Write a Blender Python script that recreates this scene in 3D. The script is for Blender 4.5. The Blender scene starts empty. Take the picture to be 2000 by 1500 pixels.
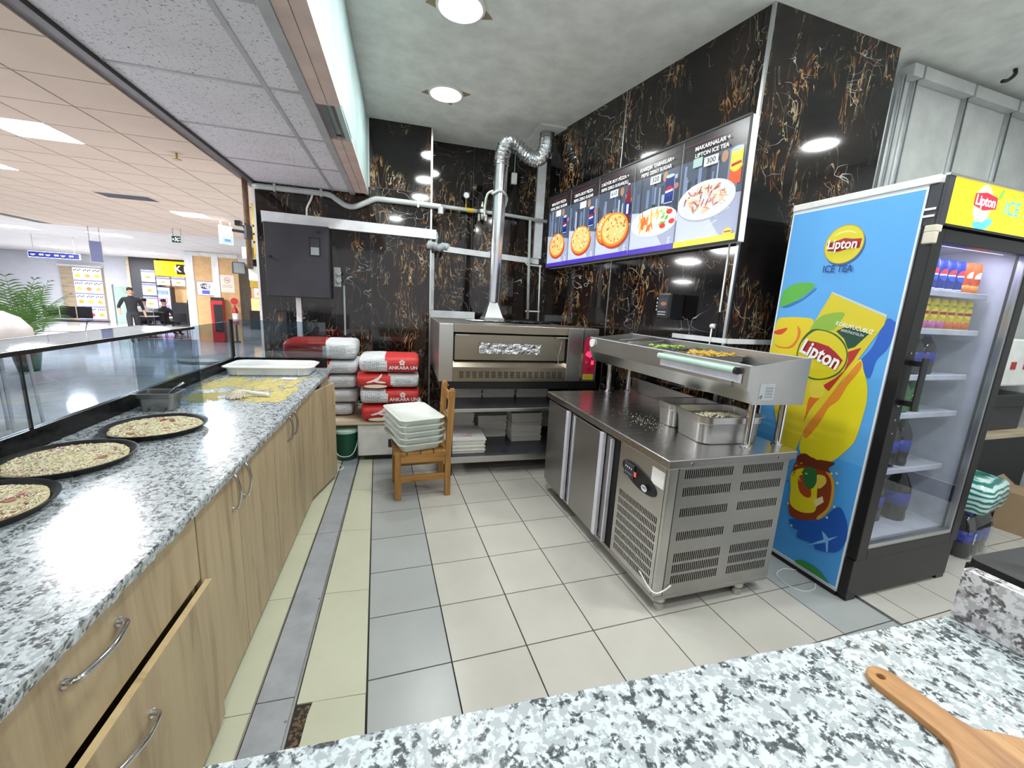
import bpy, math, random
from mathutils import Vector, Matrix

# ------------------------------------------------------------------ camera
sc = bpy.context.scene
COL = sc.collection
cam_d = bpy.data.cameras.new('camera')
cam_d.sensor_width = 36.0
cam_d.lens = 36.0 * 798.1 / 2000.0
cam_d.clip_start = 0.02
cam_d.clip_end = 200
cam = bpy.data.objects.new('camera', cam_d)
COL.objects.link(cam)
_right = Vector((0.950187, -0.307310, 0.052011))
_down = Vector((-0.010710, -0.198967, -0.979948))
_fwd = Vector((0.311496, 0.930577, -0.192347))
_fwd.normalize()
_right = (_right - _fwd * _right.dot(_fwd)).normalized()
_down = _fwd.cross(_right).normalized()
cam.matrix_world = Matrix((
    (_right.x, -_down.x, -_fwd.x, 0.0519),
    (_right.y, -_down.y, -_fwd.y, -1.4369),
    (_right.z, -_down.z, -_fwd.z, 1.4820),
    (0, 0, 0, 1)))
sc.camera = cam

# ------------------------------------------------------------------ world and exposure
wd = bpy.data.worlds.new('world')
sc.world = wd
wd.use_nodes = True
wd.node_tree.nodes['Background'].inputs[0].default_value = (0.93, 0.97, 1.0, 1)
wd.node_tree.nodes['Background'].inputs[1].default_value = 0.85
sc.view_settings.view_transform = 'Standard'
sc.view_settings.look = 'None'
sc.view_settings.exposure = 0.12
sc.view_settings.gamma = 1.0
sc.view_settings.use_curve_mapping = False

KITCHEN_LAMP_W = 18.0      # watts of each ceiling downlight in the kitchen
HALL_LAMP_W = 95.0         # watts of each ceiling panel in the hall

# ------------------------------------------------------------------ measures (metres)
T = 1.0 / 3.0              # kitchen floor tile
ROOM_H = 3.25              # kitchen ceiling
SOF_H = 2.514              # underside of the lowered ceiling over the counter
HALL_Z = -0.30             # hall floor
HALL_H = 2.62              # hall ceiling
TH = math.atan(0.0536)     # the counter side is turned by 3 degrees
LO = Vector((-0.49, -0.01, 0))
LROT = -TH
def L(v, u, z=0.0):        # counter frame -> world
    return Vector((LO.x + math.cos(TH) * v + math.sin(TH) * u, LO.y - math.sin(TH) * v + math.cos(TH) * u, z))
WO = Vector((2.233, 0.704, 0))
WROT = math.atan2(-0.9855, 0.1696)
def M(x, y, z=0.0):        # menu wall frame -> world (x to the right along the wall, y into the wall)
    c, s = math.cos(WROT), math.sin(WROT)
    return Vector((WO.x + c * x - s * y, WO.y + s * x + c * y, z))
R90 = -math.pi / 2
rng = random.Random(7)

# ------------------------------------------------------------------ materials
MATS = {}
def new_mat(name):
    m = bpy.data.materials.new(name)
    m.use_nodes = True
    MATS[name] = m
    nt = m.node_tree
    return m, nt, nt.nodes['Principled BSDF']
def srgb(h):
    if isinstance(h, str):
        h = h.lstrip('#')
        c = [int(h[i:i + 2], 16) / 255 for i in (0, 2, 4)]
        return tuple((x / 12.92 if x <= 0.04045 else ((x + 0.055) / 1.055) ** 2.4) for x in c) + (1,)
    return tuple(h) + (1,) if len(h) == 3 else h
def setp(b, col=None, rough=0.5, metal=0.0, spec=None, trans=0.0, emit=None, es=1.0, coat=0.0, alpha=None, ior=None):
    if col is not None: b.inputs['Base Color'].default_value = srgb(col)
    b.inputs['Roughness'].default_value = rough
    b.inputs['Metallic'].default_value = metal
    if spec is not None: b.inputs['Specular IOR Level'].default_value = spec
    b.inputs['Transmission Weight'].default_value = trans
    if emit is not None:
        b.inputs['Emission Color'].default_value = srgb(emit)
        b.inputs['Emission Strength'].default_value = es
    b.inputs['Coat Weight'].default_value = coat
    if ior: b.inputs['IOR'].default_value = ior
    if alpha is not None: b.inputs['Alpha'].default_value = alpha
def node(nt, typ, **kw):
    n = nt.nodes.new(typ)
    for k, v in kw.items():
        if k.startswith('in_'):
            key = k[3:]
            n.inputs[int(key) if key.isdigit() else key].default_value = v
        else:
            setattr(n, k, v)
    return n
def ramp(nt, stops, interp='LINEAR'):
    r = nt.nodes.new('ShaderNodeValToRGB')
    cr = r.color_ramp
    cr.interpolation = interp
    while len(cr.elements) < len(stops): cr.elements.new(0.5)
    for e, (p, c) in zip(cr.elements, stops):
        e.position = p
        e.color = srgb(c)
    return r
def coords(nt, scale=(1, 1, 1), rnd=True, rot=(0, 0, 0)):
    tc = nt.nodes.new('ShaderNodeTexCoord')
    mp = node(nt, 'ShaderNodeMapping')
    mp.inputs['Scale'].default_value = scale
    mp.inputs['Rotation'].default_value = rot
    nt.links.new(tc.outputs['Object'], mp.inputs['Vector'])
    if rnd:
        oi = nt.nodes.new('ShaderNodeObjectInfo')
        mu = node(nt, 'ShaderNodeMath', operation='MULTIPLY', in_1=37.0)
        nt.links.new(oi.outputs['Random'], mu.inputs[0])
        cb = nt.nodes.new('ShaderNodeCombineXYZ')
        for i in range(3): nt.links.new(mu.outputs[0], cb.inputs[i])
        nt.links.new(cb.outputs[0], mp.inputs['Location'])
    return mp.outputs['Vector']
def noise(nt, vec, scale, detail=3, rough=0.5, dist=0.0):
    n = node(nt, 'ShaderNodeTexNoise')
    n.inputs['Scale'].default_value = scale
    n.inputs['Detail'].default_value = detail
    n.inputs['Roughness'].default_value = rough
    n.inputs['Distortion'].default_value = dist
    nt.links.new(vec, n.inputs['Vector'])
    return n.outputs['Fac']
def math_(nt, op, a, b=None):
    n = node(nt, 'ShaderNodeMath', operation=op)
    for i, x in enumerate((a, b)):
        if x is None: continue
        if isinstance(x, (int, float)): n.inputs[i].default_value = x
        else: nt.links.new(x, n.inputs[i])
    return n.outputs[0]
def mix(nt, fac, a, b, typ='MIX'):
    n = node(nt, 'ShaderNodeMix', data_type='RGBA', blend_type=typ)
    if isinstance(fac, (int, float)): n.inputs[0].default_value = fac
    else: nt.links.new(fac, n.inputs[0])
    for i, x in ((6, a), (7, b)):
        if hasattr(x, 'node'): nt.links.new(x, n.inputs[i])
        else: n.inputs[i].default_value = srgb(x)
    return n.outputs[2]
def bump(nt, b, h, strength=0.2, dist=0.01):
    n = node(nt, 'ShaderNodeBump')
    n.inputs['Strength'].default_value = strength
    n.inputs['Distance'].default_value = dist
    nt.links.new(h, n.inputs['Height'])
    nt.links.new(n.outputs[0], b.inputs['Normal'])

def plain(name, col, rough=0.5, var=0.06, vscale=6.0, **kw):
    """one colour with faint cloudy variation"""
    m, nt, b = new_mat(name)
    setp(b, col, rough, **kw)
    if var:
        f = noise(nt, coords(nt), vscale, 4, 0.6)
        c = srgb(col)
        lo = tuple(x * (1 - var * 2) for x in c[:3]); hi = tuple(min(1, x * (1 + var * 2)) for x in c[:3])
        r = ramp(nt, [(0.3, lo), (0.7, hi)])
        nt.links.new(f, r.inputs[0]); nt.links.new(r.outputs[0], b.inputs['Base Color'])
    return m
_inks = {}
def ink(col, glow=0.0, rough=0.45):
    """flat printed colour; glow > 0 for backlit prints and screens"""
    k = (col, glow, rough)
    if k not in _inks:
        m, nt, b = new_mat('ink_%s_%d' % (str(col).lstrip('#'), int(glow * 100)))
        setp(b, col, rough)
        if glow: setp(b, col, 0.25, emit=col, es=glow)
        _inks[k] = m
    return _inks[k]

# floor tiles
def tile_mat(name, a, bcol, rough=0.28):
    m, nt, b = new_mat(name); setp(b, a, rough)
    v = coords(nt)
    f = noise(nt, v, 3.0, 5, 0.6)
    r = ramp(nt, [(0.3, a), (0.75, bcol)]); nt.links.new(f, r.inputs[0])
    d = noise(nt, v, 14.0, 6, 0.7)
    dr = ramp(nt, [(0.62, (0, 0, 0)), (0.8, (1, 1, 1))]); nt.links.new(d, dr.inputs[0])
    dk = mix(nt, math_(nt, 'MULTIPLY', dr.outputs[0], 0.25), r.outputs[0], '#8a8478')
    nt.links.new(dk, b.inputs['Base Color'])
    return m
tile_mat('tile_white', '#bcb9b1', '#b2aea6')
tile_mat('tile_grey', '#a4a7a6', '#9a9d9c')
tile_mat('tile_yellow', '#c3c4ae', '#b9baa3')
tile_mat('tile_hall', '#b9b8bb', '#a7a6aa', 0.07)
plain('grout', '#2b2825', 0.9)
plain('grout_hall', '#6f6d70', 0.7)

# black marble with gold and white veins
m, nt, b = new_mat('marble_black'); setp(b, '#0c0a0a', 0.07, coat=0.3)
v = coords(nt)
tc = nt.nodes.new('ShaderNodeTexCoord')
base = ramp(nt, [(0.4, (0.004, 0.0035, 0.004)), (0.75, (0.022, 0.012, 0.009))])
nt.links.new(noise(nt, coords(nt, (1.2, 1.2, 0.5)), 2.2, 3), base.inputs[0])
def veins(vec, scale, width, dist, cl_scale, lo, hi, det=3):
    n = noise(nt, vec, scale, det, 0.55, dist)
    a = math_(nt, 'ABSOLUTE', math_(nt, 'SUBTRACT', n, 0.5))
    r = ramp(nt, [(0.0, (1, 1, 1)), (width, (0, 0, 0))]); nt.links.new(a, r.inputs[0])
    c = ramp(nt, [(lo, (0, 0, 0)), (hi, (1, 1, 1))]); nt.links.new(noise(nt, coords(nt, (1, 1, 0.55)), cl_scale, 2), c.inputs[0])
    return math_(nt, 'MULTIPLY', r.outputs[0], c.outputs[0])
v1 = veins(coords(nt, (1.5, 1.5, 0.5)), 7.0, 0.026, 1.6, 3.0, 0.49, 0.59)
v2 = veins(coords(nt, (1.8, 1.8, 0.45)), 4.6, 0.007, 1.4, 2.1, 0.46, 0.58)
v3 = veins(coords(nt, (0.8, 0.8, 1.25)), 4.4, 0.0045, 0.8, 2.7, 0.50, 0.58, 2)
gold = ramp(nt, [(0.35, '#7a3f1c'), (0.5, '#c98f52'), (0.68, '#e2cfa6')]); nt.links.new(noise(nt, coords(nt), 9.0, 2), gold.inputs[0])
c1 = mix(nt, math_(nt, 'MULTIPLY', v1, 0.8), base.outputs[0], gold.outputs[0])
c2 = mix(nt, math_(nt, 'MULTIPLY', v2, 0.65), c1, '#b9a88a')
c3 = mix(nt, math_(nt, 'MULTIPLY', v3, 0.8), c2, '#dcdcd8')
nt.links.new(c3, b.inputs['Base Color'])

# granite worktops
def granite(name, white, mid, dark, s=1.0):
    m, nt, b = new_mat(name); setp(b, white, 0.20, spec=0.32)
    v = coords(nt, (1, 1, 1), False)
    n1 = noise(nt, v, 75 * s, 4, 0.62, 0.4)
    n2 = noise(nt, v, 42 * s, 3, 0.6, 0.3)
    n3 = noise(nt, v, 150 * s, 2, 0.5)
    r1 = ramp(nt, [(0.46, (0, 0, 0)), (0.53, (1, 1, 1))]); nt.links.new(n1, r1.inputs[0])
    r2 = ramp(nt, [(0.50, (0, 0, 0)), (0.56, (1, 1, 1))]); nt.links.new(n2, r2.inputs[0])
    r3 = ramp(nt, [(0.48, (0, 0, 0)), (0.56, (1, 1, 1))]); nt.links.new(n3, r3.inputs[0])
    c = mix(nt, math_(nt, 'MULTIPLY', r1.outputs[0], 0.75), white, mid)
    dkf = math_(nt, 'MULTIPLY', math_(nt, 'MULTIPLY', r2.outputs[0], r3.outputs[0]), 0.9)
    c = mix(nt, dkf, c, dark)
    d4 = math_(nt, 'MULTIPLY', math_(nt, 'MULTIPLY', r1.outputs[0], r2.outputs[0]), 0.8)
    c = mix(nt, d4, c, dark)
    nt.links.new(c, b.inputs['Base Color'])
    return m
granite('granite', '#c8d0d4', '#989da0', '#43484a')
granite('granite_sink', '#cfcfd0', '#9c9698', '#55504f', 0.9)
granite('granite_dark', '#1f1f1e', '#171716', '#0b0b0b')

# woods
def wood(name, a, bb, dark, along=2, scale=1.0, rough=0.45):
    m, nt, b = new_mat(name); setp(b, a, rough)
    sc3 = [9.0, 9.0, 9.0]; sc3[along] = 0.9
    v = coords(nt, tuple(sc3))
    n = noise(nt, v, 1.6 * scale, 6, 0.65, 0.8)
    r = ramp(nt, [(0.3, dark), (0.45, a), (0.62, bb), (0.8, a)]); nt.links.new(n, r.inputs[0])
    k = noise(nt, coords(nt, (4, 4, 1.2) if along == 2 else (1.2, 4, 4)), 1.5, 3, 0.6, 0.6)
    kr = ramp(nt, [(0.66, (0, 0, 0)), (0.74, (1, 1, 1))]); nt.links.new(k, kr.inputs[0])
    c = mix(nt, math_(nt, 'MULTIPLY', kr.outputs[0], 0.4), r.outputs[0], dark)
    nt.links.new(c, b.inputs['Base Color'])
    return m
wood('oak_laminate', '#a89474', '#b5a281', '#8d7a5d')
wood('oak_edge', '#bfa67c', '#c9b188', '#a48b62')
wood('pine_orange', '#966a32', '#ab7f45', '#5f3c1a', 2, 1.4)
wood('pine_orange_x', '#966a32', '#ab7f45', '#5f3c1a', 0, 1.4)
wood('walnut', '#a2713f', '#b98a54', '#6e4522', 0, 1.6)
wood('board_beige', '#b9a88e', '#c8b89e', '#8f7c62', 0)

# metals
def steel(name, col, rough, stretch=(60, 60, 1.5), amp=0.12):
    m, nt, b = new_mat(name); setp(b, col, rough, 1.0)
    n = noise(nt, coords(nt, stretch), 2.0, 3, 0.6)
    r = node(nt, 'ShaderNodeMapRange'); r.inputs[3].default_value = max(0.03, rough - amp); r.inputs[4].default_value = rough + amp
    nt.links.new(n, r.inputs[0]); nt.links.new(r.outputs[0], b.inputs['Roughness'])
    sm = noise(nt, coords(nt), 3.5, 4, 0.65)
    c = srgb(col)
    rr = ramp(nt, [(0.3, tuple(x * 0.90 for x in c[:3])), (0.7, c)]); nt.links.new(sm, rr.inputs[0])
    nt.links.new(rr.outputs[0], b.inputs['Base Color'])
    return m
steel('steel', '#cbc9c6', 0.32, amp=0.06)
steel('steel_dark', '#adaba8', 0.34, amp=0.06)
steel('steel_top', '#bdbcba', 0.26, (1.5, 40, 40), 0.05)
steel('steel_oven', '#a79d8d', 0.30, (1.5, 60, 60), 0.04)
steel('chrome', '#dcdcdf', 0.10, amp=0.03)
steel('foil', '#d4d6d8', 0.22, (9, 9, 9), 0.1)
steel('aluminium', '#c9cccd', 0.34)
plain('drain_steel', '#989ba0', 0.38, var=0.07, vscale=9)
steel('brass', '#b59a5a', 0.3)
plain('black_metal', '#121113', 0.38)
plain('black_plastic', '#17171a', 0.35)
plain('black_pan', '#1c1b1b', 0.42)
plain('void_black', '#050505', 0.9, var=0)
plain('grey_metal', '#36363d', 0.42)
plain('dark_shelf', '#3b3b42', 0.3)
plain('rust', '#6b5440', 0.8, var=0.2, vscale=20)

# paints, plastics
plain('ceiling_paint', '#dfe1dc', 0.8)
plain('header_paint', '#a8bfbe', 0.7)
plain('white_paint', '#e8e8e6', 0.5)
plain('white_plastic', '#ebece8', 0.32)
plain('tray_white', '#d3d9d2', 0.35)
plain('trunking_white', '#e9ebee', 0.38)
plain('pipe_grey', '#bfc6c4', 0.42)
plain('wall_pale', '#e4e7f0', 0.6, var=0.015)
plain('kiosk_white', '#8f8a86', 0.5)
plain('cream', '#d9cfbd', 0.6)
plain('partition_beige', '#cfa672', 0.55)
plain('carton_white', '#dedcd6', 0.7)
plain('carton_kraft', '#9c8468', 0.8)
plain('panel_grey', '#b9bcba', 0.28)
plain('rubber', '#1a1a1a', 0.8)
plain('green_dark', '#12523f', 0.4)
plain('green_pale', '#b9d8c8', 0.5)
plain('red_paint', '#b3232c', 0.35)
plain('yellow_paint', '#d8b53a', 0.5)
plain('mesh_grey', '#9aa3a3', 0.5)
plain('alu_sheen', '#c6c6d0', 0.34)  # aluminium with its reflected light put into a pale base colour
plain('rope', '#b7beb2', 0.8)

# acoustic ceiling tile: pale with pin marks
def acoustic(name, a, bb, marks):
    m, nt, b = new_mat(name); setp(b, a, 0.9)
    v = coords(nt)
    r = ramp(nt, [(0.3, a), (0.7, bb)]); nt.links.new(noise(nt, v, 3, 3), r.inputs[0])
    n = noise(nt, v, 70, 3, 0.7, 0.8)
    p = ramp(nt, [(0.60, (0, 0, 0)), (0.63, (1, 1, 1))]); nt.links.new(n, p.inputs[0])
    c = mix(nt, math_(nt, 'MULTIPLY', p.outputs[0], marks), r.outputs[0], '#5a5a62')
    nt.links.new(c, b.inputs['Base Color'])
acoustic('acoustic', '#e4e4ea', '#dadae0', 0.85)
acoustic('acoustic_hall', '#e4d3c2', '#decdbb', 0.10)  # near hall tiles; the warm tint of the light is in the colour
acoustic('acoustic_far', '#dddddb', '#d5d5d3', 0.10)
plain('grid_grey', '#b2b3b6', 0.5)

# glass
def glass(name, col, rough=0.0, mixf=0.05):
    m = bpy.data.materials.new(name); m.use_nodes = True; MATS[name] = m
    nt = m.node_tree
    nt.nodes.remove(nt.nodes['Principled BSDF'])
    out = nt.nodes['Material Output']
    tr = node(nt, 'ShaderNodeBsdfTransparent'); tr.inputs[0].default_value = srgb(col)
    gl = node(nt, 'ShaderNodeBsdfGlossy'); gl.inputs['Roughness'].default_value = rough
    gl.inputs[0].default_value = (0.9, 0.95, 0.95, 1)
    lw = node(nt, 'ShaderNodeLayerWeight'); lw.inputs[0].default_value = 0.5
    ad = math_(nt, 'ADD', math_(nt, 'MULTIPLY', math_(nt, 'POWER', lw.outputs['Facing'], 5.0), 0.9), mixf)
    mx = node(nt, 'ShaderNodeMixShader')
    nt.links.new(ad, mx.inputs[0]); nt.links.new(tr.outputs[0], mx.inputs[1]); nt.links.new(gl.outputs[0], mx.inputs[2])
    nt.links.new(mx.outputs[0], out.inputs[0])
    return m
glass('glass_clear', (0.93, 0.97, 0.96))
glass('glass_tint', (0.64, 0.70, 0.74), 0.0, 0.06)
glass('glass_shelf', (0.62, 0.64, 0.64), 0.02, 0.10)
glass('glass_fridge', (0.95, 0.96, 0.98), 0.0, 0.02)
glass('film', (0.9, 0.92, 0.95), 0.08, 0.08)

def emitter(name, col, s):
    m, nt, b = new_mat(name); setp(b, col, 0.4, emit=col, es=s)
emitter('lamp_white', (1.0, 1.0, 1.0), 14.0)
emitter('hall_lamp', (0.97, 0.97, 1.0), 7.0)
emitter('led_blue', (0.62, 0.6, 1.0), 3.0)

# ------------------------------------------------------------------ mesh building
class MB:
    def __init__(self): self.v = []; self.f = []; self.m = []
    def add(self, vs, fs, mi=0):
        o = len(self.v); self.v += [tuple(p) for p in vs]
        self.f += [tuple(i + o for i in f) for f in fs]; self.m += [mi] * len(fs)
        return self
    def box(self, x0, x1, y0, y1, z0, z1, mi=0):
        vs = [(x0, y0, z0), (x1, y0, z0), (x1, y1, z0), (x0, y1, z0), (x0, y0, z1), (x1, y0, z1), (x1, y1, z1), (x0, y1, z1)]
        return self.add(vs, [(0, 3, 2, 1), (4, 5, 6, 7), (0, 1, 5, 4), (1, 2, 6, 5), (2, 3, 7, 6), (3, 0, 4, 7)], mi)
    def prism(self, poly, z0, z1, mi=0, axis='z'):
        n = len(poly)
        if axis == 'z': f = lambda p, h: (p[0], p[1], h)
        elif axis == 'y': f = lambda p, h: (p[0], h, p[1])
        else: f = lambda p, h: (h, p[0], p[1])
        vs = [f(p, z0) for p in poly] + [f(p, z1) for p in poly]
        fs = [tuple(reversed(range(n))), tuple(range(n, 2 * n))] + [(i, (i + 1) % n, n + (i + 1) % n, n + i) for i in range(n)]
        if axis == 'y': fs = [tuple(reversed(q)) for q in fs]
        return self.add(vs, fs, mi)
    def ring(self, c, ax, r, n, r2=None, ph=0.0):
        ax = Vector(ax).normalized()
        a = ax.orthogonal().normalized() if abs(ax.z) < 0.9 else Vector((1, 0, 0))
        a = (a - ax * a.dot(ax)).normalized(); bq = ax.cross(a)
        r2 = r if r2 is None else r2
        return [Vector(c) + a * (r * math.cos(ph + 2 * math.pi * i / n)) + bq * (r2 * math.sin(ph + 2 * math.pi * i / n)) for i in range(n)]
    def cyl(self, p0, p1, r0, r1=None, n=16, mi=0, cap=True):
        p0, p1 = Vector(p0), Vector(p1); r1 = r0 if r1 is None else r1
        ax = p1 - p0
        vs = self.ring(p0, ax, r0, n) + self.ring(p1, ax, r1, n)
        fs = [(i, (i + 1) % n, n + (i + 1) % n, n + i) for i in range(n)]
        if cap: fs += [tuple(reversed(range(n))), tuple(range(n, 2 * n))]
        return self.add(vs, fs, mi)
    def tube(self, pts, r, n=8, mi=0, cap=True, closed=False):
        pts = [Vector(p) for p in pts]
        rs = r if isinstance(r, (list, tuple)) else [r] * len(pts)
        vs = []; ref = None
        k = len(pts)
        for i, p in enumerate(pts):
            if closed: d = pts[(i + 1) % k] - pts[i - 1]
            else: d = (pts[min(i + 1, k - 1)] - pts[max(i - 1, 0)])
            if d.length < 1e-9: d = Vector((0, 0, 1))
            d.normalize()
            if ref is None: ref = d.orthogonal().normalized()
            ref = (ref - d * ref.dot(d))
            ref = ref.normalized() if ref.length > 1e-6 else d.orthogonal().normalized()
            bq = d.cross(ref)
            vs += [p + ref * (rs[i] * math.cos(2 * math.pi * j / n)) + bq * (rs[i] * math.sin(2 * math.pi * j / n)) for j in range(n)]
        fs = []
        for i in range(k if closed else k - 1):
            a0 = i * n; b0 = ((i + 1) % k) * n
            fs += [(a0 + j, a0 + (j + 1) % n, b0 + (j + 1) % n, b0 + j) for j in range(n)]
        if cap and not closed: fs += [tuple(reversed(range(n))), tuple(range((k - 1) * n, k * n))]
        return self.add(vs, fs, mi)
    def lathe(self, prof, n=24, c=(0, 0, 0), mi=0, sx=1.0, sy=1.0):
        """prof: list of (radius, z); surface of revolution about z"""
        vs = []; fs = []
        for r, z in prof:
            vs += [(c[0] + sx * r * math.cos(2 * math.pi * j / n), c[1] + sy * r * math.sin(2 * math.pi * j / n), c[2] + z) for j in range(n)]
        for i in range(len(prof) - 1):
            fs += [(i * n + j, i * n + (j + 1) % n, (i + 1) * n + (j + 1) % n, (i + 1) * n + j) for j in range(n)]
        if prof[0][0] > 1e-6: fs.append(tuple(reversed(range(n))))
        if prof[-1][0] > 1e-6: fs.append(tuple(range((len(prof) - 1) * n, len(prof) * n)))
        return self.add(vs, fs, mi)
    def loops(self, loops, mi=0, cap0=True, cap1=True):
        """stack of equal-length vertex loops"""
        n = len(loops[0]); vs = [p for l in loops for p in l]; fs = []
        for i in range(len(loops) - 1):
            fs += [(i * n + j, i * n + (j + 1) % n, (i + 1) * n + (j + 1) % n, (i + 1) * n + j) for j in range(n)]
        if cap0: fs.append(tuple(reversed(range(n))))
        if cap1: fs.append(tuple(range((len(loops) - 1) * n, len(loops) * n)))
        return self.add(vs, fs, mi)
    def sphere(self, c, r, n=12, k=8, sx=1, sy=1, sz=1, mi=0):
        prof = [(max(1e-4, math.sin(math.pi * i / k)) * r, -math.cos(math.pi * i / k) * r * sz) for i in range(k + 1)]
        return self.lathe(prof, n, c, mi, sx, sy)
    def build(self, name, mat, parent=None, bevel=0.0, smooth=False, loc=None, rotz=None, auto=None, seg=2):
        me = bpy.data.meshes.new(name)
        me.from_pydata(self.v, [], self.f)
        for mm in (mat if isinstance(mat, (list, tuple)) else [mat]):
            me.materials.append(MATS[mm] if isinstance(mm, str) else mm)
        if any(self.m): me.polygons.foreach_set('material_index', self.m)
        if smooth: me.polygons.foreach_set('use_smooth', [True] * len(self.f))
        me.update()
        o = bpy.data.objects.new(name, me)
        COL.objects.link(o)
        if parent is not None: o.parent = parent
        if loc is not None: o.location = loc
        if rotz is not None: o.rotation_euler = (0, 0, rotz)
        if bevel:
            bv = o.modifiers.new('bevel', 'BEVEL'); bv.width = bevel; bv.segments = seg; bv.limit_method = 'ANGLE'; bv.angle_limit = 0.6
        if auto is not None:
            me.set_sharp_from_angle(angle=auto)
        return o
def box(name, x0, x1, y0, y1, z0, z1, mat, parent=None, bevel=0.0, **kw):
    return MB().box(x0, x1, y0, y1, z0, z1).build(name, mat, parent, bevel, **kw)
def tag(o, label, cat, group=None):
    o['label'] = label; o['category'] = cat
    if group: o['group'] = group
    return o
def thing(name, label, cat, loc=(0, 0, 0), rotz=0.0, group=None):
    o = bpy.data.objects.new(name, None); COL.objects.link(o)
    o.empty_display_size = 0.1
    o.location = loc; o.rotation_euler = (0, 0, rotz)
    return tag(o, label, cat, group)
def struct(o, label=None):
    o['kind'] = 'structure'
    if label: o['label'] = label
    return o
def dup(root, loc=None, rotz=None, label=None, group=None):
    r = root.copy(); COL.objects.link(r)
    if loc is not None: r.location = loc
    if rotz is not None: r.rotation_euler = (0, 0, rotz)
    if label: r['label'] = label
    if group: r['group'] = group
    for ch in list(root.children):
        c = ch.copy(); COL.objects.link(c); c.parent = r
        for g in list(ch.children):
            d = g.copy(); COL.objects.link(d); d.parent = c
    return r
def share(src, name, parent, loc, rotz=0.0, scale=None):
    o = bpy.data.objects.new(name, src.data); COL.objects.link(o)
    o.parent = parent; o.location = loc; o.rotation_euler = (0, 0, rotz)
    if scale: o.scale = scale
    for md in src.modifiers:
        n = o.modifiers.new(md.name, md.type)
        if md.type == 'BEVEL': n.width = md.width; n.segments = md.segments; n.limit_method = 'ANGLE'; n.angle_limit = 0.6
    return o
def text(name, s, size, mat, parent, loc, rot=(math.pi / 2, 0, 0), align='CENTER', depth=0.0006, shear=0.0, sx=1.0, bold=0.0):
    cu = bpy.data.curves.new(name, 'FONT')
    cu.body = s; cu.size = size; cu.align_x = align; cu.align_y = 'CENTER'
    cu.extrude = depth; cu.shear = shear; cu.offset = bold; cu.resolution_u = 3
    t = bpy.data.objects.new('tmp', cu); COL.objects.link(t)
    dg = bpy.context.evaluated_depsgraph_get()
    me = bpy.data.meshes.new_from_object(t.evaluated_get(dg))
    bpy.data.objects.remove(t); bpy.data.curves.remove(cu)
    me.materials.clear(); me.materials.append(MATS[mat] if isinstance(mat, str) else mat)
    o = bpy.data.objects.new(name, me); COL.objects.link(o)
    o.parent = parent; o.location = loc; o.rotation_euler = rot; o.scale = (sx, 1, 1)
    return o
class Flat:
    """layers of flat print in the local x-z plane, facing -y; each call lies a hair in front of the last"""
    def __init__(self, step=0.0004, y=0.0): self.mb = MB(); self.mats = []; self.k = 0; self.step = step; self.y = y
    def mi(self, m):
        if m not in self.mats: self.mats.append(m)
        return self.mats.index(m)
    def poly(self, pts, m, smooth=0):
        if smooth:
            n_ = len(pts); out = []
            for i in range(n_):
                p0, p1, p2, p3 = (Vector(pts[(i + q) % n_]) for q in (-1, 0, 1, 2))
                for k in range(smooth):
                    t = k / smooth
                    q = 0.5 * ((2 * p1) + (p2 - p0) * t + (2 * p0 - 5 * p1 + 4 * p2 - p3) * t * t + (3 * p1 - p0 - 3 * p2 + p3) * t ** 3)
                    out.append((q.x, q.y))
            pts = out
        y = self.y - self.k * self.step; self.k += 1
        a = sum(pts[i][0] * pts[(i + 1) % len(pts)][1] - pts[(i + 1) % len(pts)][0] * pts[i][1] for i in range(len(pts)))
        if a < 0: pts = list(reversed(pts))
        self.mb.add([(p[0], y, p[1]) for p in pts], [tuple(range(len(pts)))], self.mi(m)); return self
    def rect(self, x0, z0, x1, z1, m): return self.poly([(x0, z0), (x1, z0), (x1, z1), (x0, z1)], m)
    def ell(self, cx, cz, rx, rz, m, n=28, rot=0.0, a0=0.0, a1=2 * math.pi):
        full = abs(a1 - a0 - 2 * math.pi) < 1e-6
        pts = []
        for i in range(n if full else n + 1):
            a = a0 + (a1 - a0) * i / n
            x, z = rx * math.cos(a), rz * math.sin(a)
            pts.append((cx + x * math.cos(rot) - z * math.sin(rot), cz + x * math.sin(rot) + z * math.cos(rot)))
        return self.poly(pts, m)
    def build(self, name, parent, loc=(0, 0, 0), rotz=0.0):
        return self.mb.build(name, self.mats, parent, loc=loc, rotz=rotz)
def smooth_path(pts, n=6):
    """Catmull-Rom through points"""
    P = [Vector(p) for p in pts]; out = []
    for i in range(len(P) - 1):
        p0, p1, p2, p3 = P[max(i - 1, 0)], P[i], P[i + 1], P[min(i + 2, len(P) - 1)]
        for k in range(n):
            t = k / n
            out.append(0.5 * ((2 * p1) + (p2 - p0) * t + (2 * p0 - 5 * p1 + 4 * p2 - p3) * t * t + (3 * p1 - p0 - 3 * p2 + p3) * t ** 3))
    out.append(P[-1]); return out
def rrect(hx, hy, r, n=5):
    pts = []
    for cx, cy, a0 in ((hx - r, hy - r, 0), (-hx + r, hy - r, 1), (-hx + r, -hy + r, 2), (hx - r, -hy + r, 3)):
        for i in range(n + 1):
            a = (a0 + i / n) * math.pi / 2
            pts.append((cx + r * math.cos(a), cy + r * math.sin(a)))
    return pts
def rloop(hx, hy, r, z, n=5, c=(0, 0)):
    return [(c[0] + x, c[1] + y, z) for x, y in rrect(hx, hy, r, n)]
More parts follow.
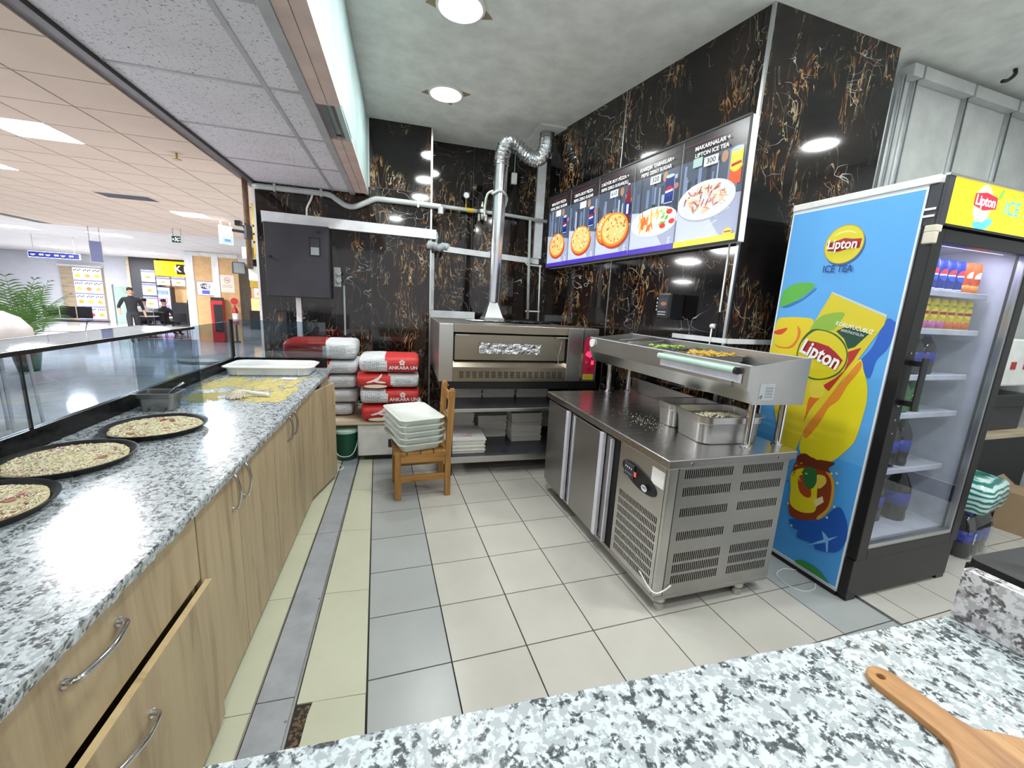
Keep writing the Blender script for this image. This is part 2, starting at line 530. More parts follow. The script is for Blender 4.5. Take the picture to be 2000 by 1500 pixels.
def perf(mb, x0, x1, z0, z1, y0, y1, blocks, mi=0, bar=0.45):
    """plate in the x-z plane with rows of upright slots; blocks = (bx0, bx1, bz0, bz1, n)"""
    zs = sorted({z0, z1} | {q[2] for q in blocks} | {q[3] for q in blocks})
    for za, zb in zip(zs, zs[1:]):
        act = sorted([q for q in blocks if q[2] <= za + 1e-6 and q[3] >= zb - 1e-6])
        x = x0
        for q in act:
            pitch = (q[1] - q[0]) / q[4]; w = pitch * bar
            mb.box(x, q[0] + w / 2, y0, y1, za, zb, mi)
            for i in range(1, q[4]):
                xc = q[0] + i * pitch; mb.box(xc - w / 2, xc + w / 2, y0, y1, za, zb, mi)
            x = q[1] - w / 2
        mb.box(x, x1, y0, y1, za, zb, mi)
    return mb

# ================================================================== the setting
# ---- kitchen floor: a raised platform with single tiles
fl = MB().prism([tuple(L(-0.79, -2.3)[:2]), (5.3, -2.4), (5.3, 3.95), tuple(L(-0.79, 3.95)[:2])], HALL_Z, -0.006)
floor = struct(fl.build('floor', 'grout'), 'tiled kitchen floor on a raised platform')
G = 0.003
def tile_src(w, d, mat):
    return MB().box(-w / 2 + G, w / 2 - G, -d / 2 + G, d / 2 - G, -0.012, 0.0).build('floor_tile', mat, floor)
srcs = {}
def put_tile(x0, x1, y0, y1, mat):
    k = (round(x1 - x0, 3), round(y1 - y0, 3), mat)
    loc = ((x0 + x1) / 2, (y0 + y1) / 2, 0)
    if k not in srcs:
        srcs[k] = tile_src(x1 - x0, y1 - y0, mat); srcs[k].location = loc
    else: share(srcs[k], 'floor_tile', floor, loc)
for j in range(-3, 11):
    y0, y1 = j * T, (j + 1) * T
    put_tile(0, T, y0, y1, 'tile_grey')
    for i in range(1, 6): put_tile(i * T, (i + 1) * T, y0, y1, 'tile_white')
    if y1 < 1.1:
        put_tile(6 * T, 2.183, y0, y1, 'tile_white'); put_tile(2.183, 2.53, y0, y1, 'tile_grey')
for j in range(-3, 4):
    y0 = -0.365 + j * T; y1 = y0 + T
    if y1 > 0.8: continue
    put_tile(2.55, 2.69, y0, y1, 'tile_white')
    for i in range(6): put_tile(2.69 + i * 0.343, 2.69 + (i + 1) * 0.343, y0, y1, 'tile_white')
def poly_tile(pts, mat):
    cx = sum(p[0] for p in pts) / len(pts); cy = sum(p[1] for p in pts) / len(pts)
    q = [(cx + (p[0] - cx) * 0.985, cy + (p[1] - cy) * 0.995) for p in pts]
    MB().prism(q, -0.012, 0.0).build('floor_tile', mat, floor)
us = [-1.2, -0.6, -0.01, 0.585, 1.17, 1.76, 2.34, 2.92, 3.40]
for a, bq in zip(us, us[1:]):
    poly_tile([tuple(L(-0.02, a)[:2]), tuple(L(0.098, a)[:2]), tuple(L(0.098, bq)[:2]), tuple(L(-0.02, bq)[:2])], 'tile_yellow')
    l0, l1 = L(0.245, a), L(0.245, bq)
    r0, r1 = (-0.003, l0.y - 0.02), (-0.003, l1.y - 0.02)
    if bq == -0.01:
        p = [tuple(L(0.245, a)[:2]), r0, r1, tuple(L(0.300, bq)[:2]), tuple(L(0.292, -0.06)[:2]), tuple(L(0.288, -0.16)[:2]), tuple(L(0.268, -0.30)[:2]), tuple(L(0.245, -0.34)[:2])]
    else:
        p = [tuple(l0[:2]), r0, r1, tuple(l1[:2])]
    poly_tile(p, 'tile_yellow')
# crumbling mortar in the broken corner beside the drain
mb = MB()
for k in range(150):
    u = rng.uniform(-0.33, -0.02); v = 0.245 + rng.uniform(0.004, 0.05) * min(1, (u + 0.36) / 0.1)
    p = L(v, u); r = rng.uniform(0.003, 0.009)
    mb.sphere((p.x, p.y, -0.008), r, 5, 3, sz=0.8)
o = mb.build('broken_mortar', 'rust', floor); o['kind'] = 'stuff'
# metal expansion joint by the drinks fridge
jt = MB().box(2.528, 2.540, -1.3, 0.75, -0.01, 0.002).box(2.544, 2.552, -1.3, 0.75, -0.01, 0.0015)
jt.build('expansion_joint', 'aluminium', floor)

# ---- drain channel along the cabinets
dr = thing('drain_channel', 'long grey steel drain cover set in the floor beside the oak cabinets', 'drain', L(0.17, 0, 0), LROT)
for a, bq in ((-1.1, 0.02), (0.024, 1.16), (1.164, 2.28), (2.284, 3.35)):
    box('cover_plate', -0.064, 0.062, a, bq, -0.010, 0.0015, 'drain_steel', dr, 0.001)
box('edge_strip', -0.072, -0.066, -1.1, 3.35, -0.012, 0.003, 'steel_dark', dr)
box('edge_strip', 0.064, 0.073, -1.1, 3.35, -0.012, 0.004, 'aluminium', dr)
for u in (-0.07, 0.55, 1.1, 1.7): MB().cyl((0.055, u, 0.001), (0.055, u, 0.003), 0.005, n=8).build('screw', 'steel_dark', dr)

# ---- back walls with black marble panels
PT = 0.012
def panel(parent, x0, x1, z0, z1, y, mat='marble_black'):
    o = MB().box(x0 - (x0 + x1) / 2, x1 - (x0 + x1) / 2, 0, PT, z0 - (z0 + z1) / 2, z1 - (z0 + z1) / 2).build('marble_panel', mat, parent)
    o.location = ((x0 + x1) / 2, y, (z0 + z1) / 2); return o
UA, UB = 3.41, 3.775
wa = MB().box(-0.775, 0.92, UA + PT, UB + 0.2, 0, ROOM_H).build('wall_back', 'white_paint', loc=L(0, 0, 0), rotz=LROT)
struct(wa, 'back wall clad in black marble panels with gold veins')
for q in ((-0.768, 0.300, 0.0, 2.596), (0.303, 0.925, 0.0, 2.596), (0.303, 0.925, 2.602, ROOM_H)): panel(wa, *q, UA)
pr_ = MB().box(0.92, 0.932, UA, UB + 0.02, 0, ROOM_H).build('marble_panel', 'marble_black', wa)
wb = MB().box(0.90, 2.75, UB + PT, UB + 0.15, 0, ROOM_H).build('wall_recess', 'white_paint', loc=L(0, 0, 0), rotz=LROT)
struct(wb, 'recessed wall of black marble behind the oven')
panel(wb, 0.93, 1.44, 0, ROOM_H, UB); panel(wb, 1.443, 2.75, 0, ROOM_H, UB)
# ---- right block carrying the menu board, and its end face
far = M(-2.31, 0)
wr = MB().prism([(2.233 + 0.013, 0.704 + 0.014), (3.317, 0.714), (3.317, far.y), (far.x + 0.013, far.y)], 0, ROOM_H).build('wall_right', 'white_paint')
struct(wr, 'angled wall of black marble panels carrying the menu board')
wrf = bpy.data.objects.new('panel_frame', None)
def mpanel(x0, x1, z0, z1):
    o = MB().box(x0 - (x0 + x1) / 2, x1 - (x0 + x1) / 2, 0, PT, z0 - (z0 + z1) / 2, z1 - (z0 + z1) / 2).build('marble_panel', 'marble_black', wr)
    p = M((x0 + x1) / 2, 0); o.location = (p.x, p.y, (z0 + z1) / 2); o.rotation_euler = (0, 0, WROT)
for x0, x1 in ((-2.31, -1.192), (-1.188, -0.066), (-0.062, 0.0)): mpanel(x0, x1, 0, ROOM_H)
panel(wr, 2.236, 3.317, 0, ROOM_H, 0.700)
bpy.data.objects.remove(wrf)
# ---- pale panel wall behind the drinks fridge
wp = MB().box(3.317, 5.3, 0.80, 0.90, 0, ROOM_H).build('wall_far', 'panel_grey')
struct(wp, 'wall of tall grey aluminium framed panels behind the drinks fridge')
xs = [3.48, 3.60, 4.18, 4.74, 5.30]
for x0, x1 in zip(xs, xs[1:]):
    box('wall_panel', x0 + 0.022, x1 - 0.022, 0.765, 0.80, 0, 3.13, 'panel_grey', wp, 0.003)
    box('head_box', x0 + 0.012, x1 - 0.012, 0.70, 0.80, 3.13, 3.205, 'panel_grey', wp, 0.004)
for x in xs[:-1]:
    MB().box(x - 0.030, x + 0.030, 0.755, 0.80, 0, 3.15).box(x - 0.017, x - 0.009, 0.74, 0.757, 0, 3.15).box(x + 0.009, x + 0.017, 0.74, 0.757, 0, 3.15).build('frame_profile', 'aluminium', wp)
box('frame_profile', 3.345, 3.395, 0.74, 0.80, 0, 3.05, 'aluminium', wp, 0.004)
we = MB().box(5.3, 5.4, -2.4, 0.9, 0, ROOM_H).build('wall_side', 'panel_grey'); struct(we, 'plain grey side wall')

# ---- aluminium edge trims
n = 0
def trim(mb, label, loc=(0, 0, 0), rotz=0.0, mat='aluminium'):
    global n
    n += 1
    o = mb.build('trim_%d' % n, mat, loc=loc, rotz=rotz); return struct(o, label)
trim(MB().box(0.922, 0.940, UA - 0.006, UA + 0.012, 0, ROOM_H), 'bright corner strip where the back wall turns into the recess', L(0, 0), LROT)
trim(MB().box(-0.79, -0.768, UA - 0.012, UA + 0.05, 0, 2.50), 'white edge strip at the hall end of the back wall', L(0, 0), LROT, 'white_paint')
trim(MB().box(-0.012, 0.006, -0.010, 0.008, 0, ROOM_H), 'bright corner strip beside the menu board', tuple(M(0, 0)), WROT)
trim(MB().box(-1.194, -1.186, -0.004, 0.004, 0, ROOM_H), 'thin seam strip behind the menu board', tuple(M(0, 0)), WROT)
trim(MB().box(-0.070, -0.060, -0.004, 0.004, 1.50, 1.95), 'short white seam strip under the menu board', tuple(M(0, 0)), WROT, 'white_paint')
trim(MB().box(-0.42, 0.012, -0.014, 0.0, 1.298, 1.330), 'white ledge on the menu wall behind the topping rail', tuple(M(0, 0)), WROT, 'trunking_white')
trim(MB().box(2.24, 3.20, 0.682, 0.700, 1.298, 1.330), 'white ledge round the wall corner behind the drinks fridge', (0, 0, 0), 0, 'trunking_white')

# ---- ceilings
cl = MB().prism([tuple(L(0.285, -2.4)[:2]), (5.4, -2.4), (5.4, 3.95), tuple(L(0.285, 3.95)[:2])], ROOM_H, ROOM_H + 0.06).build('ceiling', 'ceiling_paint')
struct(cl, 'plain grey painted kitchen ceiling')
so = MB().box(-0.775, 0.285, -2.4, UA, SOF_H + 0.03, SOF_H + 0.06).box(0.255, 0.287, -2.4, UA, SOF_H, ROOM_H).build('ceiling_soffit', 'header_paint', loc=L(0, 0), rotz=LROT)
struct(so, 'lowered tile ceiling over the counter with a pale header')
cu = [-2.275, -1.57, -0.865, -0.16, 0.541, 1.246, 1.953, 2.660, UA]
s1 = MB().box(-0.345, 0.345, -0.346, 0.346, 0, 0.018).build('ceiling_tile', 'acoustic', so); first = True
for a, bq in zip(cu, cu[1:]):
    if bq == UA:
        box('ceiling_tile', -0.756, -0.068, a + 0.006, bq - 0.004, SOF_H + 0.004, SOF_H + 0.022, 'acoustic', so)
    elif first: s1.location = (-0.412, (a + bq) / 2, SOF_H + 0.004); first = False
    else: share(s1, 'ceiling_tile', so, (-0.412, (a + bq) / 2, SOF_H + 0.004))
    box('ceiling_tile', -0.056, 0.112, a + 0.006, bq - 0.006, SOF_H + 0.004, SOF_H + 0.022, 'acoustic', so)
    box('grid_bar', -0.765, 0.115, a - 0.011, a + 0.011, SOF_H, SOF_H + 0.01, 'grid_grey', so)
box('grid_bar', -0.074, -0.050, -2.4, UA, SOF_H - 0.002, SOF_H + 0.01, 'grid_grey', so)
box('grid_bar', 0.108, 0.158, -2.4, UA, SOF_H - 0.012, SOF_H + 0.02, 'grid_grey', so)
box('edge_trim', -0.80, -0.757, -2.4, UA + 0.02, SOF_H - 0.02, SOF_H + 0.10, 'black_metal', so)
plain('tape_pink', '#d2beb4', 0.7)
for a, bq in ((-2.4, 1.32), (1.86, 3.34)):
    box('header_board', 0.160, 0.222, a, bq, SOF_H - 0.006, SOF_H + 0.02, 'tape_pink', so)
    box('header_board', 0.225, 0.290, a, bq, SOF_H - 0.004, SOF_H + 0.02, 'tape_pink', so)
box('header_board', 0.160, 0.200, 1.32, 1.86, SOF_H + 0.002, SOF_H + 0.02, 'aluminium', so)
box('header_board', 0.230, 0.288, 1.32, 1.86, SOF_H + 0.012, SOF_H + 0.03, 'steel_dark', so)

# ---- hall shell
HM = 0.47
hc = MB().prism([tuple(L(-0.80, -3)[:2]), tuple(L(-0.80, UB + 0.2)[:2]), (2.0, 26), (-20, 26), (-20, -3)], HALL_H + 0.012, HALL_H + 0.08).build('ceiling_hall', 'grout_hall')
struct(hc, 'pale tiled ceiling of the hall')
LIGHT_CELLS = {(0, 0), (1, 8), (-2, 8), (3, 3)}
hs = None
for i in range(-2, 10):
    for j in range(-4, 15):
        v1 = -1.96 - HM * i; u0 = 2.77 + HM * j
        if v1 > -0.83 or (i, j) in LIGHT_CELLS: continue
        p = L(v1 - HM / 2, u0 + HM / 2)
        if hs is None:
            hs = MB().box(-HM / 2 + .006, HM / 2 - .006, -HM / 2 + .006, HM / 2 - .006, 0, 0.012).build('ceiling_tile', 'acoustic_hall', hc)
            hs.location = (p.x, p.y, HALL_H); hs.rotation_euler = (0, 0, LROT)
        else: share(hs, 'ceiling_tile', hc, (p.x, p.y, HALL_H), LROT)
mb = MB()
for i in range(-16, 20):
    for j in range(-2, 26):
        u0 = 9.85 + 0.6 * j; v0 = -1.0 - 0.9 * i
        if u0 < 9.84 and v0 > -6.2: continue
        if i >= 13 and j > 18: continue
        mb.box(v0 - 0.892, v0, u0, u0 + 0.592, HALL_H, HALL_H + 0.01)
o = mb.build('far_ceiling_tiles', 'acoustic_far', hc); o['kind'] = 'stuff'
o.location = L(0, 0); o.rotation_euler = (0, 0, LROT)
hf = MB().prism([tuple(L(-0.79, -3)[:2]), tuple(L(-0.79, 4.0)[:2]), (2.0, 26), (-20, 26), (-20, -3)], HALL_Z - 0.05, HALL_Z - 0.004).build('floor_hall', 'grout_hall')
struct(hf, 'polished grey tiled floor of the hall')
hs = None
FM = 0.9
for i in range(0, 9):
    for j in range(-1, 13):
        p = L(-0.80 - FM * (i + 0.5), -0.5 + FM * (j + 0.5))
        if hs is None:
            hs = MB().box(-FM / 2 + .002, FM / 2 - .002, -FM / 2 + .002, FM / 2 - .002, -0.01, 0).build('floor_tile', 'tile_hall', hf)
            hs.location = (p.x, p.y, HALL_Z); hs.rotation_euler = (0, 0, LROT)
        else: share(hs, 'floor_tile', hf, (p.x, p.y, HALL_Z), LROT)
mb = MB()
for i in range(-14, 22):
    for j in range(-1, 28):
        v0 = -0.80 - FM * i; u0 = -0.5 + FM * j
        if 0 <= i < 9 and -1 <= j < 13: continue
        if v0 > -0.8 and u0 < 4.0: continue
        mb.box(v0 - FM + .002, v0 - .002, u0 + .002, u0 + FM - .002, HALL_Z - 0.01, HALL_Z)
o = mb.build('far_floor_tiles', 'tile_hall', hf); o['kind'] = 'stuff'
o.location = L(0, 0); o.rotation_euler = (0, 0, LROT)

# ================================================================== counter along the hall
from mathutils import noise as mnoise
CT = 0.84                                     # top of the granite
def bow_handle(parent, p0, p1, out, mat='chrome', r=0.006, name='handle'):
    p0, p1 = Vector(p0), Vector(p1); o = Vector(out)
    pts = [p0, p0 + o * 0.55 + (p1 - p0) * 0.02, p0 + (p1 - p0) * 0.18 + o * 0.8, p0 + (p1 - p0) * 0.5 + o, p0 + (p1 - p0) * 0.82 + o * 0.8, p1 + o * 0.55 - (p1 - p0) * 0.02, p1]
    mb = MB().tube(smooth_path(pts, 4), r, 8)
    for q in (p0, p1): mb.cyl(q - o * 0.02, q + o * 0.12, r * 1.7, n=10)
    return mb.build(name, mat, parent, smooth=True, auto=0.8)
plain('cabinet_void', '#15120f', 0.9)
def carcass(parent, a, bq, open_front=False):
    mb = MB()
    mb.box(-0.70, -0.020, a + 0.002, a + 0.018, 0.0, 0.80).box(-0.70, -0.020, bq - 0.018, bq - 0.002, 0.0, 0.80)
    mb.box(-0.70, -0.684, a + 0.018, bq - 0.018, 0.0, 0.80).box(-0.684, -0.020, a + 0.018, bq - 0.018, 0.02, 0.04).box(-0.684, -0.020, a + 0.018, bq - 0.018, 0.785, 0.80)
    mb.box(-0.06, -0.045, a + 0.018, bq - 0.018, 0.0, 0.02)
    return mb.build('body', 'oak_laminate', parent)
GC = 'oak cabinets under the granite counter'
c1 = thing('drawer_cabinet', 'oak cabinet with two wide drawers at the near end of the counter', 'cabinet', L(0, 0), LROT, GC)
carcass(c1, -0.99, -0.032)
d = box('drawer', -0.018, 0.0, -0.985, -0.034, 0.572, 0.797, 'oak_laminate', c1, 0.0015)
bow_handle(d, (0.0, -0.56, 0.735), (0.0, -0.405, 0.735), (0.034, 0, 0), 'chrome', 0.007)
d = box('drawer', 0.008, 0.026, -0.985, -0.022, 0.03, 0.560, 'oak_laminate', c1, 0.0015)
box('top_edge', 0.008, 0.026, -0.985, -0.022, 0.560, 0.5615, 'oak_edge', d)
bow_handle(d, (0.026, -0.56, 0.49), (0.026, -0.385, 0.455), (0.034, 0, 0), 'chrome', 0.007)
c2 = thing('door_cabinet', 'oak cabinet with two closed doors beside the drawer cabinet', 'cabinet', L(0, 0), LROT, GC)
carcass(c2, -0.028, 0.787)
for a, bq, hu in ((-0.027, 0.302, 0.248), (0.306, 0.785, 0.362)):
    d = box('door', -0.018, 0.0, a, bq, 0.03, 0.797, 'oak_laminate', c2, 0.0015)
    bow_handle(d, (0.0, hu, 0.665), (0.0, hu, 0.800), (0.030, 0, 0), 'chrome', 0.006)
c3 = thing('door_cabinet', 'oak cabinet with two closed doors between the other door cabinet and the open door', 'cabinet', L(0, 0), LROT, GC)
carcass(c3, 0.791, 1.602)
for a, bq, hu in ((0.793, 1.100, 1.042), (1.104, 1.600, 1.150)):
    d = box('door', -0.018, 0.0, a, bq, 0.03, 0.797, 'oak_laminate', c3, 0.0015)
    bow_handle(d, (0.0, hu, 0.665), (0.0, hu, 0.800), (0.030, 0, 0), 'steel_dark', 0.006)
c4 = thing('door_cabinet', 'oak cabinet with its door standing ajar at the far end of the counter', 'cabinet', L(0, 0), LROT, GC)
carcass(c4, 1.606, 2.40)
box('filler_panel', -0.018, 0.0, 2.06, 2.398, 0.03, 0.797, 'oak_laminate', c4, 0.0015)
d = box('door', -0.018, 0.0, 0.0, 0.43, 0.03, 0.797, 'oak_laminate', c4, 0.0015, loc=(0.0, 1.612, 0), rotz=-0.25)
box('handle', 0.0, 0.012, 0.395, 0.405, 0.62, 0.74, 'oak_edge', d, 0.002)

wt = MB()
prof_n = 180
us_ = [-1.25 + i * (2.465 + 1.25) / prof_n for i in range(prof_n + 1)]
front = [(0.021 + rng.uniform(-0.0018, 0.0018), u) for u in us_]
low = [(0.018 + rng.uniform(-0.003, 0.002), u) for u in us_]
vs = [(-0.79, u, CT) for u in us_] + [(f[0], f[1], CT) for f in front] + [(f[0] + 0.002, f[1], CT - 0.006) for f in front] + [(f[0], f[1], CT - 0.035 + rng.uniform(-0.001, 0.002)) for f in low] + [(-0.79, u, CT - 0.035) for u in us_]
K = prof_n + 1
fs = []
for r in range(5):
    s = (r + 1) % 5
    for i in range(prof_n): fs.append((r * K + i, s * K + i, s * K + i + 1, r * K + i + 1))
fs += [(0, 4 * K, 3 * K, 2 * K, K), (K - 1, 2 * K - 1, 3 * K - 1, 4 * K - 1, 5 * K - 1)]
fs = [tuple(reversed(f)) for f in fs]
wt.add(vs, fs)
tag(wt.build('granite_worktop', 'granite', loc=L(0, 0), rotz=LROT), 'long speckled granite worktop on the oak cabinets by the hall', 'worktop')

# ---- glass guard standing on the hall side of the worktop
g = thing('glass_guard', 'glass sneeze guard on a black stone rail along the hall side of the granite counter', 'glass guard', L(0, 0), LROT)
box('base_rail', -0.765, -0.735, -1.2, 2.53, CT, 0.918, 'granite_dark', g, 0.002)
box('base_rail', -0.735, -0.022, 2.505, 2.53, CT, 0.918, 'granite_dark', g, 0.002)
for a, bq in ((-1.2, -0.10), (-0.092, 0.518), (0.526, 1.165), (1.175, 1.845)): box('pane', -0.754, -0.746, a, bq, 0.918, 1.205, 'glass_tint', g)
box('pane', -0.754, -0.746, 1.855, 2.508, 0.918, 1.222, 'glass_tint', g)
box('pane', -0.735, -0.445, 1.166, 1.174, CT, 1.204, 'glass_tint', g)
box('pane', -0.735, -0.026, 2.514, 2.522, 0.918, 1.236, 'glass_tint', g)
box('shelf', -1.045, -0.742, -1.2, 1.85, 1.206, 1.216, 'glass_shelf', g)
box('shelf_edge', -0.742, -0.736, -1.2, 1.85, 1.202, 1.219, 'black_plastic', g)
box('shelf_edge', -1.050, -1.045, -1.2, 1.85, 1.205, 1.217, 'black_plastic', g)
box('post', -0.762, -0.740, 2.505, 2.527, 0.918, 1.236, 'black_metal', g)
for u in (-0.096, 0.522): box('seam', -0.756, -0.744, u - 0.002, u + 0.002, 0.918, 1.205, 'black_plastic', g)

# ---- pans of unbaked pizza
m, nt, b = new_mat('pizza_top'); setp(b, '#dccf9f', 0.6)
v = coords(nt)
r = ramp(nt, [(0.0, '#e0d5ab'), (0.60, '#dccd99'), (0.68, '#c06a40'), (0.80, '#8e2f1b')]); nt.links.new(noise(nt, v, 13, 5, 0.7, 0.6), r.inputs[0])
nt.links.new(r.outputs[0], b.inputs['Base Color']); bump(nt, b, noise(nt, v, 90, 4, 0.7), 0.5, 0.004)
plain('cheese', '#ece4c4', 0.55); plain('dough', '#e5dcc2', 0.7); plain('sauce', '#a8432a', 0.4)
PANS = (((-0.445, 0.715), 'farthest of the three', 1.0), ((-0.530, 0.336), 'middle one of the three', 1.0), ((-0.530, -0.042), 'nearest of the three', 0.98))
pan_src = None
for k, ((v_, u_), which, sc_) in enumerate(PANS):
    loc = L(v_, u_, CT)
    p = thing('pizza_pan', 'black round pizza pan on the granite counter, ' + which, 'pan', loc, 0.3 * k, 'black pizza pans on the counter')
    prof = [(0.0001, 0.0), (0.160, 0.0), (0.181, 0.024), (0.187, 0.026), (0.187, 0.029), (0.178, 0.027), (0.157, 0.004), (0.0001, 0.004)]
    if pan_src is None: pan_src = MB().lathe(prof, 48).build('dish', 'black_pan', p, smooth=True, auto=0.7)
    else: share(pan_src, 'dish', p, (0, 0, 0))
    z = thing('pizza', 'unbaked cheese pizza in the black pan, ' + which, 'pizza', (loc.x, loc.y, CT + 0.0042), 1.1 * k, 'unbaked pizzas in black pans')
    lp = []
    for rr, zz in ((0.150, 0.0), (0.163, 0.009), (0.162, 0.015), (0.150, 0.013), (0.10, 0.014), (0.05, 0.015), (0.001, 0.015)):
        lp.append([(rr * (1 + 0.02 * math.sin(5 * a + k) * (rr > .14) + 0.012 * math.sin(9 * a)) * math.cos(a), rr * (1 + 0.02 * math.sin(5 * a + k) * (rr > .14) + 0.012 * math.sin(9 * a)) * math.sin(a), zz) for a in [2 * math.pi * j / 48 for j in range(48)]])
    MB().loops(lp).build('dough', 'pizza_top', z, smooth=True)
    mb = MB()
    for q in range(1500):
        rr = 0.155 * math.sqrt(rng.random()); a = rng.uniform(0, 6.283)
        x, y = rr * math.cos(a), rr * math.sin(a)
        if mnoise.noise(Vector((x * 16, y * 16, k * 3.1))) > 0.34: continue
        ln = rng.uniform(0.004, 0.010); w = 0.0016; t = rng.uniform(0, 3.14); zz = 0.0145 + rng.uniform(0, 0.004)
        dx, dy = math.cos(t) * ln, math.sin(t) * ln; ex, ey = -math.sin(t) * w, math.cos(t) * w
        mb.add([(x - dx - ex, y - dy - ey, zz), (x + dx - ex, y + dy - ey, zz), (x + dx + ex, y + dy + ey, zz), (x - dx + ex, y - dy + ey, zz), (x, y, zz + 0.003)], [(0, 1, 4), (1, 2, 4), (2, 3, 4), (3, 0, 4)])
    o = mb.build('grated_cheese', 'cheese', z); o['kind'] = 'stuff'
    mb = MB()
    for q in range(46):
        a = rng.uniform(0, 6.283); rr = 0.155 * math.sqrt(rng.uniform(0.12, 1.0)); r0 = rng.uniform(0.003, 0.010) if q > 4 else rng.uniform(0.012, 0.02)
        x, y = rr * math.cos(a), rr * math.sin(a)
        mb.add([(x + r0 * (0.7 + 0.6 * rng.random()) * math.cos(t), y + r0 * (0.7 + 0.6 * rng.random()) * math.sin(t), 0.0166 + 0.00003 * q) for t in [6.283 * j / 9 for j in range(9)]], [tuple(range(9))])
    o = mb.build('sauce_patches', 'sauce', z); o['kind'] = 'stuff'

# ---- gastronorm tubs: shared shape
def gn_pan(parent, hx, hy, h, mat='steel', rim=0.012, name='bowl', r=0.03):
    lp = [rloop(hx - 0.018, hy - 0.018, r, 0.0), rloop(hx - 0.014, hy - 0.014, r, 0.004), rloop(hx - 0.006, hy - 0.006, r, h * 0.72), rloop(hx, hy, r, h * 0.76), rloop(hx, hy, r, h - 0.004),
          rloop(hx + rim, hy + rim, r, h), rloop(hx + rim, hy + rim, r, h + 0.0025), rloop(hx - 0.002, hy - 0.002, r, h + 0.001), rloop(hx - 0.003, hy - 0.003, r, h * 0.76), rloop(hx - 0.009, hy - 0.009, r, h * 0.72), rloop(hx - 0.018, hy - 0.018, r, 0.005), rloop(hx - 0.03, hy - 0.03, r * 0.8, 0.0035)]
    return MB().loops(lp).build(name, mat, parent, smooth=True, auto=0.7)
t = thing('steel_tub', 'small dark steel tub on the granite counter against the glass divider', 'tub', L(-0.605, 1.090, CT), LROT)
gn_pan(t, 0.085, 0.058, 0.095, 'steel_dark', r=0.02)
ld = thing('ladle', 'steel ladle leaning in the small tub on the counter', 'ladle', L(-0.605, 1.095, CT + 0.006), LROT)
MB().tube([(0.0, 0.0, 0.018), (0.03, 0.0, 0.07), (0.075, 0.01, 0.115), (0.105, 0.015, 0.135)], [0.004, 0.004, 0.006, 0.007], 8).build('handle', 'chrome', ld, smooth=True)
MB().lathe([(0.0001, 0.0), (0.018, 0.004), (0.026, 0.016), (0.025, 0.0165), (0.017, 0.006), (0.0001, 0.002)], 16).build('cup', 'chrome', ld, smooth=True)
# ---- lidded dough tray
t = thing('dough_box', 'large white plastic dough tray with a lid at the far end of the granite counter', 'tray', L(-0.372, 2.225, CT), LROT)
lp = [rloop(0.272, 0.145, 0.05, 0.0), rloop(0.282, 0.155, 0.05, 0.006), rloop(0.292, 0.165, 0.055, 0.062), rloop(0.286, 0.159, 0.055, 0.0621)]
MB().loops(lp).build('tub', 'white_plastic', t, smooth=True, auto=0.7)
lp = [rloop(0.312, 0.180, 0.075, 0.0605, 8), rloop(0.318, 0.186, 0.075, 0.064, 8), rloop(0.318, 0.186, 0.075, 0.070, 8), rloop(0.300, 0.168, 0.07, 0.078, 8), rloop(0.285, 0.155, 0.06, 0.0785, 8), rloop(0.280, 0.150, 0.06, 0.076, 8)]
MB().loops(lp).build('lid', 'white_plastic', t, smooth=True, auto=0.7)
for x in (-0.20, 0.215): MB().box(x - 0.004, x + 0.004, -0.167, -0.158, 0.005, 0.055).build('rib', 'white_plastic', t)
# ---- brush and scraper lying in cornmeal
t = thing('bench_brush', 'white bristled bench brush lying in the yellow cornmeal', 'brush', L(-0.335, 1.30, CT + 0.002), LROT)
mb = MB()
for q in range(190):
    a = rng.uniform(-1.35, 1.35); e = rng.uniform(0.25, 1.0)
    p0 = Vector((rng.uniform(-.010, .010), 0.07 + rng.uniform(-.010, .010), 0.040))
    p1 = Vector((0.070 * e * math.sin(a), 0.07 - 0.095 * e * math.cos(a), 0.003 + 0.028 * (1 - e)))
    mid = (p0 + p1) * 0.5 + Vector((0, 0, 0.010))
    mb.tube([p0, mid, p1], [0.0035, 0.0030, 0.0022], 4)
o = mb.build('bristles', 'cream', t); o['kind'] = 'stuff'
MB().tube(smooth_path([(0.0, 0.075, 0.03), (0.03, 0.085, 0.026), (0.09, 0.075, 0.017), (0.165, 0.055, 0.013)], 4), 0.0125, 8).build('handle', 'white_plastic', t, smooth=True)
box('ferrule', -0.018, 0.02, 0.055, 0.09, 0.018, 0.042, 'white_plastic', t, 0.006)
tag(box('dough_scraper', -0.055, 0.055, -0.035, 0.035, 0, 0.004, 'white_plastic', None, 0.0015, loc=L(-0.195, 1.945, CT + 0.002), rotz=LROT - 0.1), 'flat white dough scraper lying before the white dough tray', 'scraper')
plain('cornmeal', '#cfc076', 0.9, var=0.1, vscale=30)
mb = MB(); S = 0.009
for i in range(72):
    for j in range(96):
        v_ = -0.70 + i * S; u_ = 1.22 + j * S
        nn = mnoise.noise(Vector((v_ * 7, u_ * 5, 0.3))) * 0.6 + mnoise.noise(Vector((v_ * 24, u_ * 17, 5))) * 0.35 + mnoise.noise(Vector((v_ * 90, u_ * 80, 2))) * 0.3
        e = min(1, min(v_ + 0.69, -0.03 - v_) / 0.12, min(u_ - 1.22, 2.06 - u_) / 0.16)
        if nn + 0.38 * e - 0.12 < 0.09 or v_ < -0.725: continue
        z = 0.0006 + 0.0016 * max(0, nn)
        mb.add([(v_ + rng.uniform(-.003, .003), u_ + rng.uniform(-.003, .003), z), (v_ + S, u_ + rng.uniform(-.003, .003), z), (v_ + S + rng.uniform(-.003, .003), u_ + S, z), (v_, u_ + S, z)], [(0, 1, 2, 3)])
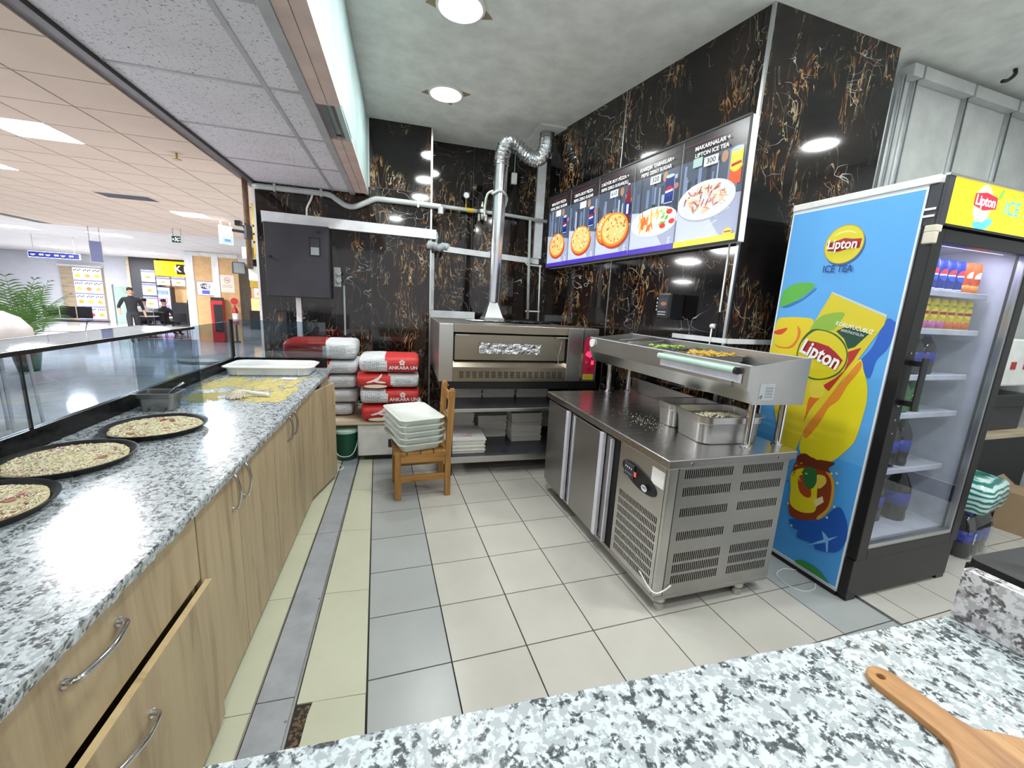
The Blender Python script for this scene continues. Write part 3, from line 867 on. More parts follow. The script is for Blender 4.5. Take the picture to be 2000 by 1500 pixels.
o = mb.build('cornmeal', 'cornmeal', loc=L(0, 0, CT), rotz=LROT); o['kind'] = 'stuff'
o['label'] = 'yellow cornmeal dusted over the far end of the granite counter'

# ================================================================== flour sacks, chair, trays
m, nt, b = new_mat('sack_paper_white'); setp(b, '#d5d8da', 0.55)
bump(nt, b, noise(nt, coords(nt, (3, 3, 9)), 4.0, 4, 0.6, 0.5), 0.9, 0.03)
m, nt, b = new_mat('sack_paper_red'); setp(b, '#c9322f', 0.5)
bump(nt, b, noise(nt, coords(nt, (3, 3, 9)), 4.0, 4, 0.6, 0.5), 0.5, 0.02)
def sack(name, label, loc, rotz, hx, hy, h, red_side, flip_curve, lettering, group):
    """bag lying flat, long side along x, origin on the underside; the red part lies at one end"""
    t = thing('flour_sack', label, 'sack', loc, rotz, group)
    N, Kk = 28, 20
    seed = rng.uniform(0, 50)
    rings = []
    for i in range(N + 1):
        x = -1 + 2 * i / N
        e = max(0.0, 1 - abs(x) ** 9) ** 0.28
        pinch = 0.62 + 0.38 * e
        ring = []
        for j in range(Kk):
            a = 2 * math.pi * j / Kk
            cy, cz = math.cos(a), math.sin(a)
            sy = math.copysign(abs(cy) ** 0.45, cy); sz = math.copysign(abs(cz) ** 0.55, cz)
            w = mnoise.noise(Vector((x * 3 + seed, sy * 2, sz * 2))) * 0.055
            ring.append((x * hx * (1 + 0.015 * sz), sy * hy * (0.9 + 0.1 * e) * (1 + w * 0.5), h / 2 + sz * (h / 2) * pinch * (1 + (w if sz > 0 else 0))))
        rings.append(ring)
    mb = MB()
    vs = [p for r_ in rings for p in r_]; n_ = Kk
    fs = []; ms = []
    for i in range(N):
        for j in range(n_):
            fs.append((i * n_ + j, i * n_ + (j + 1) % n_, (i + 1) * n_ + (j + 1) % n_, (i + 1) * n_ + j))
            a = 2 * math.pi * (j + .5) / n_
            xx = -1 + 2 * (i + .5) / N
            edge = -0.08 + (0.07 * math.sin(a) if flip_curve else -0.07 * math.sin(a))
            isred = (xx > edge) if red_side > 0 else (xx < -edge)
            ms.append(1 if isred else 0)
    fs += [tuple(reversed(range(n_))), tuple(range(N * n_, (N + 1) * n_))]; ms += [0 if red_side > 0 else 1, 1 if red_side > 0 else 0]
    fs = [tuple(reversed(f)) for f in fs]
    mb.v = vs; mb.f = fs; mb.m = ms
    o = mb.build('bag', ['sack_paper_white', 'sack_paper_red'], t, smooth=True, auto=1.2)
    sub = o.modifiers.new('sub', 'SUBSURF'); sub.levels = 1; sub.render_levels = 1
    y = -hy - 0.006
    if lettering == 'name':
        text('lettering', 'ANKARA UN', 0.043, ink('#f2e4e0'), t, (red_side * hx * 0.46, y - 0.002, h * 0.36), bold=0.001)
        f = Flat(y=y - 0.001)
        for k in range(5):
            a = math.pi / 2 + k * 2 * math.pi / 5
            f.ell(red_side * hx * 0.42 + 0.016 * math.cos(a), h * 0.66 + 0.016 * math.sin(a), 0.011, 0.011, ink('#f2e4e0'), 10)
        f.ell(red_side * hx * 0.42, h * 0.66, 0.007, 0.007, ink('#c9322f'), 8)
        f.build('flower_emblem', t)
    if lettering == 'wheat':
        f = Flat(y=y - 0.001)
        cx = red_side * hx * 0.36
        for k, (dx, dz, rx, rot) in enumerate(((-.03, 0, .06, .25), (.0, .018, .05, .5), (.02, .03, .045, .9), (0.03, -.01, .05, -.1))):
            f.ell(cx + dx, h * 0.55 + dz, rx, 0.009, ink('#f2e4e0'), 14, rot)
        f.ell(cx - 0.01, h * 0.2, 0.10, 0.016, ink('#e8dcc8'), 18)
        f.build('wheat_emblem', t)
    f = Flat(y=y)
    wx = -red_side * hx * 0.52
    for k in range(8): f.rect(wx - 0.075 + k * 0.017, h * 0.25, wx - 0.075 + k * 0.017 + 0.004, h * (0.72 - 0.02 * (k % 3)), ink('#9aa0a6'))
    f.build('printed_lines', t)
    return t
GR = 'flour sacks stacked right of the counter end'
for k, (z, h, rs, letr, lab, dv) in enumerate((
        (0.361, 0.155, -1, 'wheat', 'red flour sack at the bottom of the right-hand stack', 0.02),
        (0.521, 0.146, 1, 'name', 'red and white ANKARA UN flour sack second from the bottom of the right-hand stack', 0.0),
        (0.670, 0.136, -1, 'wheat', 'flour sack with red wheat end second from the top of the right-hand stack', -0.015),
        (0.809, 0.158, 1, 'name', 'red and white ANKARA UN flour sack on top of the right-hand stack', 0.0))):
    sack('flour_sack', lab, L(0.515 + dv, 2.60, z), LROT + rng.uniform(-.02, .02), 0.275 - 0.012 * (k % 2), 0.235, h, rs, k % 2 == 0, letr, GR)
GL = 'flour sacks stacked behind the counter end'
for k, (z, h, lab, hx, dv) in enumerate((
        (0.361, 0.120, 'white flour sack at the bottom of the left-hand stack', 0.26, -0.015),
        (0.485, 0.132, 'white flour sack second from the bottom of the left-hand stack', 0.285, 0.01),
        (0.621, 0.132, 'white flour sack in the middle of the left-hand stack', 0.28, 0.0),
        (0.757, 0.128, 'white flour sack second from the top of the left-hand stack', 0.285, 0.01),
        (0.889, 0.180, 'flour sack with dark red end on top of the left-hand stack', 0.31, -0.03))):
    sack('flour_sack', lab, L(-0.065 + dv, 2.83, z), LROT + rng.uniform(-.03, .03), hx, 0.255, h, -1, False, None, GL)
# platform, white chest, bucket
tag(box('platform_board', -0.36, 0.86, 2.345, 3.10, 0.3445, 0.360, 'board_beige', None, 0.003, loc=L(0, 0), rotz=LROT), 'beige board carrying the stacked flour sacks', 'board')
wc = thing('white_chest', 'white metal chest under the flour sacks', 'cabinet', L(0.52, 2.36, 0), LROT)
box('body', -0.285, 0.285, 0, 0.6, 0.045, 0.344, 'white_paint', wc, 0.012)
box('plinth', -0.23, 0.27, 0.03, 0.58, 0.0, 0.045, 'black_plastic', wc)
f = Flat(y=-0.0015); f.rect(-0.02, 0.12, 0.02, 0.20, ink('#33353a')); f.build('label_plate', wc)
bk = thing('bucket', 'dark green bucket with a pale lid beside the white chest', 'bucket', L(0.125, 2.455, 0))
MB().lathe([(0.085, 0.0), (0.105, 0.27), (0.108, 0.272), (0.100, 0.272), (0.0001, 0.262)], 24).build('pail', 'green_dark', bk, smooth=True, auto=0.7)
MB().lathe([(0.112, 0.262), (0.114, 0.285), (0.10, 0.295), (0.0001, 0.295)], 24).build('lid', 'green_pale', bk, smooth=True, auto=0.7)
MB().tube(smooth_path([(-0.11, -0.02, 0.2), (-0.07, -0.12, 0.09), (0.0, -0.135, 0.06), (0.07, -0.12, 0.09), (0.11, -0.02, 0.2)], 5), 0.004, 6).build('bail', 'white_plastic', bk, smooth=True)
tag(MB().tube(smooth_path([(0, 0, 0.004), (0.05, -0.03, 0.004), (0.10, 0.02, 0.004), (0.07, 0.09, 0.004), (0.02, 0.11, 0.004)], 6), 0.004, 6).build('white_cable', 'white_plastic', loc=L(0.03, 2.18, 0), rotz=LROT, smooth=True), 'white cable lying on the floor by the green bucket', 'cable')

# ---- wooden chair with trays
ch = thing('wooden_chair', 'small orange pine chair carrying a stack of white trays', 'chair', (0.365, 1.66, 0), 0.02)
PW = 0.022
lx0, lx1, ly0, ly1 = -0.185, 0.185, -0.155, 0.165
for x, y in ((lx0, ly0), (lx0, ly1)): box('leg', x - PW, x + PW, y - PW, y + PW, 0, 0.375, 'pine_orange', ch, 0.004)
for y in (ly0, ly1):
    mb = MB(); 
    z1 = 0.845
    mb.loops([[(lx1 - PW, y - 0.017, 0), (lx1 + PW, y - 0.017, 0), (lx1 + PW, y + 0.017, 0), (lx1 - PW, y + 0.017, 0)],
              [(lx1 - PW, y - 0.017, 0.36), (lx1 + PW, y - 0.017, 0.36), (lx1 + PW, y + 0.017, 0.36), (lx1 - PW, y + 0.017, 0.36)],
              [(lx1 - PW + 0.02, y - 0.017, z1 - 0.02), (lx1 + PW + 0.022, y - 0.017, z1 - 0.02), (lx1 + PW + 0.022, y + 0.017, z1 - 0.02), (lx1 - PW + 0.02, y + 0.017, z1 - 0.02)],
              [(lx1 - PW + 0.03, y - 0.012, z1), (lx1 + PW + 0.014, y - 0.012, z1), (lx1 + PW + 0.014, y + 0.012, z1), (lx1 - PW + 0.03, y + 0.012, z1)]])
    mb.build('leg', 'pine_orange', ch, 0.004)
box('apron', lx0, lx1, ly0 - 0.012, ly0 + 0.012, 0.285, 0.350, 'pine_orange_x', ch, 0.003)
box('apron', lx0, lx1, ly1 - 0.012, ly1 + 0.012, 0.285, 0.350, 'pine_orange_x', ch, 0.003)
box('apron', lx0 - 0.012, lx0 + 0.012, ly0, ly1, 0.285, 0.350, 'pine_orange', ch, 0.003)
box('apron', lx1 - 0.012, lx1 + 0.012, ly0, ly1, 0.285, 0.350, 'pine_orange', ch, 0.003)
box('stretcher', lx0, lx1, ly0 - 0.010, ly0 + 0.010, 0.135, 0.185, 'pine_orange_x', ch, 0.003)
box('stretcher', lx0, lx1, ly1 - 0.010, ly1 + 0.010, 0.135, 0.185, 'pine_orange_x', ch, 0.003)
box('stretcher', lx0 - 0.010, lx0 + 0.010, ly0, ly1, 0.20, 0.245, 'pine_orange', ch, 0.003)
for k in range(4): box('seat_slat', lx0 - 0.03 + k * 0.098, lx0 + 0.062 + k * 0.098, ly0 - 0.012, ly1 + 0.012, 0.350, 0.372, 'pine_orange', ch, 0.003)
box('back_rail', lx1 + 0.010, lx1 + 0.030, ly0, ly1, 0.735, 0.795, 'pine_orange', ch, 0.003)
box('back_rail', lx1 + 0.004, lx1 + 0.024, ly0, ly1, 0.545, 0.60, 'pine_orange', ch, 0.003)
names = ['lowest of the five', 'second from the bottom', 'middle one', 'second from the top', 'topmost of the five']
src = None
for k in range(5):
    z0 = 0.3735 + k * 0.0475
    t = thing('food_tray', 'white plastic tray in the stack on the pine chair, ' + names[k], 'tray', (0.308 + 0.002 * (k % 2), 1.735 - 0.002 * k, z0), 0.235 + 0.02 * (k % 3 - 1), 'white trays stacked on the pine chair')
    if src is None:
        lp = [rloop(0.130, 0.220, 0.035, 0.0), rloop(0.140, 0.230, 0.04, 0.004), rloop(0.158, 0.250, 0.05, 0.052), rloop(0.172, 0.264, 0.055, 0.054), rloop(0.174, 0.266, 0.055, 0.060), rloop(0.160, 0.252, 0.05, 0.062), rloop(0.150, 0.242, 0.045, 0.056), rloop(0.142, 0.232, 0.04, 0.050)]
        src = MB().loops(lp).build('shell', 'tray_white', t, smooth=True, auto=0.8)
    else: share(src, 'shell', t, (0, 0, 0))

# ================================================================== oven corner (counter frame)
def thingL(name, label, cat, v, u, z=0.0, group=None, rot=0.0):
    return thing(name, label, cat, L(v, u, z), LROT + rot, group)
ov = thingL('pizza_oven', 'wide stainless steel pizza oven on a black stand', 'oven', 1.60, 1.90, 0.833)
V0, V1, D0, D1 = 0.907 - 1.6, 2.150 - 1.6, 1.022 - 1.6, 2.012 - 1.6
H = 1.303 - 0.833
box('body', V0 + 0.002, V1 - 0.002, 0.05, 1.05, 0.002, H - 0.002, 'steel', ov)
box('front_frame', V0, D0, 0, 0.05, 0, H, 'steel', ov, 0.004)
box('front_frame', D1, V1, 0, 0.05, 0, H, 'steel_dark', ov, 0.004)
box('front_frame', D0, D1, 0, 0.05, H - 0.066, H, 'steel_oven', ov, 0.003)
mb = MB()
rows = [(1.075 - 1.6 + k * 0.0, 0) for k in range(1)]
perf(mb, D0, D1, 0, 0.113, 0.002, 0.010, [(1.075 - 1.6 + c * 0.054, 1.075 - 1.6 + c * 0.054 + 0.036, 0.034 + r_ * 0.014, 0.034 + r_ * 0.014 + 0.006, 2) for r_ in range(4) for c in range(17)], bar=0.04)
mb.build('vent_panel', 'steel_oven', ov)
box('vent_back', D0, D1, 0.03, 0.034, 0.0, 0.112, 'void_black', ov)
MB().prism([(0.0, 0.113), (0.0, 0.120), (0.05, 0.168), (0.05, 0.113)], D0, D1, axis='x').build('ledge', 'steel_oven', ov)
d = box('door', D0 + 0.012, D1 - 0.012, 0.030, 0.045, 0.176, H - 0.082, 'steel_oven', ov, 0.003)
box('door_gap_shade', D0, D1, 0.0455, 0.0495, 0.168, H - 0.066, 'void_black', ov)  # black plate stands for the shade in the gap round the door
def crumple(name, parent, x0, x1, z0, z1, y, mat, amp=0.004, n=26, m_=8, seed=0.0):
    vs = []; fs = []
    for i in range(n + 1):
        for j in range(m_ + 1):
            x = x0 + (x1 - x0) * i / n; z = z0 + (z1 - z0) * j / m_
            e = mnoise.noise(Vector((x * 28, z * 28, seed))) + 0.6 * mnoise.noise(Vector((x * 70, z * 70, seed + 4)))
            vs.append((x + 0.003 * mnoise.noise(Vector((x * 40, z * 40, 9))), y - 0.004 - amp * (e + 0.6), z + 0.004 * mnoise.noise(Vector((z * 30, x * 40, 3)))))
    K_ = m_ + 1
    for i in range(n):
        for j in range(m_): fs.append((i * K_ + j, (i + 1) * K_ + j, (i + 1) * K_ + j + 1, i * K_ + j + 1))
    return MB().add(vs, fs).build(name, mat, parent)
o = crumple('foil_cover', d, 1.235 - 1.6, 1.773 - 1.6, 1.066 - 0.833, 1.152 - 0.833, 0.027, 'foil', 0.006, 60, 12)
o['label'] = 'crumpled foil over the oven window'
for x in (1.038 - 1.6, 1.90 - 1.6):
    MB().box(x, x + 0.115, 0.006, 0.022, 0.372, 0.388).box(x + 0.01, x + 0.03, 0.02, 0.04, 0.374, 0.386).box(x + 0.085, x + 0.105, 0.02, 0.04, 0.374, 0.386).build('handle', 'steel_dark', d, 0.003)
MB().tube(smooth_path([(D1 - 0.045, 0.03, 0.36), (D1 - 0.06, 0.02, 0.28), (D1 - 0.075, 0.022, 0.21), (D1 - 0.07, 0.012, 0.155)], 5), 0.003, 6).build('door_cable', 'chrome', d, smooth=True)
cb = box('control_box', 2.158 - 1.6, 2.300 - 1.6, 0.0, 0.45, 0, H, 'steel_dark', ov, 0.004)
box('corner_strip', V1 - 0.002, 2.160 - 1.6, -0.004, 0.02, 0, H, 'chrome', ov)
f = Flat(y=-0.0025, step=0.0008)
px0, px1 = 2.168 - 1.6, 2.284 - 1.6
f.poly([(px0, 0.075), (px1, 0.075), (px1 + 0.004, 0.26), (px1 - 0.012, 0.29), (px1 + 0.006, 0.34), (px1 + 0.004, 0.385), (px1 - 0.02, 0.402), (px0 + 0.05, 0.405), (px0 + 0.012, 0.385), (px0, 0.34)], ink('#c2173f'))
f.poly([(px0 + 0.014, 0.24), (px0 + 0.03, 0.272), (px0 + 0.085, 0.272), (px0 + 0.1, 0.24), (px0 + 0.06, 0.215)], ink('#ff3a6e', 1.0))
f.rect(px0 + 0.02, 0.165, px0 + 0.04, 0.185, ink('#e85a76')); f.rect(px0 + 0.075, 0.155, px0 + 0.10, 0.19, ink('#ff4668', 1.2))
f.rect(px0 + 0.045, 0.10, px0 + 0.07, 0.125, ink('#9d1030'))
f.build('control_fascia', cb)
MB().cyl((px0 + 0.078, -0.003, 0.325), (px0 + 0.078, -0.028, 0.325), 0.022, 0.019, 20).build('knob', 'black_plastic', cb)
f = Flat(y=-0.002); f.rect(2.176 - 1.6, 0.020, 2.274 - 1.6, 0.067, ink('#dcc01f'))
for k in range(3): f.rect(2.19 - 1.6, 0.030 + k * 0.012, 2.262 - 1.6, 0.033 + k * 0.012, ink('#6d5f12'))
f.build('warning_label', cb)

st = thingL('oven_stand', 'black metal stand with two shelves under the oven', 'stand', 1.62, 1.90, 0.0)
mb = MB()
mb.box(0.922 - 1.62, 2.325 - 1.62, 0.012, 0.05, 0.768, 0.8325).box(0.922 - 1.62, 2.325 - 1.62, 0.82, 0.85, 0.768, 0.8325)
for x in (0.922, 2.29): mb.box(x - 1.62, x + 0.035 - 1.62, 0.05, 0.82, 0.768, 0.8325)
mb.build('top_frame', 'black_metal', st)
for x, y in ((0.995, 0.025), (2.22, 0.025), (0.995, 0.78), (2.22, 0.78)): box('leg', x - 1.62, x + 0.042 - 1.62, y, y + 0.042, 0.0, 0.768, 'black_metal', st, 0.002)
for z0, z1, nm in ((0.570, 0.598, 'shelf'), (0.118, 0.172, 'shelf')):
    s_ = MB().box(0.96 - 1.62, 2.28 - 1.62, 0.012, 0.80, z1 - 0.012, z1).build('shelf', 'dark_shelf', st)
    box('shelf_lip', 0.96 - 1.62, 2.28 - 1.62, 0.0, 0.011, z0, z1, 'steel', s_, 0.002)
for x in (0.948, 0.988, 2.05, 2.09): MB().cyl((x - 1.62, 0.012, 0.802), (x - 1.62, 0.006, 0.802), 0.007, n=10).build('bolt', 'chrome', st)

# ---- pizza boxes
pb = None
def pizza_box(label, v, u, z, w, d_, h, group, rot=0.0):
    global pb
    t = thing('pizza_box', label, 'box', L(v, u, z), LROT + rot, group)
    if pb is None:
        pb = (MB().box(-0.488, 0.488, -0.488, 0.488, 0, 0.56).build('tray', 'carton_white', t), MB().box(-0.480, 0.480, -0.480, 0.480, 0.56, 0.64).box(-0.505, 0.505, -0.505, 0.505, 0.64, 0.985).build('lid', 'carton_white', t))
        for q in pb: q.scale = (w, d_, h)
    else:
        for q, nm in zip(pb, ('tray', 'lid')): share(q, nm, t, (0, 0, 0), 0.0, (w, d_, h))
    return t
ORD = ['at the bottom', 'second from the bottom', 'third from the bottom', 'fourth from the bottom', 'fifth from the bottom', 'on top']
def pile(v, u, z, w, d_, h, n_, where, group, rot=0.0, jit=0.006):
    for k in range(n_):
        o_ = 'on top' if k == n_ - 1 else ORD[k]
        pizza_box('pizza box %s of %s' % (o_, where), v + rng.uniform(-jit, jit), u + rng.uniform(-jit, jit), z + k * h, w, d_, h, group, rot)
GB = 'pizza boxes on the oven stand'
pile(1.205, 2.46, 0.5985, 0.292, 0.30, 0.042, 3, 'the left pile on the upper shelf', GB)
pile(1.520, 2.46, 0.5985, 0.315, 0.30, 0.042, 3, 'the middle pile on the upper shelf', GB)
pile(1.850, 2.46, 0.5985, 0.315, 0.30, 0.042, 3, 'the right pile on the upper shelf', GB)
pile(1.135, 2.185, 0.1725, 0.40, 0.40, 0.032, 4, 'the low front pile on the bottom shelf', GB)
pile(1.795, 2.41, 0.1725, 0.305, 0.32, 0.047, 6, 'the tall right pile on the bottom shelf', GB)
pile(1.485, 2.545, 0.1725, 0.29, 0.28, 0.044, 5, 'the shaded back pile, bottom shelf', GB, 0.0, 0.004)
pile(1.145, 2.53, 0.1725, 0.30, 0.28, 0.05, 6, 'the pile behind the low front boxes', GB)
f = Flat()
for q in range(9):
    a = rng.uniform(0, 3.1); x, z = rng.uniform(-.05, .05), rng.uniform(-.05, .05)
    f.ell(x, z, rng.uniform(.012, .03), 0.004, ink('#d98a94'), 10, a)
# print on the lid of the low front pile
top = [o_ for o_ in COL.objects if o_.get('label', '').startswith('pizza box on top of the low front')][0]
o = f.build('lid_print', top, (0.03, -0.07, 0.0325)); o.rotation_euler = (-math.pi / 2, 0, 0)

# ---- things lying on the oven
tag(crumple('foil_sheet', None, 0, 0.30, 0, 0.20, 0, 'foil', 0.008, 24, 18, 7.0), 'crumpled sheet of foil lying on the oven top', 'foil')
o = COL.objects['foil_sheet']; o.rotation_euler = (-math.pi / 2 * 1.0, 0, LROT); o.location = L(1.62, 2.34, 1.306)
tag(crumple('paper_sheet', None, 0, 0.34, 0, 0.22, 0, 'white_paint', 0.004, 12, 10, 2.0), 'white paper sheet lying on the oven top', 'paper')
o = COL.objects['paper_sheet']; o.rotation_euler = (-math.pi / 2, 0, LROT + 0.2); o.location = L(1.25, 2.35, 1.306)
bt = thingL('baking_tray', 'thin black baking tray lying flat on the oven top', 'tray', 1.72, 2.62, 1.3035)
lp = [rloop(0.33, 0.15, 0.02, 0.0), rloop(0.345, 0.165, 0.025, 0.014), rloop(0.341, 0.161, 0.025, 0.014), rloop(0.326, 0.146, 0.02, 0.003)]
MB().loops(lp).build('plate', 'black_pan', bt)

# ---- exhaust duct
dc = thingL('exhaust_duct', 'silver exhaust duct rising from the oven and bending into the ceiling', 'duct', 1.535, 2.84, 1.3035)
def dl(v, u, z): return (v - 1.535, u - 2.84, z - 1.3035)
box('hood_flange', -0.105, 0.105, -0.105, 0.105, 0.0, 0.030, 'aluminium', dc, 0.002)
hl = [[(x * 0.098, y * 0.098, 0.030) for x, y in rrect(1, 1, 0.1, 3)], [(0.058 * math.cos(a), 0.058 * math.sin(a), 0.185) for a in [math.pi / 2 * 0 + math.atan2(y, x) for x, y in rrect(1, 1, 0.1, 3)]]]
MB().loops(hl).build('hood', 'aluminium', dc)
pts = []; rs = []
for k in range(64):
    t_ = k / 63; z = 0.18 + t_ * (2.83 - 1.3035 - 0.18)
    pts.append((0.002 + 0.026 * t_, 0, z)); rs.append(0.055 + 0.012 * t_ + (0.0016 if k % 2 else 0))
MB().tube(pts, rs, 20).build('spiral_pipe', 'foil', dc, smooth=True, auto=0.9)
path = smooth_path([dl(1.563, 2.84, 2.80), dl(1.567, 2.84, 2.90), dl(1.612, 2.85, 3.00), dl(1.710, 2.87, 3.01), dl(1.835, 2.89, 2.945), dl(1.955, 2.93, 2.94), dl(2.045, 2.98, 3.04), dl(2.075, 3.03, 3.16), dl(2.078, 3.045, 3.247)], 12)
MB().tube(path, [0.064 + (0.011 if k % 2 else 0) + 0.002 * math.sin(k * 1.7) for k in range(len(path))], 22).build('flexible_pipe', 'foil', dc)
MB().tube([(0.012 + 0.072 * math.cos(a), 0.072 * math.sin(a), 1.24 + 0.012 * math.sin(3 * a)) for a in [6.283 * k / 24 for k in range(24)]], 0.013, 8, closed=True).tube(smooth_path([(-0.05, -0.04, 1.25), (-0.10, 0.0, 1.22), (-0.115, 0.04, 1.10), (-0.11, 0.05, 1.02)], 5), 0.011, 8).tube(smooth_path([(0.07, -0.03, 1.24), (0.10, 0, 1.20), (0.09, 0.03, 1.13)], 5), 0.010, 8).build('rope_tie', 'rope', dc, smooth=True)
tag(MB().box(-0.17, 0.17, -0.24, 0.26, 0, 0.014).build('ceiling_plate', 'ceiling_paint', loc=L(2.12, 3.10, ROOM_H - 0.0145), rotz=LROT), 'flat patch plate round the duct hole in the ceiling', 'plate')

# ---- gas line and fittings on the back walls
gp = thingL('gas_pipe', 'pale grey gas pipe running along the back wall under the tile ceiling', 'pipe', 0.0, UA, 0.0)
Y1 = -0.035
MB().tube(smooth_path([(-0.76, Y1, 2.474), (-0.40, Y1, 2.474), (-0.11, Y1, 2.470), (-0.02, Y1, 2.43), (0.06, Y1, 2.385), (0.14, Y1, 2.378), (0.24, Y1, 2.42), (0.34, Y1, 2.470), (0.42, Y1, 2.480), (0.75, Y1, 2.478), (1.03, Y1, 2.474)], 6), 0.027, 12).build('main_run', 'pipe_grey', gp, smooth=True)
for v_ in (-0.58, -0.16, 0.79): MB().box(v_ - 0.012, v_ + 0.012, -0.066, 0, 2.435, 2.512).build('clamp', 'aluminium', gp, 0.003)
MB().cyl((1.03, Y1, 2.474), (1.03, Y1, 2.40), 0.03, n=14).build('elbow', 'pipe_grey', gp)
gm = thingL('gas_meter_line', 'grey gas line with a round pressure gauge and regulator behind the duct', 'pipe', 0.0, UB, 0.0)
Y2 = -0.078
MB().tube([(1.00, Y2, 2.545), (1.48, Y2, 2.535)], 0.023, 12).build('inlet_pipe', 'pipe_grey', gm, smooth=True)
MB().tube([(1.60, Y2, 2.535), (1.84, Y2, 2.53), (2.36, Y2, 2.505)], 0.020, 12).build('outlet_pipe', 'pipe_grey', gm, smooth=True)
MB().cyl((1.35, Y2, 2.54), (1.35, Y2, 2.66), 0.008, n=8).cyl((1.35, Y2, 2.56), (1.35, Y2, 2.60), 0.014, n=8).build('gauge_stem', 'brass', gm)
MB().cyl((1.35, Y2 - 0.012, 2.695), (1.35, Y2 + 0.015, 2.695), 0.036, n=24).build('gauge', 'chrome', gm)
MB().cyl((1.35, Y2 - 0.014, 2.695), (1.35, Y2 - 0.0121, 2.695), 0.030, n=24).build('gauge_face', 'white_paint', gm)
MB().cyl((1.355, Y2, 2.536), (1.44, Y2, 2.535), 0.026, n=12).build('yellow_band', 'yellow_paint', gm)
MB().lathe([(0.02, -0.09), (0.03, -0.06), (0.03, -0.03), (0.06, -0.02), (0.062, 0.02), (0.05, 0.03), (0.03, 0.05), (0.03, 0.08), (0.012, 0.085), (0.012, 0.11)], 18, (1.545, Y2, 2.535)).build('regulator', 'steel', gm, smooth=True, auto=0.6)
MB().cyl((1.50, Y2 - 0.03, 2.50), (1.50, Y2 - 0.03, 2.42), 0.016, n=10).cyl((1.585, Y2 - 0.02, 2.50), (1.585, Y2 - 0.02, 2.43), 0.02, n=10).build('valve', 'steel', gm)
MB().tube([(2.145, Y2, 2.50), (2.16, Y2, 2.0), (2.185, Y2, 1.30)], 0.017, 10).build('drop_pipe', 'pipe_grey', gm, smooth=True)
MB().tube([(2.31, Y2, 1.98), (2.33, Y2, 1.25)], 0.010, 8).build('drop_pipe', 'white_plastic', gm, smooth=True)
MB().tube([(2.155, Y2, 1.97), (2.33, Y2, 1.965)], 0.009, 8).build('crossbar', 'white_plastic', gm)
MB().tube([(2.15, Y2, 1.40), (2.34, Y2, 1.40)], 0.009, 8).build('crossbar', 'white_plastic', gm)
MB().tube([(2.07, Y2, 2.03), (2.15, Y2, 1.965)], 0.007, 8).build('crossbar', 'white_plastic', gm)

tr = MB().add([(-0.712, -0.05, 2.150), (0.985, -0.05, 2.132), (0.985, -0.05, 2.228), (-0.715, -0.05, 2.252), (-0.712, 0, 2.150), (0.985, 0, 2.132), (0.985, 0, 2.228), (-0.715, 0, 2.252)], [(0, 1, 2, 3), (3, 2, 6, 7), (0, 4, 5, 1), (1, 5, 6, 2), (0, 3, 7, 4), (4, 7, 6, 5)])
tag(tr.build('cable_trunking', 'trunking_white', loc=L(0, UA), rotz=LROT), 'white cable trunking above the grey electrical cabinet', 'trunking')
tr = MB().add([(1.10, -0.04, 2.050), (2.30, -0.04, 1.990), (2.30, -0.04, 2.054), (1.10, -0.04, 2.115), (1.10, 0, 2.050), (2.30, 0, 1.990), (2.30, 0, 2.054), (1.10, 0, 2.115)], [(0, 1, 2, 3), (3, 2, 6, 7), (0, 4, 5, 1), (1, 5, 6, 2), (0, 3, 7, 4), (4, 7, 6, 5)])
tag(tr.build('cable_trunking', 'trunking_white', loc=L(0, UB), rotz=LROT), 'white cable trunking crossing behind the exhaust duct', 'trunking')
tag(box('cable_trunking', 2.225, 2.325, -0.05, 0, 2.06, 3.20, 'trunking_white', None, 0.003, loc=L(0, UB), rotz=LROT), 'upright white cable trunking in the corner beside the menu board', 'trunking')
tag(box('cable_trunking', 0.942, 0.995, -0.05, 0, 1.36, 2.02, 'trunking_white', None, 0.003, loc=L(0, UB), rotz=LROT), 'upright white cable trunking at the left edge of the recess', 'trunking')
tag(box('cable_trunking', 0.942, 1.50, -0.06, 0, 1.27, 1.355, 'trunking_white', None, 0.003, loc=L(0, UB), rotz=LROT), 'short white cable trunking just above the oven top', 'trunking')
tag(MB().tube(smooth_path([(-0.245, -0.03, 2.45), (-0.26, -0.04, 2.40), (-0.30, -0.03, 2.32), (-0.305, -0.02, 2.25)], 5), 0.010, 8).build('cable', 'white_plastic', loc=L(0, UA), rotz=LROT, smooth=True), 'white cable curving from the gas pipe down to the trunking', 'cable')
tag(box('conduit', -0.445, -0.395, -0.03, 0, 0.60, 1.43, 'trunking_white', None, 0.004, loc=L(0, UA), rotz=LROT), 'white conduit running down from the electrical cabinet', 'conduit')
tag(box('conduit', 0.018, 0.036, -0.02, 0, 1.05, 1.58, 'mesh_grey', None, 0.003, loc=L(0, UA), rotz=LROT), 'thin grey conduit on the marble beside the electrical cabinet', 'conduit')
tag(box('seam_cover', 1.438, 1.446, -0.003, 0, 1.3, 2.95, 'grey_metal', None, 0.0, loc=L(0, UB), rotz=LROT), 'thin grey strip over the marble seam behind the duct', 'strip')

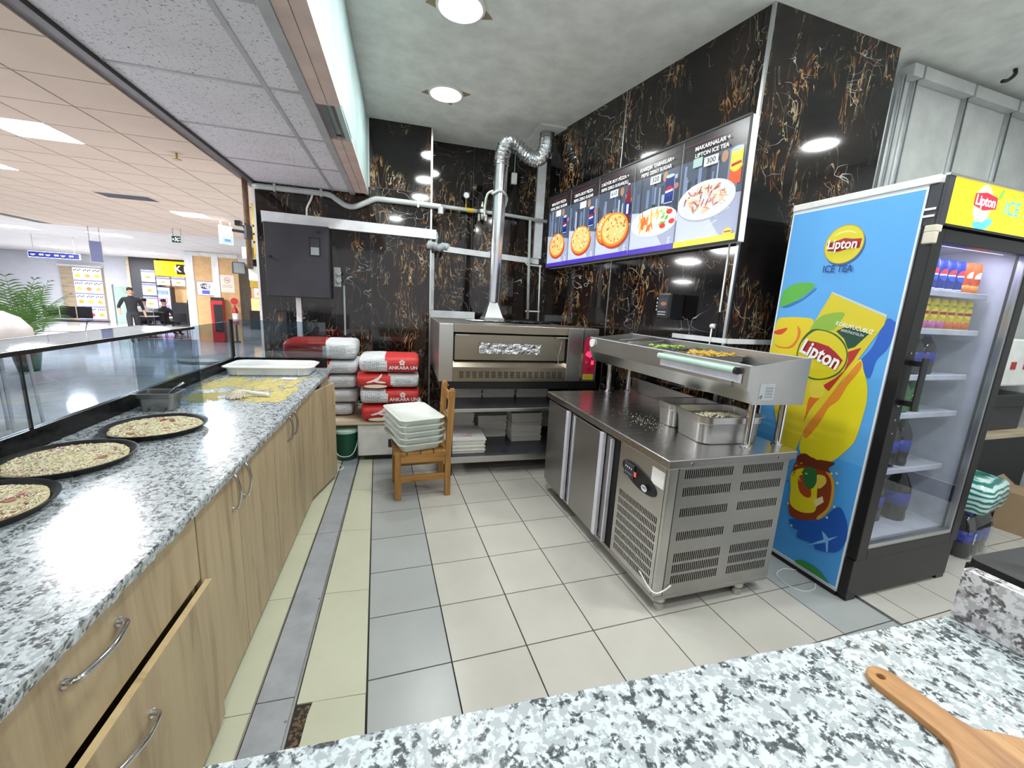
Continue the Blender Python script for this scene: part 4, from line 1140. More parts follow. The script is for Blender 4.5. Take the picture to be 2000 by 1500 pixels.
ec = thingL('electrical_cabinet', 'dark grey electrical cabinet on the black marble wall', 'cabinet', -0.392, UA, 1.431)
box('body', -0.296, 0.296, -0.10, 0, 0, 0.716, 'grey_metal', ec, 0.004)
d = box('door', -0.290, 0.290, -0.118, -0.101, 0.006, 0.710, 'grey_metal', ec, 0.004)
MB().box(0.115, 0.218, -0.122, -0.118, 0.42, 0.60).build('window_frame', 'black_metal', d)
box('window', 0.125, 0.208, -0.124, -0.122, 0.43, 0.59, 'grey_metal', d)
box('meter_plate', 0.128, 0.205, -0.126, -0.124, 0.43, 0.505, 'mesh_grey', d)
MB().cyl((-0.245, -0.118, 0.385), (-0.245, -0.130, 0.385), 0.014, n=12).build('lock', 'black_plastic', d)
MB().cyl((0.20, -0.118, 0.655), (0.20, -0.126, 0.655), 0.013, n=12).build('knob', 'black_plastic', d)
sk = thingL('socket_outlet', 'grey double socket beside the electrical cabinet', 'socket', -0.025, UA, 1.66)
MB().box(-0.04, 0.025, -0.05, 0, -0.10, 0.10).build('plate', 'mesh_grey', sk, 0.004)
MB().cyl((0.01, -0.05, 0.045), (0.01, -0.075, 0.045), 0.026, n=14).cyl((0.01, -0.05, -0.03), (0.01, -0.075, -0.03), 0.026, n=14).build('plug', 'mesh_grey', sk)
jb = thingL('junction_box', 'small white junction box hanging beside the exhaust duct', 'junction box', 1.93, UB, 2.90)
box('body', -0.032, 0.032, -0.04, 0, 0.0, 0.125, 'white_plastic', jb, 0.004)
MB().tube([(0, -0.02, 0.12), (0.002, -0.02, 0.34)], 0.006, 6).build('cable', 'mesh_grey', jb)
cf = thingL('cable_fitting', 'grey ribbed cable fitting at the end of the upper trunking', 'fitting', 0.95, UA, 2.02)
MB().tube([(-0.03 + 0.02 * k, -0.05, 0.035 + 0.012 * math.sin(k)) for k in range(11)], [0.034 + 0.008 * (k % 2) for k in range(11)], 12).build('ribbed_body', 'mesh_grey', cf)
MB().lathe([(0.0001, 0.0), (0.028, 0.01), (0.03, 0.05), (0.01, 0.09), (0.0001, 0.09)], 12, (-0.04, -0.05, 0.0)).build('end_cap', 'mesh_grey', cf, smooth=True)
MB().tube([(0.03, -0.03, 0.06), (0.05, -0.02, 0.14), (0.04, 0.0, 0.19)], 0.012, 6).build('strap', 'mesh_grey', cf)

# ================================================================== menu board
BG = 0.42                                       # backlight of the posters
mbd = thing('menu_board', 'long backlit menu board of five food posters on the marble wall', 'menu board', M(-1.067, 0, 1.905), WROT)
mbd.rotation_euler = (0, -0.028, WROT)
BW, BHt = 1.098, 0.722
box('light_box', -BW, BW, -0.068, -0.002, 0, BHt, 'white_paint', mbd, 0.003)
MB().box(-BW, BW, -0.078, -0.0685, -0.004, 0.010).box(-BW, BW, -0.078, -0.0685, BHt - 0.008, BHt + 0.004).box(-BW - 0.004, -BW + 0.008, -0.078, -0.0685, 0, BHt).box(BW - 0.008, BW + 0.004, -0.078, -0.0685, 0, BHt).build('frame', 'black_metal', mbd)
edges = [-BW + 0.008, -0.705, -0.280, 0.155, 0.613, BW - 0.008]
G_ = lambda c, k=1.0: ink(c, BG * k)
def pizza_art(f, cx, cz, rx, rz):
    f.ell(cx + 0.006, cz - 0.02, rx * 1.02, rz * 1.0, G_('#9c2a16'))
    f.ell(cx, cz - 0.012, rx * 1.0, rz * 1.0, G_('#c9431f'))
    f.ell(cx, cz, rx, rz, G_('#e0812f')); f.ell(cx, cz + 0.003, rx * 0.87, rz * 0.88, G_('#e6bd74'))
    for q in range(46):
        a = rng.uniform(0, 6.283); r_ = math.sqrt(rng.random()) * 0.84
        c = rng.choice(['#f2e3b8', '#f6ecd0', '#d86a4a', '#7f8a46', '#e79a83', '#c24a35', '#efd9a0'])
        f.ell(cx + rx * r_ * math.cos(a), cz + rz * r_ * math.sin(a) + 0.004, rng.uniform(.006, .014), rng.uniform(.005, .010), G_(c), 7, a)
def can_art(f, x, z0, z1, w, kind):
    h = z1 - z0
    if kind == 'bottle':
        f.poly([(x - w, z0), (x + w, z0), (x + w, z0 + h * .62), (x + w * .35, z0 + h * .86), (x + w * .35, z1), (x - w * .35, z1), (x - w * .35, z0 + h * .86), (x - w, z0 + h * .62)], G_('#7a1a22'))
        f.rect(x - w, z0 + h * .22, x + w, z0 + h * .55, G_('#1d2a78')); f.rect(x - w * .4, z0 + h * .26, x + w * .4, z0 + h * .50, G_('#d9def0')); f.rect(x - w * .4, z1 - .008, x + w * .4, z1 + .006, G_('#c9ccd4'))
    elif kind == 'cola':
        f.rect(x - w, z0, x + w, z1 - 0.02, G_('#1b2b6d')); f.ell(x, z1 - .02, w, .012, G_('#b9c6cf'))
        f.ell(x, z0 + h * .42, w * .9, h * .17, G_('#e9eaf2')); f.ell(x, z0 + h * .42, w * .9, h * .17, G_('#b01f33'), 14, 0, 0.3, math.pi - 0.1); f.ell(x, z0 + h * .42, w * .9, h * .17, G_('#24389a'), 14, 0, math.pi + .3, 2 * math.pi - .1)
        f.rect(x - w, z0 + .006, x + w, z0 + .012, G_('#c7cbe0'))
    else:
        f.rect(x - w, z0, x + w, z0 + h * .42, G_('#d8562c')); f.rect(x - w, z0 + h * .42, x + w, z1 - .02, G_('#cfc22a')); f.ell(x, z1 - .02, w, .014, G_('#9fb0cf'))
        f.ell(x, z0 + h * .50, w * .95, h * .18, G_('#e8d934')); f.poly([(x - w * .8, z0 + h * .46), (x + w * .9, z0 + h * .50), (x + w * .8, z0 + h * .58), (x - w * .8, z0 + h * .54)], G_('#a8242c'))
heads = [('MINI BOY PIZZA', 'PEPSI ZERO SUGAR', ''), ('ORTA BOY PIZZA', 'PEPSI ZERO SUGAR', ''), ('2 BÜYÜK BOY PİZZA +', 'PEPSI ZERO SUGAR(2L)', '610'), ('KARIŞIK TABAKLAR+', 'PEPSI ZERO SUGAR', '320'), ('MAKARNALAR +', 'LIPTON ICE TEA', '300')]
for k in range(5):
    x0, x1 = edges[k] + 0.002, edges[k + 1] - 0.002; w = x1 - x0
    P = bpy.data.objects.new('poster', None)
    f = Flat(y=-0.0690, step=0.00012)
    X = lambda a: x0 + a * w
    Z = lambda b_: 0.010 + b_ * (BHt - 0.020)
    f.rect(x0, Z(0), x1, Z(1), G_('#2b2529'))
    f.rect(x0, Z(.34), x1, Z(.80), G_('#4d5566'))
    for q in range(16):
        a = rng.random() * 0.94; ww = rng.uniform(.02, .07); zb = rng.uniform(.36, .5); zt = rng.uniform(.56, .80)
        f.rect(X(a), Z(zb), min(X(a + ww), x1), Z(zt), G_(rng.choice(['#6f7f9f', '#8795b4', '#3a3f4d', '#a3aec4', '#5b6680', '#2f333d', '#7a86a5'])))
    f.ell(X(.70), Z(.74), w * .05, .035, G_('#a9805f'), 12); f.ell(X(.93), Z(.62), w * .05, .02, G_('#b0706a'), 10)
    for q in range(4): f.rect(X(rng.random() * .8), Z(.93), min(x1, X(rng.random() * .3 + .6)), Z(.95), G_('#4a2c30'))
    f.poly([(x0, Z(0)), (x1, Z(0)), (x1, Z(.36 if k < 4 else .40)), (x0, Z(.46))], G_('#9aa0b8'))
    f.poly([(x0, Z(0.05)), (X(.75), Z(.05)), (X(.35), Z(.42)), (x0, Z(.45))], G_('#b9bfd6'))
    for q in range(5):
        a, b_ = rng.uniform(.2, .8), rng.uniform(.1, .3); f.poly([(X(a), Z(b_)), (X(a + .02), Z(b_)), (min(x1, X(a + .22)), Z(b_ + .06)), (min(x1, X(a + .2)), Z(b_ + .065))], G_('#c6cadc'))
    if k < 2:
        can_art(f, X(.80), Z(.44), Z(.70), w * .075, 'cola'); pizza_art(f, X(.46), Z(.30), w * .36, 0.115 if k == 0 else 0.125)
    elif k == 2:
        can_art(f, X(.88), Z(.36), Z(.80), w * .07, 'bottle'); pizza_art(f, X(.36), Z(.36), w * .36, 0.125); pizza_art(f, X(.56), Z(.33), w * .40, 0.135)
    elif k == 3:
        can_art(f, X(.80), Z(.46), Z(.76), w * .085, 'cola')
        f.ell(X(.52), Z(.305), w * .50, .105, G_('#b8bcc8')); f.ell(X(.52), Z(.315), w * .50, .103, G_('#e9ebee'))
        for q in range(26): f.ell(X(rng.uniform(.2, .62)), Z(rng.uniform(.24, .42)), .032, .006, G_(rng.choice(['#e9a63a', '#f0bd55', '#d9762a', '#e28f34'])), 8, rng.uniform(1.1, 1.9))
        for q in range(9): f.ell(X(rng.uniform(.28, .5)), Z(rng.uniform(.25, .36)), .026, .013, G_(rng.choice(['#cf6a2c', '#dd8038'])), 9, rng.uniform(1.2, 1.8))
        for q in range(10): f.ell(X(rng.uniform(.66, .86)), Z(rng.uniform(.26, .42)), .02, .01, G_(rng.choice(['#7fb24a', '#9ccb62', '#5d9a38'])), 8, rng.uniform(0, 3))
        for a, b_ in ((.74, .25), (.86, .38), (.92, .28)): f.ell(X(a), Z(b_), .028, .018, G_('#d8342a'), 12)
    else:
        can_art(f, X(.88), Z(.48), Z(.80), w * .085, 'tea')
        f.ell(X(.46), Z(.395), w * .46, .125, G_('#9aa0b0'), 32); f.ell(X(.46), Z(.405), w * .46, .122, G_('#e4e6ee'), 32); f.ell(X(.46), Z(.41), w * .40, .10, G_('#c9cdd8'), 28)
        for q in range(80): f.ell(X(.46) + w * .34 * math.sqrt(rng.random()) * math.cos(q * 2.4), Z(.42) + .085 * math.sqrt(rng.random()) * math.sin(q * 2.4), .028, .0042, G_(rng.choice(['#e8c79a', '#efd8b0', '#b5503a', '#d98a63', '#f1e2c0', '#a33f30', '#d9b58a'])), 8, rng.uniform(0, 3.14))
        f.rect(X(.22), Z(.72), X(.37), Z(.80), G_('#a9c3bd'))
        f.ell(X(.88), Z(.075), .03, .022, G_('#e8d23a'), 14); f.poly([(X(.83), Z(.07)), (X(.93), Z(.07)), (X(.93), Z(.085)), (X(.83), Z(.085))], G_('#b03a2a'))
    f.rect(x0, Z(0), x1, Z(.055), G_('#e3cf1d') if k == 4 else G_('#4a35ae'))
    if k < 4:
        f.ell(X(.90), Z(.075), .014, .012, G_('#e6e6f2'), 12); f.ell(X(.90), Z(.110), .011, .010, G_('#e6e6f2'), 12)
        f.ell(X(.90), Z(.075), .008, .007, G_('#8d93b0'), 12); f.ell(X(.90), Z(.110), .006, .006, G_('#8d93b0'), 12)
    if k > 0: f.rect(x0 - 0.002, Z(0), x0 + 0.0015, Z(1), ink('#15151a'))
    ty = 0.885
    f.rect(X(.40), Z(ty - .185), X(.62), Z(ty - .105), G_('#e9ecec'))
    o = f.build('poster', mbd)
    o['label'] = ['first poster, small pizza', 'second poster, one pizza and can', 'third poster, two pizzas and bottle', 'fourth poster, mixed plate and can', 'fifth poster, pasta plate and yellow can'][k]
    yy = -0.0690 - f.k * f.step - 0.0004
    n1, n2, pr2 = heads[k]
    sz = min(0.036, w * 0.92 / max(len(n1), len(n2)) / 0.58)
    text('lettering', n1, sz, G_('#f4f4f4', 1.05), o, (X(.5), yy, Z(ty)), depth=0.0001, sx=0.95, bold=0.0006)
    text('lettering', n2, sz, G_('#f4f4f4', 1.05), o, (X(.5), yy, Z(ty - .062)), depth=0.0001, sx=0.95, bold=0.0006)
    if pr2: text('price', pr2, 0.046, ink('#20262a'), o, (X(.51), yy, Z(ty - .145)), depth=0.0001, bold=0.0008)

# ---- small fixtures on the menu wall
pd = thing('card_terminal', 'black boxy payment terminal mounted on the marble below the menu board', 'terminal', M(-0.415, 0, 1.43), WROT)
box('housing', -0.062, 0.062, -0.15, -0.001, 0, 0.185, 'black_plastic', pd, 0.012)
box('screen', -0.040, 0.040, -0.1525, -0.150, 0.075, 0.150, 'grey_metal', pd, 0.003)
f = Flat(y=-0.1530); f.ell(0.004, 0.11, 0.028, 0.014, ink('#8a6248', 0.25), 14); f.build('screen_glow', pd)
for z_ in (0.030, 0.048): box('slot', -0.042, 0.030, -0.153, -0.150, z_, z_ + 0.007, 'aluminium', pd)
for z_ in (0.06, 0.085, 0.11, 0.14): box('button', -0.060, -0.054, -0.1525, -0.150, z_, z_ + 0.012, 'white_plastic', pd)
sn = thing('wall_hook', 'thin white hook rod hanging on the marble above the ledge', 'hook', M(-0.095, 0, 1.21), WROT)
MB().tube([(0, -0.02, 0.0), (0.002, -0.02, 0.185)], 0.005, 6).build('rod', 'white_plastic', sn, smooth=True)
MB().sphere((0.002, -0.02, 0.195), 0.016, 10, 6).box(-0.008, 0.012, -0.012, 0, 0.18, 0.21).build('knob', 'white_plastic', sn)

# ================================================================== refrigerated table
rt = thing('refrigerated_table', 'long stainless refrigerated worktable with two doors and vent grilles', 'fridge table', (1.335, 0.02, 0), -0.012)
TW, TL_ = 0.735, 1.42
def yz(mb_):  # turn a plate built in x-z into the y-z plane facing -x
    mb_.v = [(p[1], p[0], p[2]) for p in mb_.v]; mb_.f = [tuple(reversed(q)) for q in mb_.f]; return mb_
top = MB().box(-0.028, TW + 0.02, -0.022, TL_ + 0.035, 0.775, 0.820).build('worktop', 'steel_top', rt, 0.005)
box('core', 0.03, TW - 0.005, 0.03, TL_, 0.105, 0.7745, 'steel_dark', rt)
mb = MB()
blk = []
for zt, zb in ((0.757, 0.712), (0.668, 0.622), (0.560, 0.515), (0.435, 0.390)):
    blk += [(0.085, 0.375, zb, zt, 24), (0.435, 0.700, zb, zt, 22)]
for zt, zb in ((0.320, 0.272), (0.258, 0.212), (0.198, 0.152)):
    blk += [(0.085, 0.375, zb, zt, 24), (0.435, 0.700, zb, zt, 22)]
perf(mb, 0.052, TW, 0.095, 0.772, 0.0, 0.006, blk)
mb.build('end_grille', 'steel_dark', rt)
box('grille_back', 0.052, TW - 0.002, 0.024, 0.029, 0.10, 0.77, 'void_black', rt)
box('corner_column', 0.0, 0.050, 0.0, 0.022, 0.095, 0.772, 'steel', rt, 0.004)
box('base_rail', 0.0, TW, 0.0, TL_, 0.070, 0.0945, 'steel_dark', rt, 0.003)
mb = MB()
blk = [(0.045, 0.385, 0.128 + r_ * 0.0475, 0.128 + r_ * 0.0475 + 0.036, 26) for r_ in range(8)]
perf(mb, 0.023, 0.415, 0.096, 0.772, 0.0, 0.006, blk)
yz(mb).build('control_panel', 'steel', rt)
box('grille_back', 0.020, 0.025, 0.025, 0.41, 0.10, 0.52, 'void_black', rt)
cp = MB()
cp.add([(-0.005, 0.225 + 0.150 * math.cos(a), 0.630 + 0.052 * math.sin(a) + 0.02 * math.cos(a)) for a in [6.283 * k / 36 for k in range(36)]] + [(-0.0005, 0.225 + 0.156 * math.cos(a), 0.630 + 0.058 * math.sin(a) + 0.02 * math.cos(a)) for a in [6.283 * k / 36 for k in range(36)]],
       [tuple(range(36))] + [(k, (k + 1) % 36, 36 + (k + 1) % 36, 36 + k) for k in range(36)])
cp = cp.build('thermostat_panel', 'black_plastic', rt)
box('display', -0.014, -0.005, 0.255, 0.345, 0.605, 0.680, 'grey_metal', cp, 0.003)
f = Flat(y=0.0, step=0.0004)
for k in range(4): f.rect(-0.33 + k * 0.018, 0.652, -0.322 + k * 0.018, 0.662, ink('#d9dde2')); f.rect(-0.33 + k * 0.018, 0.622, -0.322 + k * 0.018, 0.630, ink('#9aa0a6'))
f.rect(-0.245, 0.628, -0.225, 0.655, ink('#d85a4a', 0.4)); f.ell(-0.15, 0.605, 0.024, 0.017, ink('#e4e6ea'), 14); f.rect(-0.165, 0.603, -0.135, 0.607, ink('#555a66')); f.rect(-0.165, 0.610, -0.135, 0.614, ink('#555a66'))
o = f.build('panel_print', cp, (-0.0150, 0, 0)); o.rotation_euler = (0, 0, R90)
box('price_sticker', -0.0012, 0.0, 0.030, 0.125, 0.650, 0.735, 'white_paint', rt)
for k, (a, bq) in enumerate(((0.600, 0.945), (1.080, TL_))):
    d = box('door', -0.020, -0.001, a, bq, 0.105, 0.758, 'steel_dark', rt, 0.004)
    box('handle', -0.030, -0.008, a - 0.040, a, 0.100, 0.762, 'alu_sheen', d, 0.003)
    box('grip_edge', -0.024, -0.002, a - 0.125, a - 0.112, 0.105, 0.752, 'alu_sheen', d, 0.002)
    box('grip_recess', -0.004, -0.001, a - 0.111, a - 0.040, 0.105, 0.755, 'steel_dark', d)
box('shadow_gap', -0.001, 0.004, 0.418, 0.476, 0.10, 0.77, 'void_black', rt)
box('backsplash', TW - 0.002, TW + 0.018, 0.3, TL_ + 0.03, 0.820, 0.930, 'steel', rt, 0.002)
for x, y in ((0.065, 0.035), (0.565, 0.030), (0.065, TL_ - 0.05), (0.62, TL_ - 0.05)):
    MB().lathe([(0.026, 0.0), (0.028, 0.008), (0.028, 0.035), (0.022, 0.037), (0.022, 0.045), (0.030, 0.047), (0.030, 0.070)], 18, (x, y, 0)).build('foot', 'steel', rt, smooth=True, auto=0.6)
for x in (0.10, 0.62): MB().cyl((x, -0.0225, 0.797), (x, -0.026, 0.797), 0.006, n=8).build('rivet', 'chrome', top)
MB().tube(smooth_path([(-0.006, 0.12, 0.158), (-0.012, 0.03, 0.132), (0.0, -0.012, 0.126), (0.05, -0.012, 0.134), (0.09, -0.006, 0.15)], 5), 0.004, 6).build('cable_tie', 'white_plastic', rt, smooth=True)
# ---- crumbs on the steel
mb = MB()
for k in range(150):
    x, y = 1.60 + rng.gauss(0, 0.06), 0.60 + rng.gauss(0, 0.11); r_ = rng.uniform(0.0008, 0.0020)
    mb.sphere((x, y, 0.8205), r_, 5, 3)
o = mb.build('cheese_crumbs', 'cheese'); o['kind'] = 'stuff'; o['label'] = 'pale cheese crumbs scattered on the steel worktable'

# ---- topping rail above the table
RR = 0.026
tr_ = thing('topping_rail', 'raised stainless topping rail standing on the refrigerated table', 'topping rail', (1.725, 0.03, 0.8205), RR)
RW, RL = 0.405, 1.485
zf, zb_ = 1.250 - 0.8205, 1.288 - 0.8205
prof = [(0.0, zf), (0.004, 0.322), (0.052, 0.243), (RW, 0.232), (RW, zb_), (RW - 0.012, zb_), (RW - 0.012, 0.25), (0.06, 0.258), (0.014, 0.33), (0.012, zf)]
MB().prism(prof, 0.012, RL - 0.012, axis='y').build('trough', 'steel', tr_)
endp = [(0.0, zf), (0.002, 0.322), (0.052, 0.240), (RW, 0.229), (RW + 0.002, zb_ + 0.004), (0.30, zb_ - 0.006)]
for y0, nm in ((0.0, 'end_plate'), (RL - 0.012, 'end_plate')):
    e = MB().prism(endp, y0, y0 + 0.012, axis='y').build('end_plate', 'steel', tr_)
    if y0 == 0.0:
        f = Flat(y=-0.0008); f.rect(0.085, 0.262, 0.185, 0.345, ink('#aeb4b4')); f.ell(0.10, 0.278, 0.010, 0.010, ink('#6f7677'), 12)
        for k in range(4): f.rect(0.125, 0.275 + k * 0.015, 0.175, 0.281 + k * 0.015, ink('#8d9496'))
        f.build('rating_label', e)
for x, y in ((0.125, 0.055), (0.345, 0.055), (0.145, RL - 0.10), (0.335, RL - 0.10)):
    MB().cyl((x, y, 0.0), (x, y, 0.245), 0.0185, n=16).lathe([(0.028, 0.0), (0.028, 0.006), (0.02, 0.012)], 16, (x, y, 0)).build('leg', 'chrome', tr_, smooth=True, auto=0.7)
MB().tube([(-0.016, 0.065, zf - 0.030), (-0.016, 0.625, zf - 0.030)], 0.0165, 14).build('blind_roll', 'green_pale', tr_, smooth=True, auto=0.8)
MB().cyl((-0.016, 0.052, zf - 0.030), (-0.016, 0.066, zf - 0.030), 0.018, n=14).build('roll_cap', 'black_plastic', tr_)
box('blind_flap', -0.006, -0.001, 0.035, 0.620, zf - 0.088, zf - 0.045, 'alu_sheen', tr_, 0.001)
MB().cyl((-0.001, RL - 0.045, zf - 0.040), (-0.012, RL - 0.045, zf - 0.040), 0.032, n=24).build('dial', 'white_plastic', tr_)
f = Flat(y=0); f.ell(-0.085, 0.345, 0.008, 0.012, ink('#3a3d42'), 12)
for k in range(3): f.rect(-0.092 + k * 0.006, 0.312, -0.089 + k * 0.006, 0.332, ink('#4a4d52'))
o = f.build('logo_print', tr_, (-0.0005, 0, 0)); o.rotation_euler = (0, 0, R90)
MB().box(-0.002, 0.016, 0.0, RL, zf - 0.001, zf + 0.004).build('top_flange', 'alu_sheen', tr_)
MB().box(RW - 0.022, RW + 0.002, 0.0, RL, zb_ - 0.001, zb_ + 0.003).build('top_flange', 'alu_sheen', tr_)
def railpt(x, y, z): 
    c, s = math.cos(RR), math.sin(RR); return (1.725 + c * x - s * y, 0.03 + s * x + c * y, 0.8205 + z)
plain('lettuce', '#9dbb4e', 0.6, var=0.2, vscale=60); plain('corn', '#c9a23f', 0.5, var=0.15, vscale=80); plain('olive', '#4b4a3a', 0.5)
def rail_pan(label, y, hy, food, group='steel pans in the topping rail', n_=90):
    t = thing('topping_pan', label, 'pan', railpt(RW / 2 + 0.01, y, 0.312), RR, group)
    gn_pan(t, 0.150, hy - 0.014, 0.118, 'steel', 0.010, r=0.02)
    if food:
        mb = MB()
        for k in range(n_): mb.sphere((rng.uniform(-.125, .125), rng.uniform(-hy + .035, hy - .035), rng.uniform(0.095, 0.128)), rng.uniform(.008, .014), 6, 4, sz=0.7)
        o = mb.build('filling', food, t); o['kind'] = 'stuff'
    return t
rail_pan('wide steel pan of yellow corn nearest the drinks fridge in the topping rail', 0.46, 0.125, 'corn', n_=170)
rail_pan('narrow steel pan of olives in the topping rail', 0.665, 0.075, 'olive')
rail_pan('narrow steel pan of shredded lettuce in the topping rail', 0.820, 0.075, 'lettuce')
rail_pan('empty narrow steel pan in the middle of the topping rail', 0.975, 0.075, None)
lid = thing('pan_lid', 'flat steel lid resting across the topping rail', 'lid', railpt(RW / 2, 1.13, zf + 0.006), RR)
lid.rotation_euler = (0, -0.09, RR)
MB().loops([rloop(0.165, 0.088, 0.02, 0.0), rloop(0.165, 0.088, 0.02, 0.010), rloop(0.145, 0.07, 0.02, 0.016), rloop(0.13, 0.055, 0.02, 0.012)]).build('plate', 'steel', lid)

# ---- two deep pans on the worktable
t = thing('deep_pan', 'large deep steel pan of white grated cheese on the worktable by the rail leg', 'pan', (1.815, 0.262, 0.8205), -0.10)
gn_pan(t, 0.185, 0.135, 0.148, 'steel', 0.014, r=0.055)
mb = MB()
for k in range(420):
    x, y = rng.uniform(-.155, .155), rng.uniform(-.105, .105); zz = 0.105 + 0.022 * math.exp(-((x - .05) ** 2 + (y + .02) ** 2) / .01) + rng.uniform(-.004, .004); a = rng.uniform(0, 3.14); ln = rng.uniform(.006, .014)
    mb.tube([(x, y, zz), (x + ln * math.cos(a), y + ln * math.sin(a), zz + rng.uniform(-.003, .004))], 0.0026, 4)
o = mb.build('filling', 'cheese', t); o['kind'] = 'stuff'
t = thing('deep_pan', 'smaller steel pan behind the large cheese pan on the worktable', 'pan', (1.830, 0.510, 0.8205), -0.06)
gn_pan(t, 0.165, 0.085, 0.140, 'steel', 0.012, r=0.04)

